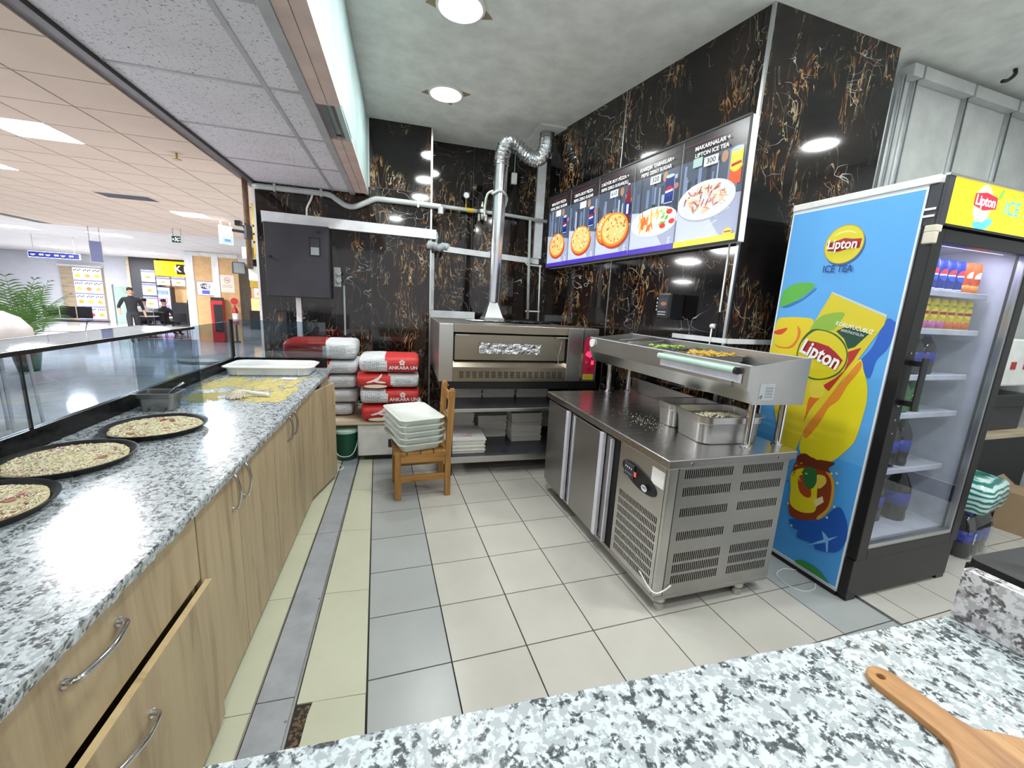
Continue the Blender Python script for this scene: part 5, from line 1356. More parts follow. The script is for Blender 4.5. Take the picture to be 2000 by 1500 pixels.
# ================================================================== drinks fridge
ART = {
'border': [(0.321,2.132),(0.318,0.023),(-0.041,-0.007),(-0.318,2.132)] ,
'logo_c': [(-0.024,1.884),(-0.126,1.889),(0.069,1.89),(-0.043,1.98),(-0.005,1.786)] ,
'banner': [(-0.114,1.9),(-0.078,1.903),(-0.025,1.917),(0.017,1.908),(0.061,1.905),(0.057,1.857),(0.019,1.866),(-0.039,1.849),(-0.104,1.857)] ,
'iced': [(-0.101,1.759),(0.044,1.753),(-0.027,1.756)] ,
'lip': [(-0.094,1.892),(0.035,1.884)] ,
'leaf1': [(-0.329,1.548),(-0.331,1.572),(-0.324,1.642),(-0.27,1.682),(-0.197,1.693),(-0.145,1.682),(-0.139,1.663),(-0.197,1.61),(-0.25,1.578)] ,
'leaf1s': [(-0.315,1.548),(-0.25,1.578),(-0.196,1.602),(-0.131,1.659),(-0.132,1.644),(-0.193,1.59),(-0.271,1.549)] ,
'peachL': [(-0.335,1.262),(-0.337,1.331),(-0.33,1.468),(-0.268,1.488),(-0.187,1.492),(-0.107,1.48),(-0.117,1.404),(-0.161,1.324),(-0.189,1.261)] ,
'stone': [(-0.338,1.4),(-0.291,1.417),(-0.256,1.426),(-0.263,1.406),(-0.291,1.383),(-0.332,1.383)] ,
'arc': [(-0.197,1.443),(-0.172,1.419),(-0.17,1.374),(-0.194,1.32),(-0.232,1.302),(-0.29,1.302),(-0.324,1.319),(-0.284,1.31),(-0.234,1.312),(-0.201,1.339),(-0.185,1.379),(-0.189,1.418)] ,
'can': [(-0.035,1.635),(0.247,1.522),(0.244,1.477),(0.174,1.317),(0.122,1.204),(-0.037,0.858),(-0.074,0.668),(-0.147,0.64),(-0.248,0.928),(-0.258,1.136),(-0.18,1.282),(-0.141,1.358),(-0.078,1.524),(-0.046,1.602)] ,
'canlid': [(-0.04,1.636),(-0.029,1.636),(0.247,1.524),(0.244,1.513),(-0.015,1.621)] ,
'darkgreen': [(0.026,1.428),(0.063,1.45),(0.116,1.452),(0.187,1.427),(0.135,1.354),(0.104,1.339),(0.075,1.391)] ,
'leaf2': [(-0.113,1.417),(-0.098,1.468),(-0.052,1.513),(0.048,1.528),(0.036,1.476),(0.01,1.433),(-0.046,1.423)] ,
'ring': [(-0.108,1.424),(-0.036,1.429),(0.039,1.406),(0.093,1.353),(0.112,1.285),(0.097,1.224),(0.06,1.181),(-0.006,1.153),(-0.068,1.151),(-0.127,1.186),(-0.165,1.258),(-0.159,1.35)] ,
'disc': [(-0.094,1.416),(-0.035,1.423),(0.034,1.399),(0.089,1.346),(0.106,1.284),(0.09,1.228),(0.053,1.186),(-0.007,1.159),(-0.07,1.16),(-0.122,1.193),(-0.158,1.259),(-0.151,1.344)] ,
'band': [(-0.112,1.362),(-0.065,1.359),(0.005,1.343),(0.045,1.317),(0.092,1.277),(0.062,1.215),(0.012,1.246),(-0.059,1.267),(-0.145,1.296)] ,
'lip2': [(-0.128,1.327),(0.067,1.261)] ,
'red': [(0.107,1.325),(0.166,1.355),(0.143,1.289),(0.101,1.201),(0.052,1.1),(0.012,1.122),(0.072,1.177),(0.107,1.225),(0.116,1.28)] ,
'ice': [(-0.051,1.128),(-0.004,1.144),(0.03,1.107),(0.024,1.062),(-0.022,1.045),(-0.048,1.065)] ,
'orange': [(-0.046,1.039),(-0.01,1.048),(0.031,1.089),(-0.023,0.987),(-0.05,0.894),(-0.048,0.947)] ,
'peachR': [(0.166,1.293),(0.2,1.236),(0.229,1.167),(0.242,1.085),(0.239,0.985),(0.229,0.876),(0.2,0.81),(0.137,0.721),(0.055,0.692),(-0.035,0.709),(-0.046,0.803),(-0.008,0.951),(0.03,0.969),(0.096,1.14)] ,
'peachO': [(0.17,1.282),(0.183,1.244),(0.139,1.149),(0.111,1.064),(0.07,1.011),(0.048,0.942),(0.019,0.869),(-0.02,0.804),(-0.042,0.85),(0.041,1.035),(0.108,1.166)] ,
'shadowR': [(0.175,1.283),(0.214,1.366),(0.245,1.499),(0.282,1.495),(0.31,1.476),(0.308,1.408),(0.274,1.352),(0.245,1.304),(0.238,1.242),(0.23,1.207),(0.208,1.22)] ,
'glass': [(-0.057,0.608),(-0.023,0.685),(0.052,0.708),(0.12,0.681),(0.166,0.634),(0.186,0.558),(0.184,0.476),(0.146,0.388),(0.085,0.34),(0.008,0.311),(-0.033,0.334),(-0.047,0.445)] ,
'glassin': [(-0.061,0.57),(0.008,0.628),(0.085,0.605),(0.102,0.517),(0.114,0.426),(0.088,0.388),(0.025,0.365),(-0.035,0.385),(-0.049,0.474)] ,
'pit': [(-0.016,0.561),(0.016,0.589),(0.059,0.538),(0.073,0.482),(0.04,0.466),(0.001,0.49)] ,
'rasp': [(0.003,0.619),(0.031,0.648),(0.067,0.646),(0.085,0.605),(0.086,0.565),(0.068,0.528),(0.038,0.525),(0.012,0.566)] ,
'splash': [(-0.049,0.675),(-0.009,0.715),(0.053,0.701),(0.089,0.712),(0.16,0.721),(0.133,0.68),(0.149,0.66),(0.112,0.658),(0.05,0.652),(-0.016,0.646)] ,
'rim': [(0.052,0.708),(0.12,0.681),(0.168,0.635),(0.188,0.558),(0.184,0.463),(0.142,0.378),(0.128,0.385),(0.169,0.462),(0.173,0.551),(0.156,0.623),(0.111,0.664)] ,
'cubes': [(0.082,0.618),(0.124,0.629),(0.137,0.595),(0.109,0.548),(0.086,0.565)] ,
'cubes2': [(0.092,0.47),(0.134,0.515),(0.146,0.484),(0.111,0.438)] ,
'shadowB': [(-0.02,0.289),(0.085,0.336),(0.153,0.385),(0.203,0.473),(0.234,0.495),(0.272,0.444),(0.289,0.388),(0.292,0.316),(0.254,0.242),(0.158,0.198),(0.135,0.219),(0.042,0.206),(0.041,0.249),(0.005,0.251)] ,
'caust': [(0.101,0.187),(0.16,0.252),(0.186,0.279),(0.166,0.322),(0.193,0.31),(0.207,0.298),(0.253,0.339),(0.21,0.283),(0.219,0.223),(0.211,0.217),(0.198,0.268),(0.152,0.229)] ,
'leafB': [(0.058,0.059),(0.093,0.088),(0.158,0.097),(0.205,0.087),(0.26,0.027),(0.268,0.019),(0.194,0.014),(0.102,0.007),(0.07,0.029)] ,
'drops': [(0.192,0.62),(0.179,0.67),(0.155,0.659),(0.203,0.486),(-0.0,0.259),(-0.045,0.38),(0.179,0.409)] ,
}
FX0, FX1, FYF, FYB = 2.42, 3.29, -0.18, 0.52
FCX, FCY = 2.855, 0.17
fr = thing('drinks_fridge', 'tall glass door drinks fridge with a blue and yellow Lipton side panel', 'fridge', (FCX, FCY, 0))
def fb(name, x0, x1, y0, y1, z0, z1, mat, parent=None, bevel=0.0): return box(name, x0 - FCX, x1 - FCX, y0 - FCY, y1 - FCY, z0, z1, mat, parent or fr, bevel)
plain('fridge_white', '#c9ccd6', 0.4)
mbx = MB()
for q in ((FX0, FX0 + 0.045, -0.125, FYB, 0.03, 2.105), (FX1 - 0.045, FX1, -0.125, FYB, 0.03, 2.105), (FX0 + 0.045, FX1 - 0.045, FYB - 0.06, FYB, 0.03, 2.105), (FX0 + 0.045, FX1 - 0.045, -0.125, FYB - 0.06, 0.03, 0.325), (FX0 + 0.045, FX1 - 0.045, -0.125, FYB - 0.06, 1.90, 2.105)):
    mbx.box(q[0] - FCX, q[1] - FCX, q[2] - FCY, q[3] - FCY, q[4], q[5])
mbx.build('cabinet', 'fridge_white', fr)
fb('top_cap', FX0 - 0.004, FX1 + 0.004, -0.16, FYB + 0.004, 2.106, 2.142, 'white_paint', None, 0.004)
fb('plinth', FX0 + 0.01, FX1 - 0.01, -0.12, FYB, 0.0, 0.03, 'black_plastic')
# printed side panel
f = Flat(y=0.0, step=0.00012)
BL = ink('#5cabee'); YE = ink('#e0d22b'); RD = ink('#a9222f'); OR = ink('#e08a2c')
f.poly([(-0.348, 0.045), (0.297, 0.045), (0.297, 2.095), (-0.348, 2.095)], ink('#e9f0f6'))
f.poly([(-0.340, 0.053), (0.289, 0.053), (0.289, 2.087), (-0.340, 2.087)], BL)
f.rect(-0.340, 0.053, 0.289, 0.75, ink('#4a9ee6'))
clip = lambda pts: [(max(-0.340, min(0.289, a)), max(0.053, b_)) for a, b_ in pts]
SHARP = {'can', 'canlid', 'band', 'banner', 'darkgreen', 'caust', 'cubes2', 'red'}
A_ = lambda k, m: f.poly(clip(ART[k]), m, 0 if k in SHARP else 5)
f.ell(-0.018, 1.872, 0.100, 0.100, ink('#2c5f9a'), 36); f.ell(-0.026, 1.884, 0.100, 0.100, ink('#b99b1e'), 36); f.ell(-0.026, 1.884, 0.096, 0.096, YE, 36)
f.ell(-0.026, 1.925, 0.060, 0.030, ink('#ece27a'), 20, 0, 0.3, 2.84); f.ell(-0.026, 1.915, 0.062, 0.030, YE, 20, 0, 0.2, 2.94)
A_('banner', RD)
A_('leaf1s', ink('#2f78bd')); A_('leaf1', ink('#5fb548'))
A_('peachL', ink('#e8cf25')); A_('arc', ink('#e07f2a')); A_('stone', ink('#dd4b24'))
A_('shadowR', ink('#2a63c6'))
A_('peachR', ink('#e6d61f')); A_('peachO', OR)
A_('can', ink('#dcc92c')); A_('canlid', ink('#c9d0d6')); A_('darkgreen', ink('#1f4a39')); A_('leaf2', ink('#8fb83f'))
A_('red', ink('#b8322a')); A_('orange', ink('#d9702a')); A_('ice', ink('#e2cf45'))
A_('ring', ink('#2d5a35')); A_('disc', ink('#dccb22')); A_('band', RD)
A_('shadowB', ink('#1c57b4')); A_('caust', ink('#7db9ee'))
A_('glass', ink('#8a3a1a')); A_('rim', ink('#d9a02a')); A_('glassin', ink('#e0cf20')); A_('pit', ink('#a8481c')); A_('cubes', ink('#e3c84a')); A_('cubes2', ink('#ead9a0')); A_('splash', ink('#6b2f18')); A_('rasp', ink('#2d6b38'))
A_('leafB', ink('#2f8a3c'))
for q in ART['drops']: f.ell(q[0], q[1], 0.007, 0.007, ink('#d9d6a0'), 8)
for k in range(26): 
    a = rng.uniform(0, 6.28); r_ = rng.uniform(0.02, 0.09)
    f.ell(-0.06 + r_ * math.cos(a), 0.60 + r_ * 1.2 * math.sin(a), rng.uniform(.004, .010), rng.uniform(.003, .006), ink(rng.choice(['#b5561f', '#e6c23a', '#7a2f14', '#d98a2a'])), 7, a)
o = f.build('side_print', fr, (FX0 - FCX - 0.001, 0, 0), R90)
yy = -(f.k * f.step) - 0.0006
text('lettering', 'Lipton', 0.070, ink('#f4f2ee'), o, (-0.028, yy, 1.884), (math.pi / 2, 0.06, 0), depth=0.0001, sx=0.86, bold=0.0016)
text('lettering', 'ICE TEA', 0.052, ink('#1d3f86'), o, (-0.028, yy, 1.757), (math.pi / 2, 0.03, 0), depth=0.0001, sx=0.85, bold=0.001)
text('lettering', 'Lipton', 0.115, ink('#f4f2ee'), o, (-0.030, yy, 1.292), (math.pi / 2, 0.33, 0), depth=0.0001, sx=0.80, bold=0.003)
text('lettering', 'KORUYUCUSUZ', 0.030, ink('#eef2ee'), o, (0.115, yy, 1.452), (math.pi / 2, 0.20, 0), depth=0.0001, sx=0.86, bold=0.0006)
text('lettering', '#SERİNLEYELİM', 0.018, ink('#eef2ee'), o, (0.112, yy, 1.425), (math.pi / 2, 0.20, 0), depth=0.0001, sx=0.9)
# header sign
hd = fb('header_box', FX0 + 0.004, FX1 - 0.004, -0.175, -0.126, 1.925, 2.105, 'grey_metal', None, 0.004)
fb('sign_bezel', FX0 + 0.002, FX0 + 0.05, -0.190, -0.1755, 1.925, 2.135, 'grey_metal', None, 0.003)
f = Flat(y=-0.182 - FCY, step=0.0003)
f.rect(FX0 + 0.052 - FCX, 1.937, FX1 - 0.02 - FCX, 2.130, ink('#ffe61f', 0.9))
f.ell(2.72 - FCX, 2.045, 0.070, 0.085, ink('#fff3a8', 0.9), 24); f.ell(2.775 - FCX, 1.965, 0.05, 0.022, ink('#5cc3ea', 0.9), 16, 0.4); f.ell(2.72 - FCX, 1.955, 0.05, 0.016, ink('#4fb0e0', 0.9), 16)
f.ell(2.84 - FCX, 2.10, 0.03, 0.012, ink('#6fbf4a', 0.9), 14, 1.0)
f.poly([(2.645 - FCX, 2.085), (2.73 - FCX, 2.098), (2.82 - FCX, 2.085), (2.825 - FCX, 2.035), (2.73 - FCX, 2.020), (2.648 - FCX, 2.035)], ink('#c2203a', 0.8))
hs_ = f.build('sign_face', fr); hs_['label'] = 'lit yellow Lipton header sign'
text('lettering', 'Lipton', 0.060, ink('#ffffff', 1.0), hs_, (2.733 - FCX, -0.1845 - FCY, 2.058), depth=0.0001, bold=0.0012)
text('lettering', 'ICE TEA', 0.088, ink('#49b6dc', 0.8), hs_, (2.885 - FCX, -0.1845 - FCY, 2.048), align='LEFT', depth=0.0001, bold=0.001)
fb('header_frame', FX0, FX1, -0.192, -0.176, 2.131, 2.141, 'aluminium'); fb('header_frame', FX0 + 0.05, FX1, -0.192, -0.176, 1.925, 1.936, 'black_plastic')
# door
dmb = MB()
for q in ((FX0 + 0.008, 2.503, 0.250, 1.918), (3.222, FX1 - 0.002, 0.250, 1.918), (2.503, 3.222, 0.250, 0.306), (2.503, 3.222, 1.858, 1.918)): dmb.box(q[0] - FCX, q[1] - FCX, -0.180 - FCY, -0.128 - FCY, q[2], q[3])
dmb.box(2.503 - FCX, 2.509 - FCX, -0.172 - FCY, -0.135 - FCY, .306, 1.858)
dr_ = dmb.build('door', 'black_metal', fr, 0.003)
dm2 = MB()
for q in ((3.202, 3.222, 0.306, 1.858), (2.509, 3.202, 0.306, 0.330)): dm2.box(q[0] - FCX, q[1] - FCX, -0.176 - FCY, -0.150 - FCY, q[2], q[3])
dm2.build('inner_trim', 'aluminium', dr_)
fb('glass', 2.509, 3.202, -0.166, -0.160, 0.330, 1.858, 'glass_fridge', dr_)
h_ = fb('handle', 2.475, 2.520, -0.232, -0.2205, 1.075, 1.335, 'black_plastic', dr_, 0.006)
for z_ in (1.095, 1.290): fb('handle_post', 2.482, 2.508, -0.2203, -0.1802, z_, z_ + 0.025, 'black_plastic', dr_)
for z_ in (0.95, 1.02, 1.09, 1.35): MB().cyl((2.462 - FCX, -0.1805 - FCY, z_), (2.462 - FCX, -0.184 - FCY, z_), 0.005, n=8).build('screw', 'chrome', dr_)
MB().box(2.405 - FCX, 2.446 - FCX, -0.196 - FCY, -0.15 - FCY, 1.895, 1.925).box(2.405 - FCX, 2.430 - FCX, -0.196 - FCY, -0.15 - FCY, 1.845, 1.896).build('hinge', 'cream', fr, 0.004)
for z_ in (1.962, 1.992): MB().box(2.4155 - FCX, 2.4195 - FCX, -0.17 - FCY, -0.13 - FCY, z_, z_ + 0.010).build('hinge_screw', 'white_plastic', fr)
fb('kick_panel', FX0 + 0.008, FX1 - 0.004, -0.172, -0.126, 0.025, 0.244, 'black_metal', None, 0.003)
fb('kick_foot', FX1 - 0.075, FX1 - 0.004, -0.168, -0.10, 0.0, 0.025, 'black_plastic'); fb('kick_foot', FX0 + 0.02, FX0 + 0.09, -0.168, -0.10, 0.0, 0.025, 'black_plastic')
SH = [1.660, 1.465, 1.220, 1.010, 0.690]
for z_ in SH:
    s_ = fb('shelf', 2.472, 3.20, -0.055, 0.44, z_ - 0.010, z_, 'fridge_white')
    fb('shelf_lip', 2.472, 3.20, -0.075, -0.056, z_ - 0.026, z_ + 0.004, 'fridge_white', s_, 0.003)
fb('light_strip', 2.52, 3.19, -0.105, -0.090, 1.868, 1.884, 'led_blue')
fb('light_strip', 2.468, 2.476, -0.115, -0.105, 0.36, 1.85, 'led_blue')
ld_ = bpy.data.lights.new('fridge_light', 'AREA'); ld_.energy = 2.6; ld_.color = (0.80, 0.80, 1.0); ld_.shape = 'RECTANGLE'; ld_.size = 0.6; ld_.size_y = 0.08
lo_ = bpy.data.objects.new('fridge_light', ld_); COL.objects.link(lo_); lo_.location = (2.86, -0.085, 1.862); lo_.rotation_euler = (math.radians(20), 0, 0)

# ---- drinks inside the fridge
def can(label, loc, body, accent, kind, group, src={}):
    t = thing('drink_can', label, 'can', loc, rng.uniform(-0.15, 0.15), group)
    if kind not in src:
        a = MB().lathe([(0.026, 0.0), (0.0325, 0.006), (0.0325, 0.142), (0.028, 0.157), (0.029, 0.160), (0.026, 0.160), (0.025, 0.156), (0.0001, 0.156)], 18).build('shell', ink(body, 0, 0.3), t, smooth=True, auto=0.7)
        g2 = MB()
        def patch(fn_lo, fn_hi, hw_, mi, rr=0.0334, n_=8):
            xs_ = [-hw_ + 2 * hw_ * k / n_ for k in range(n_ + 1)]
            vs_ = []
            for x in xs_:
                y_ = -math.sqrt(rr * rr - x * x); vs_ += [(x, y_, fn_lo(x)), (x, y_, fn_hi(x))]
            g2.add(vs_, [(2 * k, 2 * k + 2, 2 * k + 3, 2 * k + 1) for k in range(n_)], mi)
        hf_ = lambda x, h_, w_: h_ * math.sqrt(max(0, 1 - (x / w_) ** 2))
        if kind in ('cola', 'orange'):
            patch(lambda x: 0.088, lambda x: 0.088 + hf_(x, 0.026, 0.0245), 0.024, 0)
            patch(lambda x: 0.080, lambda x: 0.087, 0.024, 1)
            patch(lambda x: 0.079 - hf_(x, 0.026, 0.0245), lambda x: 0.079, 0.024, 2)
            o2 = g2.build('emblem', [ink('#d03444' if kind == 'cola' else '#f0d9c0'), ink('#e6eaf6'), ink('#3a55c0' if kind == 'cola' else '#c2401f')], t)
        else:
            patch(lambda x: 0.086 - hf_(x, 0.026, 0.0255), lambda x: 0.086 + hf_(x, 0.026, 0.0255), 0.025, 0)
            patch(lambda x: 0.078 + 3 * x * x, lambda x: 0.094 - 3 * x * x, 0.025, 1, 0.0338)
            patch(lambda x: 0.120, lambda x: 0.128 + 0.2 * x, 0.018, 2)
            o2 = g2.build('emblem', [ink('#f0e24a'), ink('#a9222f'), ink('#5f9a3a')], t)
        b3 = MB().lathe([(0.0329, 0.008), (0.0329, 0.044 if kind != 'cola' else 0.016)], 18).build('band', ink(accent, 0, 0.3), t, smooth=True)
        src[kind] = [a, o2, b3]
    else:
        for q, nm in zip(src[kind], ('shell', 'emblem', 'band')): share(q, nm, t, (0, 0, 0))
    return t
ORDN = ['first', 'second', 'third', 'fourth', 'fifth', 'sixth', 'seventh', 'eighth', 'ninth', 'tenth']
for k in range(9):
    x = 2.545 + k * 0.073
    if k < 7: can('blue cola can on the top fridge shelf, %s from the left' % ORDN[k], (x, -0.022, 1.6605), '#1c2f7e', '#c7ccdf', 'cola', 'cans on the top fridge shelf')
    else: can('orange drink can on the top fridge shelf, %s from the right' % ORDN[8 - k], (x, -0.022, 1.6605), '#c9541f', '#e3872e', 'orange', 'cans on the top fridge shelf')
for k in range(9):
    x = 2.540 + k * 0.074
    can('yellow ice tea can on the second fridge shelf, %s from the left' % ORDN[k], (x, -0.022, 1.4655), '#d9c22c', ['#d9702a', '#d9702a', '#c46aa6'][k % 3 if k < 6 else 0], 'tea%d' % (0 if k in (0, 1, 6, 7, 8, 9) else 1), 'cans on the second fridge shelf')
plain('cola_dark', '#1d0f0c', 0.12); plain('soda_green', '#2f6b2c', 0.15); plain('milk_white', '#e6e4da', 0.35); plain('label_blue', '#1f2f96', 0.35); plain('cap_blue', '#2a46b8', 0.4)
def bottle(label, loc, h, r_, liquid, lab, cap, group=None, key=None, src={}):
    t = thing('bottle', label, 'bottle', loc, rng.uniform(-.3, .3), group)
    if key and key in src:
        for q, nm in zip(src[key], ('body', 'label', 'cap')): share(q, nm, t, (0, 0, 0))
        return t
    a = MB().lathe([(r_ * .75, 0), (r_ * .97, h * .02), (r_, h * .07), (r_ * .93, h * .16), (r_, h * .24), (r_, h * .56), (r_ * .96, h * .64), (r_ * .62, h * .80), (r_ * .32, h * .89), (r_ * .30, h * .94), (0.0001, h * .94)], 20).build('body', liquid, t, smooth=True, auto=1.0)
    b3 = MB().lathe([(r_ * 1.012, h * .30), (r_ * 1.012, h * .54)], 20).build('label', lab, t, smooth=True)
    c3 = MB().lathe([(r_ * .36, h * .925), (r_ * .37, h), (0.0001, h)], 14).build('cap', cap, t, smooth=True, auto=0.7)
    if key: src[key] = [a, b3, c3]
    return t
for k in range(4): bottle('dark cola bottle on the middle fridge shelf, %s from the left' % ORDN[k], (2.60 + k * 0.106, 0.0, 1.2205), 0.222, 0.050, 'cola_dark', 'label_blue', 'cap_blue', 'cola bottles on the middle fridge shelf', 'c1')
for k in range(4): bottle('green soda bottle on the fourth fridge shelf, %s from the left' % ORDN[k], (2.59 + k * 0.102, 0.0, 1.0105), 0.188, 0.049, 'soda_green', 'soda_green', 'green_pale', 'soda bottles on the fourth fridge shelf', 'g1')
for k in range(4): bottle('cola bottle on the fifth fridge shelf, %s from the left' % ORDN[k], (2.58 + k * 0.106, 0.0, 0.6905), 0.285, 0.050, 'cola_dark', 'label_blue', 'cola_dark', 'cola bottles on the fifth fridge shelf', 'c2')
bottle('white milk jug with a red label on the fridge floor', (2.64, -0.02, 0.3255), 0.265, 0.068, 'milk_white', 'red_paint', 'red_paint')
bottle('large cola bottle with a blue cap on the fridge floor', (3.03, 0.02, 0.3255), 0.330, 0.062, 'cola_dark', 'label_blue', 'cap_blue')
bottle('large cola bottle between the milk jug and the blue-capped bottle', (2.86, 0.05, 0.3255), 0.30, 0.060, 'cola_dark', 'label_blue', 'cola_dark')

# ================================================================== near counter, sink unit, paddle
NZ = 0.85
nc = MB()
pts = [(-0.47, -0.882), (1.262, -0.990), (1.300, -2.1), (-0.40, -2.1)]
fe = [(-0.47 + (1.262 + 0.47) * k / 90, -0.882 - 0.108 * k / 90 + rng.uniform(-0.0012, 0.0012)) for k in range(91)]
poly = fe + [(1.300, -2.1), (-0.40, -2.1)]
nc.prism(list(reversed(poly)), NZ - 0.032, NZ)
tag(nc.build('granite_worktop', 'granite'), 'speckled granite worktop nearest the camera under the wooden paddle', 'worktop')
nb = thing('counter_base', 'oak base cabinet under the nearest granite worktop', 'cabinet', (0.4, -1.5, 0), -0.062)
box('carcass', -0.82, 0.82, -0.55, 0.50, 0.0, NZ - 0.0325, 'oak_laminate', nb)
tag(MB().prism([(1.2525, -0.992), (1.284, -0.994), (1.322, -2.0), (1.290, -2.0)], NZ + 0.0005, 0.972).build('granite_upstand', 'granite_sink', bevel=0.003), 'upright granite slab dividing the near worktop from the black sink', 'slab')
sk_ = thing('sink_unit', 'black sink unit behind the upright granite slab', 'sink', (1.70, -1.40, 0), -0.04)
mb = MB(); 
lo_r = [rloop(0.385, 0.42, 0.02, 0.955), rloop(0.385, 0.42, 0.02, 0.968), rloop(0.33, 0.35, 0.06, 0.968), rloop(0.325, 0.345, 0.06, 0.972), rloop(0.315, 0.335, 0.06, 0.970), rloop(0.30, 0.32, 0.07, 0.84), rloop(0.26, 0.28, 0.07, 0.82)]
mb.loops(lo_r, cap0=False); mb.build('basin', 'black_plastic', sk_, smooth=True, auto=0.6)
box('cabinet', -0.385, 0.385, -0.42, 0.42, 0.0, 0.80, 'grey_metal', sk_)
box('apron', -0.385, 0.385, 0.40, 0.42, 0.80, 0.955, 'black_plastic', sk_); box('apron', -0.385, -0.365, -0.42, 0.40, 0.80, 0.955, 'black_plastic', sk_)
pw = thing('wooden_paddle', 'brown wooden pizza paddle lying on the nearest granite worktop', 'paddle', (0.906, -1.10, NZ), 0.02)
out = []
hw = 0.0275
for k in range(13):
    a = math.pi * k / 12; out.append((hw * math.cos(a), 0.030 + 0.028 * math.sin(a)))
out += [(-hw * 1.02, -0.02), (-hw * 1.1, -0.055), (-hw * 1.25, -0.070), (-0.055, -0.088), (-0.10, -0.115), (-0.125, -0.16), (-0.13, -0.34), (0.13, -0.34), (0.125, -0.16), (0.105, -0.112), (0.065, -0.085), (0.036, -0.070), (hw * 1.1, -0.055), (hw * 1.02, -0.02)]
hole = [(0.0075 * math.cos(a) - 0.003, 0.037 + 0.006 * math.sin(a)) for a in [2 * math.pi * k / 14 for k in range(14)]]
import bmesh
bm = bmesh.new()
ov_ = [bm.verts.new((p[0], p[1], 0.013)) for p in out]; hv = [bm.verts.new((p[0], p[1], 0.013)) for p in hole]
es = [bm.edges.new((ov_[i], ov_[(i + 1) % len(ov_)])) for i in range(len(ov_))] + [bm.edges.new((hv[i], hv[(i + 1) % len(hv)])) for i in range(len(hv))]
bmesh.ops.triangle_fill(bm, use_beauty=True, use_dissolve=False, edges=es)
ext = bmesh.ops.extrude_face_region(bm, geom=list(bm.faces))
for g_ in ext['geom']:
    if isinstance(g_, bmesh.types.BMVert): g_.co.z = 0.0005
bmesh.ops.recalc_face_normals(bm, faces=bm.faces)
me = bpy.data.meshes.new('board'); bm.to_mesh(me); bm.free()
wood('walnut_long', '#a2713f', '#bb8c57', '#7a4f2a', 1, 1.6)
me.materials.append(MATS['walnut_long'])
o = bpy.data.objects.new('board', me); COL.objects.link(o); o.parent = pw
bv = o.modifiers.new('bevel', 'BEVEL'); bv.width = 0.002; bv.segments = 2; bv.limit_method = 'ANGLE'

# ---- loop of white wire on the floor by the fridge
tag(MB().tube(smooth_path([(2.43, 0.10, 0.003), (2.36, 0.13, 0.003), (2.27, 0.10, 0.003), (2.24, 0.02, 0.003), (2.28, -0.05, 0.003), (2.36, -0.055, 0.003), (2.42, -0.02, 0.003)], 6), 0.0022, 6).build('loose_wire', 'white_plastic', smooth=True), 'loop of thin white wire on the floor beside the drinks fridge', 'wire')

# ---- packs of bottles right of the fridge
pk = thing('cola_pack', 'shrink wrapped pack of cola bottles on the floor right of the drinks fridge', 'bottle pack', (3.80, 0.02, 0), 0.10)
s0 = None
for i in range(3):
    for j in range(2):
        x, y = -0.105 + i * 0.105, -0.055 + j * 0.105
        if s0 is None:
            b0 = MB().lathe([(0.036, 0), (0.049, 0.01), (0.051, 0.03), (0.047, 0.07), (0.051, 0.10), (0.051, 0.19), (0.046, 0.23), (0.025, 0.275), (0.015, 0.295), (0.015, 0.305), (0.0001, 0.305)], 20).build('bottle', 'cola_dark', pk, smooth=True, auto=1.0)
            l0 = MB().lathe([(0.0518, 0.105), (0.0518, 0.185)], 20).build('label', 'label_blue', b0, smooth=True)
            c0 = MB().lathe([(0.018, 0.295), (0.018, 0.318), (0.0001, 0.318)], 12).build('cap', 'cap_blue', b0, smooth=True, auto=0.7)
            b0.location = (x, y, 0.001); s0 = b0
            text('lettering', 'PEPSI', 0.034, ink('#eef0fa'), b0, (0.0, -0.0535, 0.145), (math.pi / 2, R90, 0), depth=0.0002, bold=0.001)
        else:
            bb_ = share(b0, 'bottle', pk, (x, y, 0.001)); share(l0, 'label', bb_, (0, 0, 0)); share(c0, 'cap', bb_, (0, 0, 0))
lp = []
for z_, e in ((0.002, 0.0), (0.03, 0.004), (0.20, 0.004), (0.26, -0.012), (0.32, -0.035)):
    lp.append(rloop(0.158 + e, 0.108 + e, 0.045, z_, 5, (0, -0.0025)))
MB().loops(lp, cap0=False).build('shrink_film', 'film', pk, smooth=True)
m, nt, b = new_mat('water_wrap'); setp(b, '#bfe0da', 0.2)
wv = node(nt, 'ShaderNodeTexWave'); wv.inputs['Scale'].default_value = 9; wv.inputs['Distortion'].default_value = 5; wv.bands_direction = 'Z'
nt.links.new(coords(nt), wv.inputs['Vector'])
r = ramp(nt, [(0.35, '#cfe6e2'), (0.6, '#6db5ac'), (0.85, '#1f6f68')]); nt.links.new(wv.outputs[0], r.inputs[0]); nt.links.new(r.outputs[0], b.inputs['Base Color'])
wpk = thing('water_pack', 'teal striped wrapped pack lying on top of the cola pack', 'bottle pack', (3.82, 0.03, 0.322), 0.18)
lp = []
for z_, e in ((0.0, -0.02), (0.02, 0.0), (0.12, 0.012), (0.18, 0.0), (0.205, -0.05)):
    lp.append([(x * (1 + 0.03 * mnoise.noise(Vector((x * 20, y * 20, z_ * 9)))), y * (1 + 0.05 * mnoise.noise(Vector((y * 20, x * 20, z_ * 9 + 3)))), z_ + 0.012 * mnoise.noise(Vector((x * 12, y * 12, z_)))) for x, y, _ in rloop(0.20 + e, 0.13 + e, 0.05, 0)])
MB().loops(lp).build('wrap', 'water_wrap', wpk, smooth=True, auto=1.0)

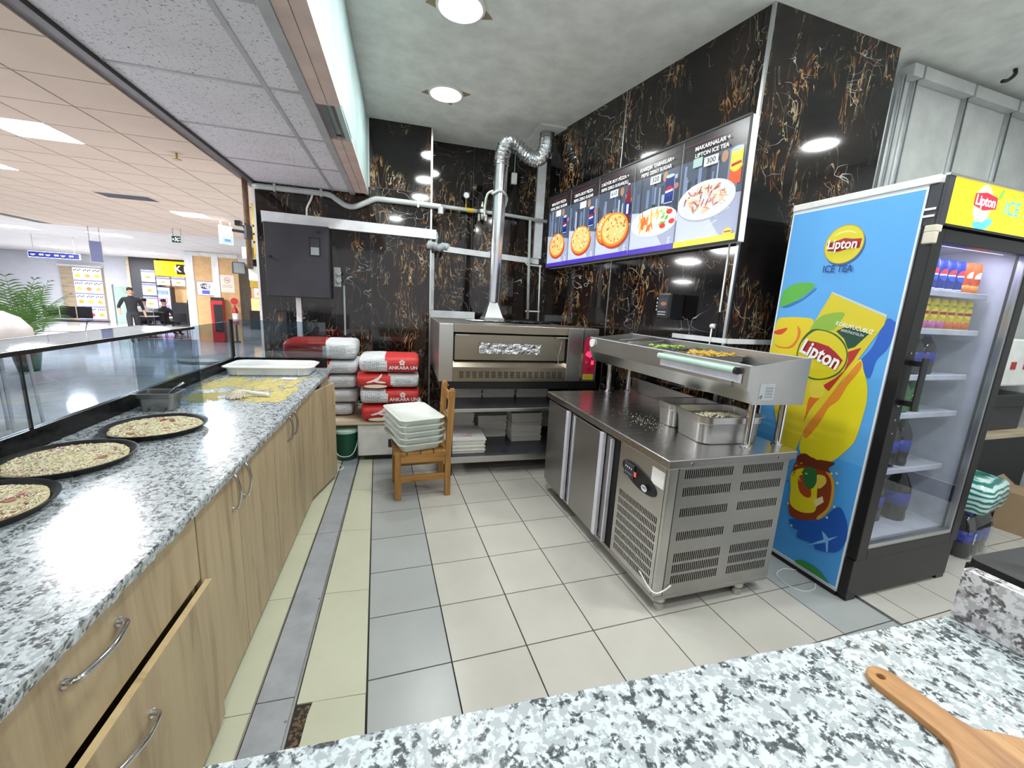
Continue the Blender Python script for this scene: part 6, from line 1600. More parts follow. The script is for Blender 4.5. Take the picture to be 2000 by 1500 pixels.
# ---- back bar right of the fridge
bbn = thing('back_bar', 'dark back bar counter at the right edge behind the drinks fridge', 'counter', (4.80, 0.48, 0))
box('body', -0.46, 0.46, -0.17, 0.25, 0.08, 0.64, 'black_metal', bbn, 0.004)
box('top', -0.48, 0.48, -0.19, 0.25, 0.64, 0.675, 'board_beige', bbn, 0.003)
box('plinth', -0.44, 0.44, -0.14, 0.25, 0.0, 0.08, 'black_plastic', bbn)
cm = thing('coffee_machine', 'white and black coffee machine on the back bar', 'machine', (4.86, 0.50, 0.6755))
box('body', -0.28, 0.30, -0.10, 0.18, 0.36, 0.74, 'white_plastic', cm, 0.015)
box('base', -0.30, 0.32, -0.15, 0.18, 0.20, 0.30, 'black_plastic', cm, 0.01)
box('column', -0.28, 0.30, 0.06, 0.18, 0.30, 0.36, 'black_plastic', cm)
box('drip_stand', -0.28, 0.30, -0.12, 0.16, 0.0, 0.20, 'grey_metal', cm, 0.01)
for x in (-0.20, -0.02, 0.16): box('badge', x, x + 0.07, -0.104, -0.1005, 0.50, 0.56, 'red_paint', cm)
kb = thing('cardboard_box', 'brown cardboard box on the floor before the back bar', 'box', (4.66, 0.06, 0), 0.15)
box('walls', -0.14, 0.14, -0.10, 0.10, 0.0, 0.30, 'carton_kraft', kb)
for s_ in (-1, 1):
    fl_ = MB().box(-0.14, 0.14, 0, 0.09, 0, 0.004).build('flap', 'carton_kraft', kb); fl_.location = (0, s_ * 0.10, 0.30); fl_.rotation_euler = (0.7, 0, 0 if s_ > 0 else math.pi)

# ---- ceiling downlights
def downlight(label, x, y, group='kitchen ceiling downlights'):
    t = thing('ceiling_downlight', label, 'lamp', (x, y, ROOM_H - 0.014), 0, group)
    MB().lathe([(0.150, 0.012), (0.152, 0.0), (0.135, -0.006), (0.130, 0.0), (0.130, 0.012)], 36).build('rim', 'white_plastic', t, smooth=True, auto=0.6)
    MB().lathe([(0.0001, -0.001), (0.1305, -0.001), (0.1305, 0.004), (0.0001, 0.004)], 36).build('diffuser', 'lamp_white', t)
    l = bpy.data.lights.new('downlight', 'AREA'); l.shape = 'DISK'; l.size = 0.27; l.energy = KITCHEN_LAMP_W; l.color = (0.95, 1.0, 0.98)
    lo2 = bpy.data.objects.new('downlight', l); COL.objects.link(lo2); lo2.location = (x, y, ROOM_H - 0.024)
    return t
plain('torn_paper', '#9a8a72', 0.9)
for lab, x, y, rots in (('round ceiling downlight nearest the top edge of the picture', 0.556, 1.436, (2.9, 0.2)), ('round ceiling downlight above the wooden chair', 0.640, 2.548, (2.8, 1.2, -0.3))):
    t = downlight(lab, x, y)
    for a in rots:
        p = [(0.15, -0.04), (0.215, 0.0), (0.15, 0.045)]
        MB().prism([(q[0] * math.cos(a) - q[1] * math.sin(a), q[0] * math.sin(a) + q[1] * math.cos(a)) for q in p], 0.008, 0.0125).build('torn_edge', 'torn_paper', t)
for k, (x, y) in enumerate(((0.47, 0.32), (-0.1, -1.95), (2.10, -0.45), (3.05, -0.75), (4.35, -0.55), (1.75, -1.75))):
    downlight(['round ceiling downlight over the tiled floor', 'round ceiling downlight over the near worktop', 'round ceiling downlight over the fridge table', 'round ceiling downlight before the drinks fridge', 'round ceiling downlight before the back bar', 'round ceiling downlight behind the near worktop'][k], x, y)
hc_ = thing('ceiling_wire', 'dark loose wire hanging from the grey ceiling', 'wire', (4.25, 0.55, ROOM_H - 0.09))
MB().tube(smooth_path([(0, 0, 0.088), (-0.01, -0.01, 0.05), (-0.05, 0.0, 0.01), (-0.09, 0.01, 0.0)], 5), 0.012, 8).build('strand', 'black_plastic', hc_, smooth=True)

# ================================================================== the hall beyond the counter
def HA(v1, u0): return L(v1, u0)
hk = 0
def hall_light(label, loc, hx, hy, rotz, w):
    t = thing('ceiling_light', label, 'lamp', loc, rotz, 'hall ceiling lights')
    MB().box(-hx, hx, -hy, hy, 0.004, 0.012).build('frame', 'white_paint', t)
    box('diffuser', -hx + 0.012, hx - 0.012, -hy + 0.012, hy - 0.012, 0.0, 0.004, 'hall_lamp', t)
    l = bpy.data.lights.new('hall_light', 'AREA'); l.shape = 'RECTANGLE'; l.size = hx * 1.8; l.size_y = hy * 1.8; l.energy = w; l.color = (0.97, 0.97, 1.0)
    o = bpy.data.objects.new('hall_light', l); COL.objects.link(o); o.location = (loc[0], loc[1], loc[2] - 0.008); o.rotation_euler = (0, 0, rotz)
for (i, j), lab in (((0, 0), 'square hall ceiling light nearest the counter'), ((1, 8), 'square hall ceiling light beside the air grille'), ((-2, 8), 'square hall ceiling light behind the back wall edge'), ((3, 3), 'square hall ceiling light left of the picture')):
    p = L(-1.96 - HM * (i + 0.5), 2.77 + HM * (j + 0.5)); hall_light(lab, (p.x, p.y, HALL_H), HM / 2 - 0.01, HM / 2 - 0.01, LROT, HALL_LAMP_W)
for lab, x, y, w in (('hall ceiling light above the grey hanging sign', -6.10, 11.55, 2.2), ('hall ceiling light at the left picture edge', -7.85, 11.5, 2.2), ('small far hall ceiling light above the long blue sign', -10.8, 18.2, 4.0), ('far hall ceiling light before the yellow shop sign', -7.9, 17.5, 3.5), ('hall ceiling light over the palm', -9.5, 8.0, 1.4), ('hall ceiling light behind the near worktop', -4.2, 0.2, 0.5)):
    hall_light(lab, (x, y, HALL_H - 0.004), 0.34, 0.30, LROT, HALL_LAMP_W * w)
gr_ = thing('air_grille', 'slatted air grille in the hall ceiling', 'grille', (-3.10, 5.72, HALL_H - 0.012), LROT)
MB().box(-0.30, 0.30, -0.16, 0.16, 0.004, 0.012).build('plate', 'white_paint', gr_)
for k in range(9): box('slat', -0.29, 0.29, -0.145 + k * 0.034, -0.130 + k * 0.034, 0.0, 0.006, 'grey_metal', gr_)
sp = thing('sprinkler', 'small brass sprinkler under the hall ceiling', 'sprinkler', (-1.605, 3.20, HALL_H - 0.05))
MB().cyl((0, 0, 0), (0, 0, 0.05), 0.008, n=8).build('stem', 'brass', sp); MB().cyl((0, 0, -0.004), (0, 0, 0.002), 0.035, n=14).build('rose', 'brass', sp)

FY = 22.5
wf = MB().box(-19.0, -10.15, FY, FY + 0.2, HALL_Z, HALL_H + 0.05).build('wall_hall', 'wall_pale'); struct(wf, 'pale far wall of the hall')
wg = MB().box(-10.2, 2.0, 24.0, 24.2, HALL_Z, HALL_H + 0.05).build('wall_hall_far', 'cream'); struct(wg, 'cream wall behind the far shops')
wl = MB().box(-19.2, -19.0, -3, FY, HALL_Z, HALL_H + 0.05).build('wall_hall_side', 'wall_pale'); struct(wl, 'pale side wall of the hall')
# menu display wall
dw = thing('display_wall', 'tall lit display of twelve food pictures on the far hall wall', 'display', (-12.23, FY - 0.05, HALL_Z))
box('backing', -0.95, 0.52, -0.12, 0.049, 0.04, 2.38, 'board_beige', dw, 0.005)
box('header', -1.0, 0.55, -0.16, 0.049, 2.385, 2.47, 'white_paint', dw)
box('plinth', -0.95, 0.52, -0.10, 0.049, 0.0, 0.04, 'grey_metal', dw)
for r_ in range(4):
    for c in range(3):
        x0 = -0.50 + c * 0.335; z0 = 0.08 + r_ * 0.572
        f = Flat(y=-0.124, step=0.002)
        f.rect(x0 + 0.005, z0, x0 + 0.330, z0 + 0.555, ink('#5a56c8', 0.9)); f.rect(x0 + 0.005, z0 + 0.03, x0 + 0.330, z0 + 0.555, ink('#dfe2f0', 1.0))
        f.ell(x0 + 0.165, z0 + 0.22, 0.13, 0.14, ink('#ffffff', 0.9), 16); f.ell(x0 + 0.165, z0 + 0.22, 0.10, 0.085, ink(rng.choice(['#e08a4a', '#d94a4a', '#c9cf5a', '#e6b070', '#d9a84a']), 0.5), 12)
        for q in range(4): f.rect(x0 + 0.04 + q * 0.07, z0 + 0.42 + 0.03 * (q % 2), x0 + 0.09 + q * 0.07, z0 + 0.47 + 0.03 * (q % 2), ink('#3a3f58', 0.6))
        f.build('picture_panel', dw)
# doorway by the person
dn = thing('glass_door', 'pale green glass door in the far hall wall', 'door', (-10.95, FY - 0.02, HALL_Z))
box('leaf', -0.45, 0.45, -0.05, 0.019, 0.0, 1.62, 'green_pale', dn); box('frame', -0.5, -0.45, -0.07, 0.019, 0, 1.70, 'aluminium', dn); box('frame', 0.45, 0.5, -0.07, 0.019, 0, 1.70, 'aluminium', dn)
# hanging signs
def hang_sign(name, label, x0, x1, z0, z1, y, col, glow, rotz=0.0):
    t = thing(name, label, 'sign', ((x0 + x1) / 2, y, z0), rotz)
    hx = (x1 - x0) / 2; h = z1 - z0
    box('panel', -hx, hx, -0.03, 0.03, 0, h, 'white_paint', t, 0.004)
    for x in (-hx * 0.8, hx * 0.8): MB().cyl((x, 0, h), (x, 0, HALL_H - z0), 0.008, n=6).build('rod', 'aluminium', t)
    f = Flat(y=-0.032, step=0.002); f.rect(-hx + 0.008, 0.008, hx - 0.008, h - 0.008, ink(col, glow)); return t, f, hx, h
t, f, hx, h = hang_sign('direction_sign', 'long dark blue direction sign hanging across the hall', -8.55, -7.50, 2.03, 2.18, 13.0, '#1b2260', 0.12)
for q in range(6):
    x = -0.43 + q * 0.155
    if q % 2: f.ell(x, h / 2, 0.028, 0.022, ink('#dfe2f4', 0.8), 10); f.ell(x + 0.05, h / 2, 0.018, 0.022, ink('#dfe2f4', 0.8), 10)
    else: f.rect(x - 0.05, h * 0.45, x + 0.05, h * 0.55, ink('#aab2e0', 0.7)); f.rect(x - 0.03, h * 0.3, x + 0.03, h * 0.38, ink('#8f98d0', 0.7))
f.build('sign_face', t)
t, f, hx, h = hang_sign('gate_sign', 'grey blue upright sign hanging below the hall ceiling', -5.75, -5.55, 1.89, 2.33, 10.0, '#8088b4', 0.1, 0.5)
f.build('sign_face', t)
t, f, hx, h = hang_sign('exit_sign', 'green emergency exit sign hanging in the hall', -3.895, -3.715, 2.34, 2.48, 9.0, '#164a3a', 0.2, -0.15)
f.ell(-0.012, h * 0.72, 0.012, 0.012, ink('#eef6f0', 0.9), 10); f.poly([(-0.02, h * .62), (0.012, h * .62), (0.022, h * .40), (0.038, h * .22), (0.02, h * .22), (0.004, h * .40), (-0.022, h * .22), (-0.038, h * .26), (-0.012, h * .42)], ink('#eef6f0', 0.9))
f.poly([(-0.075, h * .5), (-0.05, h * .66), (-0.05, h * .56), (-0.035, h * .56), (-0.035, h * .44), (-0.05, h * .44), (-0.05, h * .34)], ink('#eef6f0', 0.9))
se = f.build('sign_face', t); 
text('lettering', 'EXIT', 0.032, ink('#eef6f0', 0.9), se, (0.055, -0.046, h * 0.66), depth=0.0002); text('lettering', 'ÇIKIŞ', 0.028, ink('#eef6f0', 0.9), se, (0.055, -0.046, h * 0.34), depth=0.0002)
t, f, hx, h = hang_sign('advert_sign', 'tilted blue sign board hanging by the back wall edge', -2.47, -2.27, 2.22, 2.52, 7.0, '#5f8fc0', 0.5, 0.9)
f.ell(0, h * 0.55, 0.05, 0.07, ink('#c9c24a', 0.5), 12); f.rect(-0.05, h * 0.15, 0.05, h * 0.28, ink('#2f3f8a', 0.5)); f.build('sign_face', t)

# yellow shop
SY = 21.3
shp = thing('yellow_shop', 'far food shop with a big yellow sign and lit menu pictures', 'shop', (-8.9, SY, HALL_Z))
def sb(name, x0, x1, y0, y1, z0, z1, mat): return box(name, x0 + 8.9, x1 + 8.9, y0, y1, z0 - HALL_Z, z1 - HALL_Z, mat, shp)
sb('cladding', -10.15, -9.18, -0.1, 0.3, HALL_Z, HALL_H, 'grey_metal'); sb('pier', -10.25, -10.15, -0.15, 0.3, HALL_Z, HALL_H, 'board_beige')
sb('back', -9.18, -6.6, 0.2, 0.3, HALL_Z, HALL_H, 'partition_beige'); sb('fascia', -9.2, -7.6, -0.25, 0.2, 1.88, 2.54, 'yellow_paint')
f = Flat(y=-0.254, step=0.003); f.rect(-9.2 + 8.9, 2.205, -7.6 + 8.9, 2.83, ink('#f0d90e', 0.7)); f.rect(0.50, 2.29, 0.98, 2.72, ink('#2b1f16', 0.2)); sgn = f.build('sign_face', shp)
text('lettering', 'K N', 0.36, ink('#efe6c8', 0.9), sgn, (0.74, -0.27, 2.51), depth=0.002, bold=0.008)
def shop_screen(x0, x1, z0, z1, y):
    f = Flat(y=y, step=0.003); f.rect(x0 + 8.9, z0 - HALL_Z, x1 + 8.9, z1 - HALL_Z, ink('#cfd3e6', 0.95)); cx, cz = (x0 + x1) / 2 + 8.9, (z0 + z1) / 2 - HALL_Z
    f.rect(x0 + 8.9, z1 - HALL_Z - 0.10, x1 + 8.9, z1 - HALL_Z - 0.02, ink('#6a6fa8', 0.8)); f.ell(cx, cz - 0.05, (x1 - x0) * 0.32, (z1 - z0) * 0.24, ink('#ffffff', 0.9), 16); f.ell(cx, cz - 0.05, (x1 - x0) * 0.2, (z1 - z0) * 0.13, ink('#e08a3a', 0.5), 12)
    f.build('menu_picture', shp)
for q in ((-9.77, -9.28, 1.60, 2.10, -0.11), (-9.78, -9.28, 1.02, 1.53, -0.11), (-9.79, -9.27, 0.45, 0.95, -0.11), (-9.17, -8.69, 1.49, 1.84, -0.26), (-8.62, -8.13, 1.49, 1.86, -0.26), (-8.05, -7.65, 1.49, 1.86, -0.26)): shop_screen(*q)
dk = sb('drinks_cabinet', -9.24, -8.72, -0.20, 0.2, 0.0, 1.42, 'grey_metal')
f = Flat(y=-0.204, step=0.003); f.rect(-9.20 + 8.9, 0.34, -8.76 + 8.9, 1.68, ink('#b9c0ea', 1.0))
for r_ in range(4):
    for c in range(7): f.rect(-0.27 + c * 0.058, 0.42 + r_ * 0.32, -0.235 + c * 0.058, 0.60 + r_ * 0.32, ink(['#c23a6a', '#6a4ac8', '#d0b04a', '#3a62c8'][r_ if r_ != 2 else (c % 4)], 0.8))
f.build('cabinet_front', shp)
sb('counter', -8.70, -6.9, -0.35, 0.1, HALL_Z, 0.75, 'black_plastic')

# partition with posters
PY = 15.0
pt = thing('partition', 'beige panel partition with grey posts in the hall', 'partition', (-5.0, PY, HALL_Z))
def pb_(name, x0, x1, y0, y1, z0, z1, mat): return box(name, x0 + 5.0, x1 + 5.0, y0, y1, z0 - HALL_Z, z1 - HALL_Z, mat, pt)
pb_('panel', -5.66, -5.14, 0.0, 0.05, HALL_Z, 2.50, 'partition_beige'); pb_('panel', -4.95, -4.40, 0.0, 0.05, HALL_Z, 2.48, 'partition_beige')
pb_('post', -5.14, -4.95, -0.03, 0.08, HALL_Z, 2.55, 'white_paint'); pb_('post', -5.72, -5.66, -0.03, 0.08, HALL_Z, 2.55, 'white_paint'); pb_('top_rail', -5.72, -4.40, -0.01, 0.06, 2.48, 2.60, 'white_paint')
gc = tag(box('column', -0.12, 0.12, -0.2, 0.2, 0, HALL_H - HALL_Z - 0.002, 'wall_pale', None, 0.01, loc=(-5.82, PY + 0.3, HALL_Z)), 'tall pale grey column left of the beige partition', 'column')
wp_ = thing('wifi_poster', 'white WiFi poster on the beige partition', 'poster', (-5.375, PY - 0.004, 1.22))
f = Flat(y=-0.003, step=0.002); f.rect(-0.245, 0.0, 0.245, 0.46, ink('#3a4a9a')); f.rect(-0.23, 0.015, 0.23, 0.445, ink('#eef0f4')); f.ell(0.0, 0.30, 0.15, 0.095, ink('#16181c'), 20); f.ell(0.055, 0.30, 0.075, 0.07, ink('#f4f4f6'), 16); f.rect(-0.10, 0.05, 0.12, 0.17, ink('#4a55b8'))
ws = f.build('sheet', wp_); text('lettering', 'Wi', 0.14, ink('#f4f4f6'), ws, (-0.07, -0.018, 0.30), depth=0.0005); text('lettering', 'Fi', 0.14, ink('#16181c'), ws, (0.06, -0.018, 0.30), depth=0.0005)
np_ = thing('no_smoking_poster', 'pale no smoking notice on the beige partition', 'poster', (-4.735, PY - 0.004, 1.36))
f = Flat(y=-0.003, step=0.002); f.rect(-0.20, 0.0, 0.20, 0.57, ink('#ead9c9')); f.ell(0, 0.40, 0.09, 0.10, ink('#c08a84'), 20); f.ell(0, 0.40, 0.072, 0.08, ink('#ead9c9'), 20); f.poly([(-0.06, 0.45), (-0.05, 0.46), (0.06, 0.35), (0.05, 0.34)], ink('#c08a84')); f.rect(-0.05, 0.39, 0.05, 0.41, ink('#6a5a58')); f.rect(-0.14, 0.22, 0.14, 0.235, ink('#b99a90')); f.rect(-0.14, 0.17, 0.14, 0.185, ink('#b99a90'))
f.build('sheet', np_)
fc = thing('fire_cabinet', 'red and black fire cabinet standing before the beige partition', 'cabinet', (-4.99, PY - 0.25, HALL_Z))
box('body', -0.17, 0.17, -0.12, 0.12, 0.0, 1.38, 'red_paint', fc, 0.01); box('door', -0.08, 0.165, -0.135, -0.121, 0.35, 1.25, 'black_plastic', fc); box('sign', -0.16, 0.16, -0.10, 0.10, 1.38, 1.48, 'black_plastic', fc)
ex = thing('fire_extinguisher', 'red fire extinguisher on a stand beside the fire cabinet', 'extinguisher', (-4.50, PY - 0.25, HALL_Z))
MB().lathe([(0.10, 0.0), (0.10, 0.03), (0.03, 0.05), (0.03, 0.6)], 16).build('stand', 'black_metal', ex); MB().lathe([(0.07, 0.6), (0.085, 0.63), (0.085, 1.05), (0.05, 1.16), (0.025, 1.18), (0.025, 1.24), (0.0001, 1.24)], 18).build('cylinder', 'red_paint', ex, smooth=True, auto=0.8)
MB().cyl((0, -0.02, 1.38), (0, 0.0, 1.38), 0.11, n=18).cyl((0, 0.005, 0.6), (0, 0.005, 1.4), 0.012, n=6).build('sign', 'red_paint', ex); MB().lathe([(0.0865, 0.72), (0.0865, 0.98)], 18).build('label', 'white_paint', ex, smooth=True)
# second shop seen past the partition
s2 = thing('orange_shop', 'far shop with orange light and lit pictures past the partition', 'shop', (-4.6, 20.8, HALL_Z))
box('back', -0.9, 1.5, 0.0, 0.1, 0.0, 2.7, 'partition_beige', s2); box('fascia', -0.9, 1.5, -0.12, -0.001, 1.9, 2.35, 'yellow_paint', s2)
for x0 in (-0.75, -0.15, 0.45, 1.0):
    f = Flat(y=-0.124, step=0.003); f.rect(x0, 1.45, x0 + 0.5, 1.86, ink('#dcd8e0', 0.8)); f.ell(x0 + 0.25, 1.62, 0.17, 0.10, ink('#e8a060', 0.5), 14); f.build('menu_picture', s2)
f = Flat(y=-0.124, step=0.003); f.rect(-0.9, 0.85, 1.5, 1.40, ink('#f0b67a', 0.9)); f.build('glowing_panel', s2)
box('counter', -0.9, 1.5, -0.5, -0.125, 0.0, 0.85, 'black_plastic', s2)

# ---- people
plain('skin', '#b98a70', 0.5); plain('hair_dark', '#1a1512', 0.7); plain('cloth_black', '#16171b', 0.85); plain('cloth_charcoal', '#24262c', 0.85); plain('cloth_pale', '#b9b6b0', 0.85); plain('cloth_brown', '#2e241f', 0.85); plain('jeans', '#20242e', 0.85)
def person(label, loc, rotz, h, pose, top, legs, sleeve=0.45):
    t = thing('person', label, 'person', loc, rotz)
    s = h / 1.75
    J = dict(pel=(0, 0, .95), wai=(0, 0, 1.08), che=(0, .0, 1.30), nec=(0, .0, 1.47), nk2=(0, -.01, 1.53), hd0=(0, -.02, 1.60), hd1=(0, -.01, 1.70),
             shl=(-.19, 0, 1.41), ell=(-.26, .04, 1.14), wrl=(-.27, -.08, .93), hal=(-.265, -.12, .85), shr=(.19, 0, 1.41), elr=(.26, .04, 1.14), wrr=(.27, -.08, .93), har=(.265, -.12, .85),
             hil=(-.09, 0, .92), knl=(-.10, -.02, .50), anl=(-.10, .03, .08), tol=(-.10, -.15, .03), hir=(.09, 0, .92), knr=(.10, -.02, .50), anr=(.10, .03, .08), tor=(.10, -.15, .03))
    if pose == 'walk': J.update(knl=(-.10, -.18, .53), anl=(-.10, -.20, .10), tol=(-.10, -.38, .06), knr=(.10, .06, .50), anr=(.10, .30, .14), tor=(.10, .16, .03), ell=(-.30, .08, 1.15), wrl=(-.30, -.10, .98), hal=(-.28, -.16, .93), elr=(.28, .10, 1.14), wrr=(.32, .06, .90), har=(.33, .03, .82))
    if pose == 'sit':
        J.update(knl=(-.12, -.42, .50), anl=(-.12, -.40, .09), tol=(-.12, -.56, .04), knr=(.12, -.42, .50), anr=(.12, -.40, .09), tor=(.12, -.56, .04), ell=(-.27, -.10, 1.14 - .40), wrl=(-.16, -.34, 1.12 - .40), hal=(-.12, -.42, 1.12 - .40), elr=(.27, -.10, 1.14 - .40), wrr=(.16, -.34, 1.12 - .40), har=(.12, -.42, 1.12 - .40))
        for k in ('pel', 'wai', 'che', 'nec', 'nk2', 'hd0', 'hd1', 'shl', 'shr', 'hil', 'hir'): x, y, z = J[k]; J[k] = (x, y, z - .42)
    Rr = dict(pel=(.15, .115), wai=(.135, .10), che=(.165, .115), nec=(.075, .07), nk2=(.055, .055), hd0=(.075, .088), hd1=(.078, .095), shl=(.07, .07), ell=(.045, .045), wrl=(.03, .034), hal=(.035, .022), hil=(.092, .095), knl=(.06, .065), anl=(.04, .048), tol=(.04, .03))
    for k in ('sh', 'el', 'wr', 'ha', 'hi', 'kn', 'an', 'to'): Rr[k + 'r'] = Rr[k + 'l']
    ks = list(J); idx = {k: i for i, k in enumerate(ks)}
    E = [('pel', 'wai'), ('wai', 'che'), ('che', 'nec'), ('nec', 'nk2'), ('nk2', 'hd0'), ('hd0', 'hd1'), ('che', 'shl'), ('shl', 'ell'), ('ell', 'wrl'), ('wrl', 'hal'), ('che', 'shr'), ('shr', 'elr'), ('elr', 'wrr'), ('wrr', 'har'), ('pel', 'hil'), ('hil', 'knl'), ('knl', 'anl'), ('anl', 'tol'), ('pel', 'hir'), ('hir', 'knr'), ('knr', 'anr'), ('anr', 'tor')]
    me = bpy.data.meshes.new('tmp'); me.from_pydata([tuple(c * s for c in J[k]) for k in ks], [(idx[a], idx[b_]) for a, b_ in E], [])
    o = bpy.data.objects.new('tmp', me); COL.objects.link(o)
    sk = o.modifiers.new('skin', 'SKIN'); sb_ = o.modifiers.new('sub', 'SUBSURF'); sb_.levels = 2; sb_.render_levels = 2
    for k in ks:
        d_ = me.skin_vertices[0].data[idx[k]]; d_.radius = tuple(r_ * s for r_ in Rr[k]); d_.use_root = (k == 'pel')
    dg = bpy.context.evaluated_depsgraph_get(); m2 = bpy.data.meshes.new_from_object(o.evaluated_get(dg)); bpy.data.objects.remove(o)
    m2.materials.clear()
    for mm in (top, legs, 'skin', 'rubber'): m2.materials.append(MATS[mm])
    zo = -.42 if pose == 'sit' else 0
    for p in m2.polygons:
        p.use_smooth = True
        c = p.center / s
        def near(k, r_): return (c - Vector(J[k])).length < r_
        mi = 0
        if c.z > 1.50 + zo and abs(c.x) < .14: mi = 2
        elif c.z < .99 + zo and abs(c.x) < .235 and not (near('wrl', .16) or near('wrr', .16) or near('hal', .13) or near('har', .13)): mi = 1
        for sd in 'lr':
            if near('an' + sd, .085) and c.z < .09 + (.06 if pose == 'walk' else 0) or near('to' + sd, .12): mi = 3
            el, wr = Vector(J['el' + sd]), Vector(J['wr' + sd])
            if sleeve < 1 and (near('wr' + sd, .16) or near('ha' + sd, .13)) : mi = 2
        p.material_index = mi
    b_ = bpy.data.objects.new('body', m2); COL.objects.link(b_); b_.parent = t
    hz = (1.655 + zo) * s; hy_ = -.015 * s
    MB().lathe([(0.080 * s, 0.0), (0.086 * s, 0.04 * s), (0.074 * s, 0.085 * s), (0.04 * s, 0.112 * s), (0.0001, 0.118 * s)], 18, (0, hy_ + 0.024 * s, hz), 0, 0.95, 1.0).build('hair', 'hair_dark', t, smooth=True)
    MB().sphere((0, hy_ - .100 * s, hz - .045 * s), .016 * s, 8, 6, 1, 1, 1.5).build('nose', 'skin', t, smooth=True)
    for sx in (-1, 1):
        MB().sphere((sx * .034 * s, hy_ - .088 * s, hz - .018 * s), .011 * s, 8, 6).build('eye', 'hair_dark', t, smooth=True)
        MB().sphere((sx * .083 * s, hy_ + .01 * s, hz - .04 * s), .024 * s, 8, 6, .5, 1, 1.3).build('ear', 'skin', t, smooth=True)
    MB().box(-.026 * s, .026 * s, hy_ - .094 * s, hy_ - .080 * s, hz - .092 * s, hz - .082 * s).build('mouth', 'red_paint', t)
    return t
person('person in a black T-shirt and dark trousers walking through the hall', (-7.02, 14.1, HALL_Z), 0.55, 1.655, 'walk', 'cloth_black', 'cloth_charcoal')
person('person in a long dark coat standing before the yellow shop', (-6.42, 16.9, HALL_Z), 2.6, 1.66, 'stand', 'cloth_brown', 'cloth_brown', 1.0)
person('person in a pale shirt seated at a table before the lit menu pictures', (-7.62, 16.2, HALL_Z), 3.6, 1.72, 'sit', 'cloth_pale', 'jeans')
person('person in dark clothes seated beside the drinks cabinet', (-7.10, 16.3, HALL_Z), 2.7, 1.72, 'sit', 'cloth_black', 'cloth_black', 1.0)
def cafe_chair(label, x, y, rz):
    t = thing('cafe_chair', label, 'chair', (x, y, HALL_Z), rz, 'dark chairs in the hall')
    box('seat', -.21, .21, -.21, .21, .43, .455, 'black_plastic', t, .01); box('backrest', -.20, .20, .19, .215, .55, .86, 'black_plastic', t, .01)
    for sx in (-1, 1):
        MB().tube([(sx * .19, -.19, 0), (sx * .18, -.18, .43)], .012, 6).build('leg', 'black_metal', t); MB().tube([(sx * .19, .22, 0), (sx * .18, .20, .43), (sx * .18, .205, .85)], .012, 6).build('leg', 'black_metal', t)
cafe_chair('dark chair under the person in the pale shirt', -7.62, 16.2, 3.6); cafe_chair('dark chair under the person in dark clothes', -7.10, 16.3, 2.7)
cafe_chair('empty dark chair near the pale grey column', -6.30, 15.6, 0.8)
tb = thing('cafe_table', 'small dark table between the seated people', 'table', (-7.36, 15.75, HALL_Z))
MB().cyl((0, 0, .70), (0, 0, .73), .30, n=24).build('top', 'grey_metal', tb); MB().cyl((0, 0, 0.02), (0, 0, .70), .03, n=10).build('leg', 'black_metal', tb); MB().cyl((0, 0, 0), (0, 0, .02), .22, n=20).build('base', 'black_metal', tb)
# bench row
bn = thing('waiting_bench', 'dark metal waiting bench by the far wall beside the palm', 'bench', (-10.45, 17.3, HALL_Z), 0.1)
for k in range(3):
    x = -0.62 + k * 0.45
    box('seat', x, x + .42, -.25, .18, .40, .43, 'black_metal', bn, .01); o = box('backrest', x, x + .42, .20, .225, .46, .88, 'black_metal', bn, .01)
box('beam', -.62, .70, -.04, .04, .34, .40, 'grey_metal', bn)
for x in (-.5, .6): MB().tube([(x, -.22, 0), (x, 0, .34), (x, .22, 0)], .02, 8).build('leg', 'chrome', bn)
# palm
plain('palm_leaf', '#4f7a2e', 0.55, var=0.15, vscale=4); plain('palm_stem', '#6b7a3a', 0.7)
pm = thing('potted_palm', 'tall green potted palm in the hall', 'plant', (-6.45, 9.0, HALL_Z))
MB().lathe([(0.15, 0.0), (0.21, 0.38), (0.225, 0.40), (0.20, 0.40), (0.0001, 0.37)], 24).build('pot', 'green_dark', pm, smooth=True, auto=0.7)
for k in range(15):
    a = k * 2.39996; tilt = 0.25 + 0.75 * (k / 14); ln = 1.25 - 0.35 * (k / 14) + rng.uniform(-.1, .1)
    mb = MB(); pts = []
    for q in range(13):
        s_ = q / 12
        ang = math.pi / 2 - tilt * (0.25 + 1.15 * s_ ** 1.4)
        pts.append((s_, ang))
    p = Vector((0.03 * math.cos(a), 0.03 * math.sin(a), 0.40)); path = [p.copy()]
    for s_, ang in pts[1:]:
        p = p + Vector((math.cos(a) * math.cos(ang), math.sin(a) * math.cos(ang), math.sin(ang))) * (ln * 1.15 / 12); path.append(p.copy())
    mb.tube(path, [0.012 - 0.0008 * q for q in range(13)], 5, 1)
    side = Vector((-math.sin(a), math.cos(a), 0))
    for q in range(3, 13):
        for sub in (0.0, 0.5):
            i0 = min(q, 12); base_ = path[i0] if sub == 0 or i0 == 12 else (path[i0] + path[i0 - 1]) * 0.5
            d_ = (path[i0] - path[i0 - 1]).normalized()
            for sg in (-1, 1):
                ll = 0.34 * math.sin(math.pi * min(1, (q - 2) / 11)) + 0.08
                tip = base_ + side * sg * ll * 0.8 + d_ * ll * 0.55 + Vector((0, 0, -ll * 0.28))
                mid = base_ + (tip - base_) * 0.45 + Vector((0, 0, 0.02)); w_ = d_ * 0.014
                mb.add([base_ - w_ * .5, mid - w_, tip, mid + w_, base_ + w_ * .5], [(0, 1, 2, 3, 4)])
    mb.build('frond', ['palm_leaf', 'palm_stem'], pm)
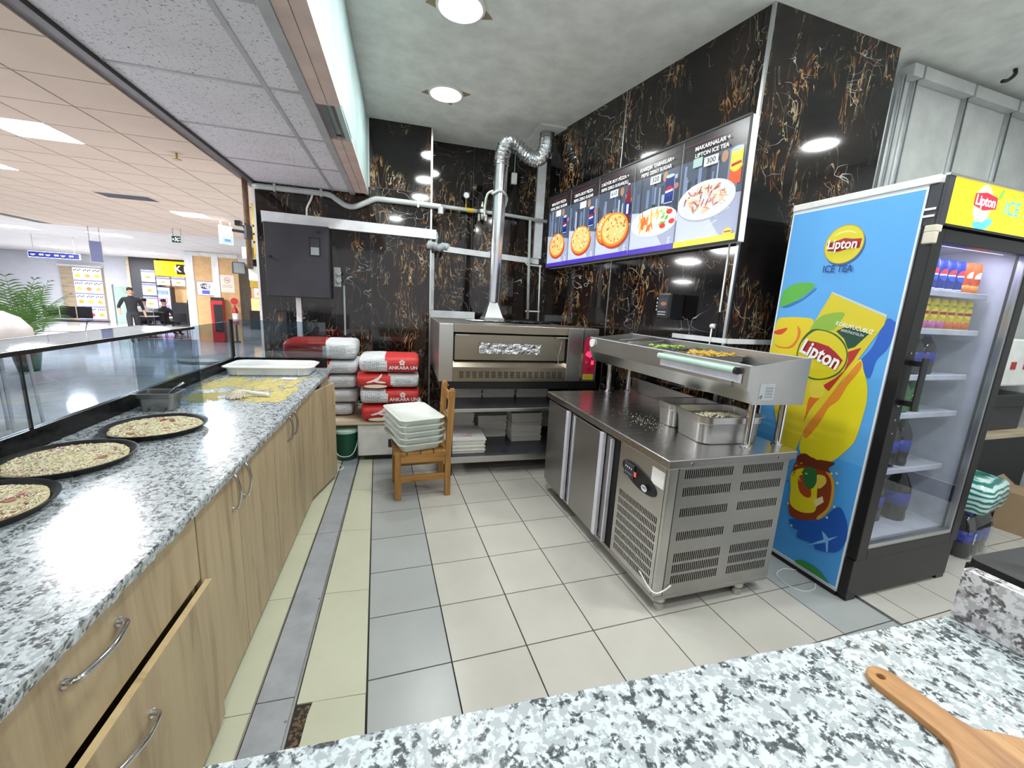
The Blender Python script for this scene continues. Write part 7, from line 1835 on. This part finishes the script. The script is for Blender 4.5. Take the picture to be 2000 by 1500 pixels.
# white rounded kiosk hood at the picture edge
wk = thing('white_kiosk', 'white rounded kiosk hood on a wooden tray at the left picture edge', 'kiosk', (-3.98, 4.62, HALL_Z))
MB().lathe([(0.0001, 1.42), (0.10, 1.41), (0.22, 1.34), (0.30, 1.22), (0.31, 1.10), (0.30, 1.09), (0.0001, 1.09)], 28).build('hood', 'kiosk_white', wk, smooth=True, auto=0.6)
MB().cyl((0, 0, 1.05), (0, 0, 1.085), 0.33, n=28).build('tray', 'oak_edge', wk)
for a in (0.6, 2.2, 3.8, 5.4): MB().tube([(0.26 * math.cos(a), 0.26 * math.sin(a), 0.0), (0.22 * math.cos(a), 0.22 * math.sin(a), 1.05)], 0.018, 8).build('leg', 'aluminium', wk)
# round black table by the guard
rb = thing('round_table', 'black round table in the hall behind the glass guard', 'table', (-1.62, 3.55, HALL_Z))
MB().cyl((0, 0, 1.03), (0, 0, 1.06), 0.26, n=32).build('top', 'black_plastic', rb); MB().cyl((0, 0, 0.03), (0, 0, 1.03), 0.035, n=12).build('leg', 'aluminium', rb); MB().cyl((0, 0, 0), (0, 0, 0.03), 0.2, n=24).build('base', 'grey_metal', rb)

# ---- pipes and boxes on the hall side of the back wall
rp = thingL('rusty_pipe', 'old brown pipe with valves beside the hall edge of the back wall', 'pipe', -0.92, UA + 0.22, 0)
MB().tube([(0.0, 0, 1.70), (0.0, 0, HALL_H)], 0.026, 12).build('riser', 'rust', rp, smooth=True)
MB().cyl((0, -0.02, 2.06), (-0.13, -0.04, 2.07), 0.014, n=8).cyl((0, 0, 2.0), (0, 0, 2.13), 0.042, n=12).build('valve', 'grey_metal', rp); MB().box(-0.10, -0.05, -0.05, 0.02, 2.12, 2.17).build('valve_handle', 'black_metal', rp)
MB().tube([(0.0, 0, 2.33), (0.06, -0.03, 2.30), (0.12, -0.03, 2.29)], 0.005, 6).build('bracket', 'rust', rp)
yb = thingL('yellow_sleeve', 'yellow pipe sleeve with black marks beside the old pipe', 'sleeve', -0.845, UA + 0.20, 1.80)
MB().tube([(0, 0, 0), (0, 0, 0.55)], 0.024, 10).build('tube', 'yellow_paint', yb, smooth=True)
for z_ in (0.16, 0.24, 0.32): MB().cyl((0, 0, z_), (0, 0, z_ + 0.02), 0.0255, n=10).build('mark', 'black_plastic', yb)
wbx = thingL('wall_box', 'white equipment boxes on the hall side of the back wall', 'box', -0.90, UA + 0.30, 1.58)
box('upper_box', -0.10, 0.07, -0.05, 0.12, 0.22, 0.34, 'white_plastic', wbx, 0.006); box('lower_box', -0.05, 0.10, -0.06, 0.12, 0.0, 0.15, 'white_plastic', wbx, 0.01); box('mount', -0.06, 0.10, -0.03, 0.10, 0.151, 0.219, 'black_plastic', wbx)
mo = thingL('small_monitor', 'small grey monitor on an arm at the hall edge of the back wall', 'monitor', -1.03, UA + 0.22, 1.64, rot=0.7)
box('panel', -0.06, 0.06, -0.012, 0.012, 0.0, 0.12, 'grey_metal', mo, 0.004); box('glass', -0.052, 0.052, -0.0145, -0.0125, 0.008, 0.112, 'mesh_grey', mo); MB().tube([(0, 0.012, 0.06), (0.05, 0.05, 0.04), (0.07, 0.07, 0.06)], 0.010, 6).build('arm', 'black_plastic', mo)
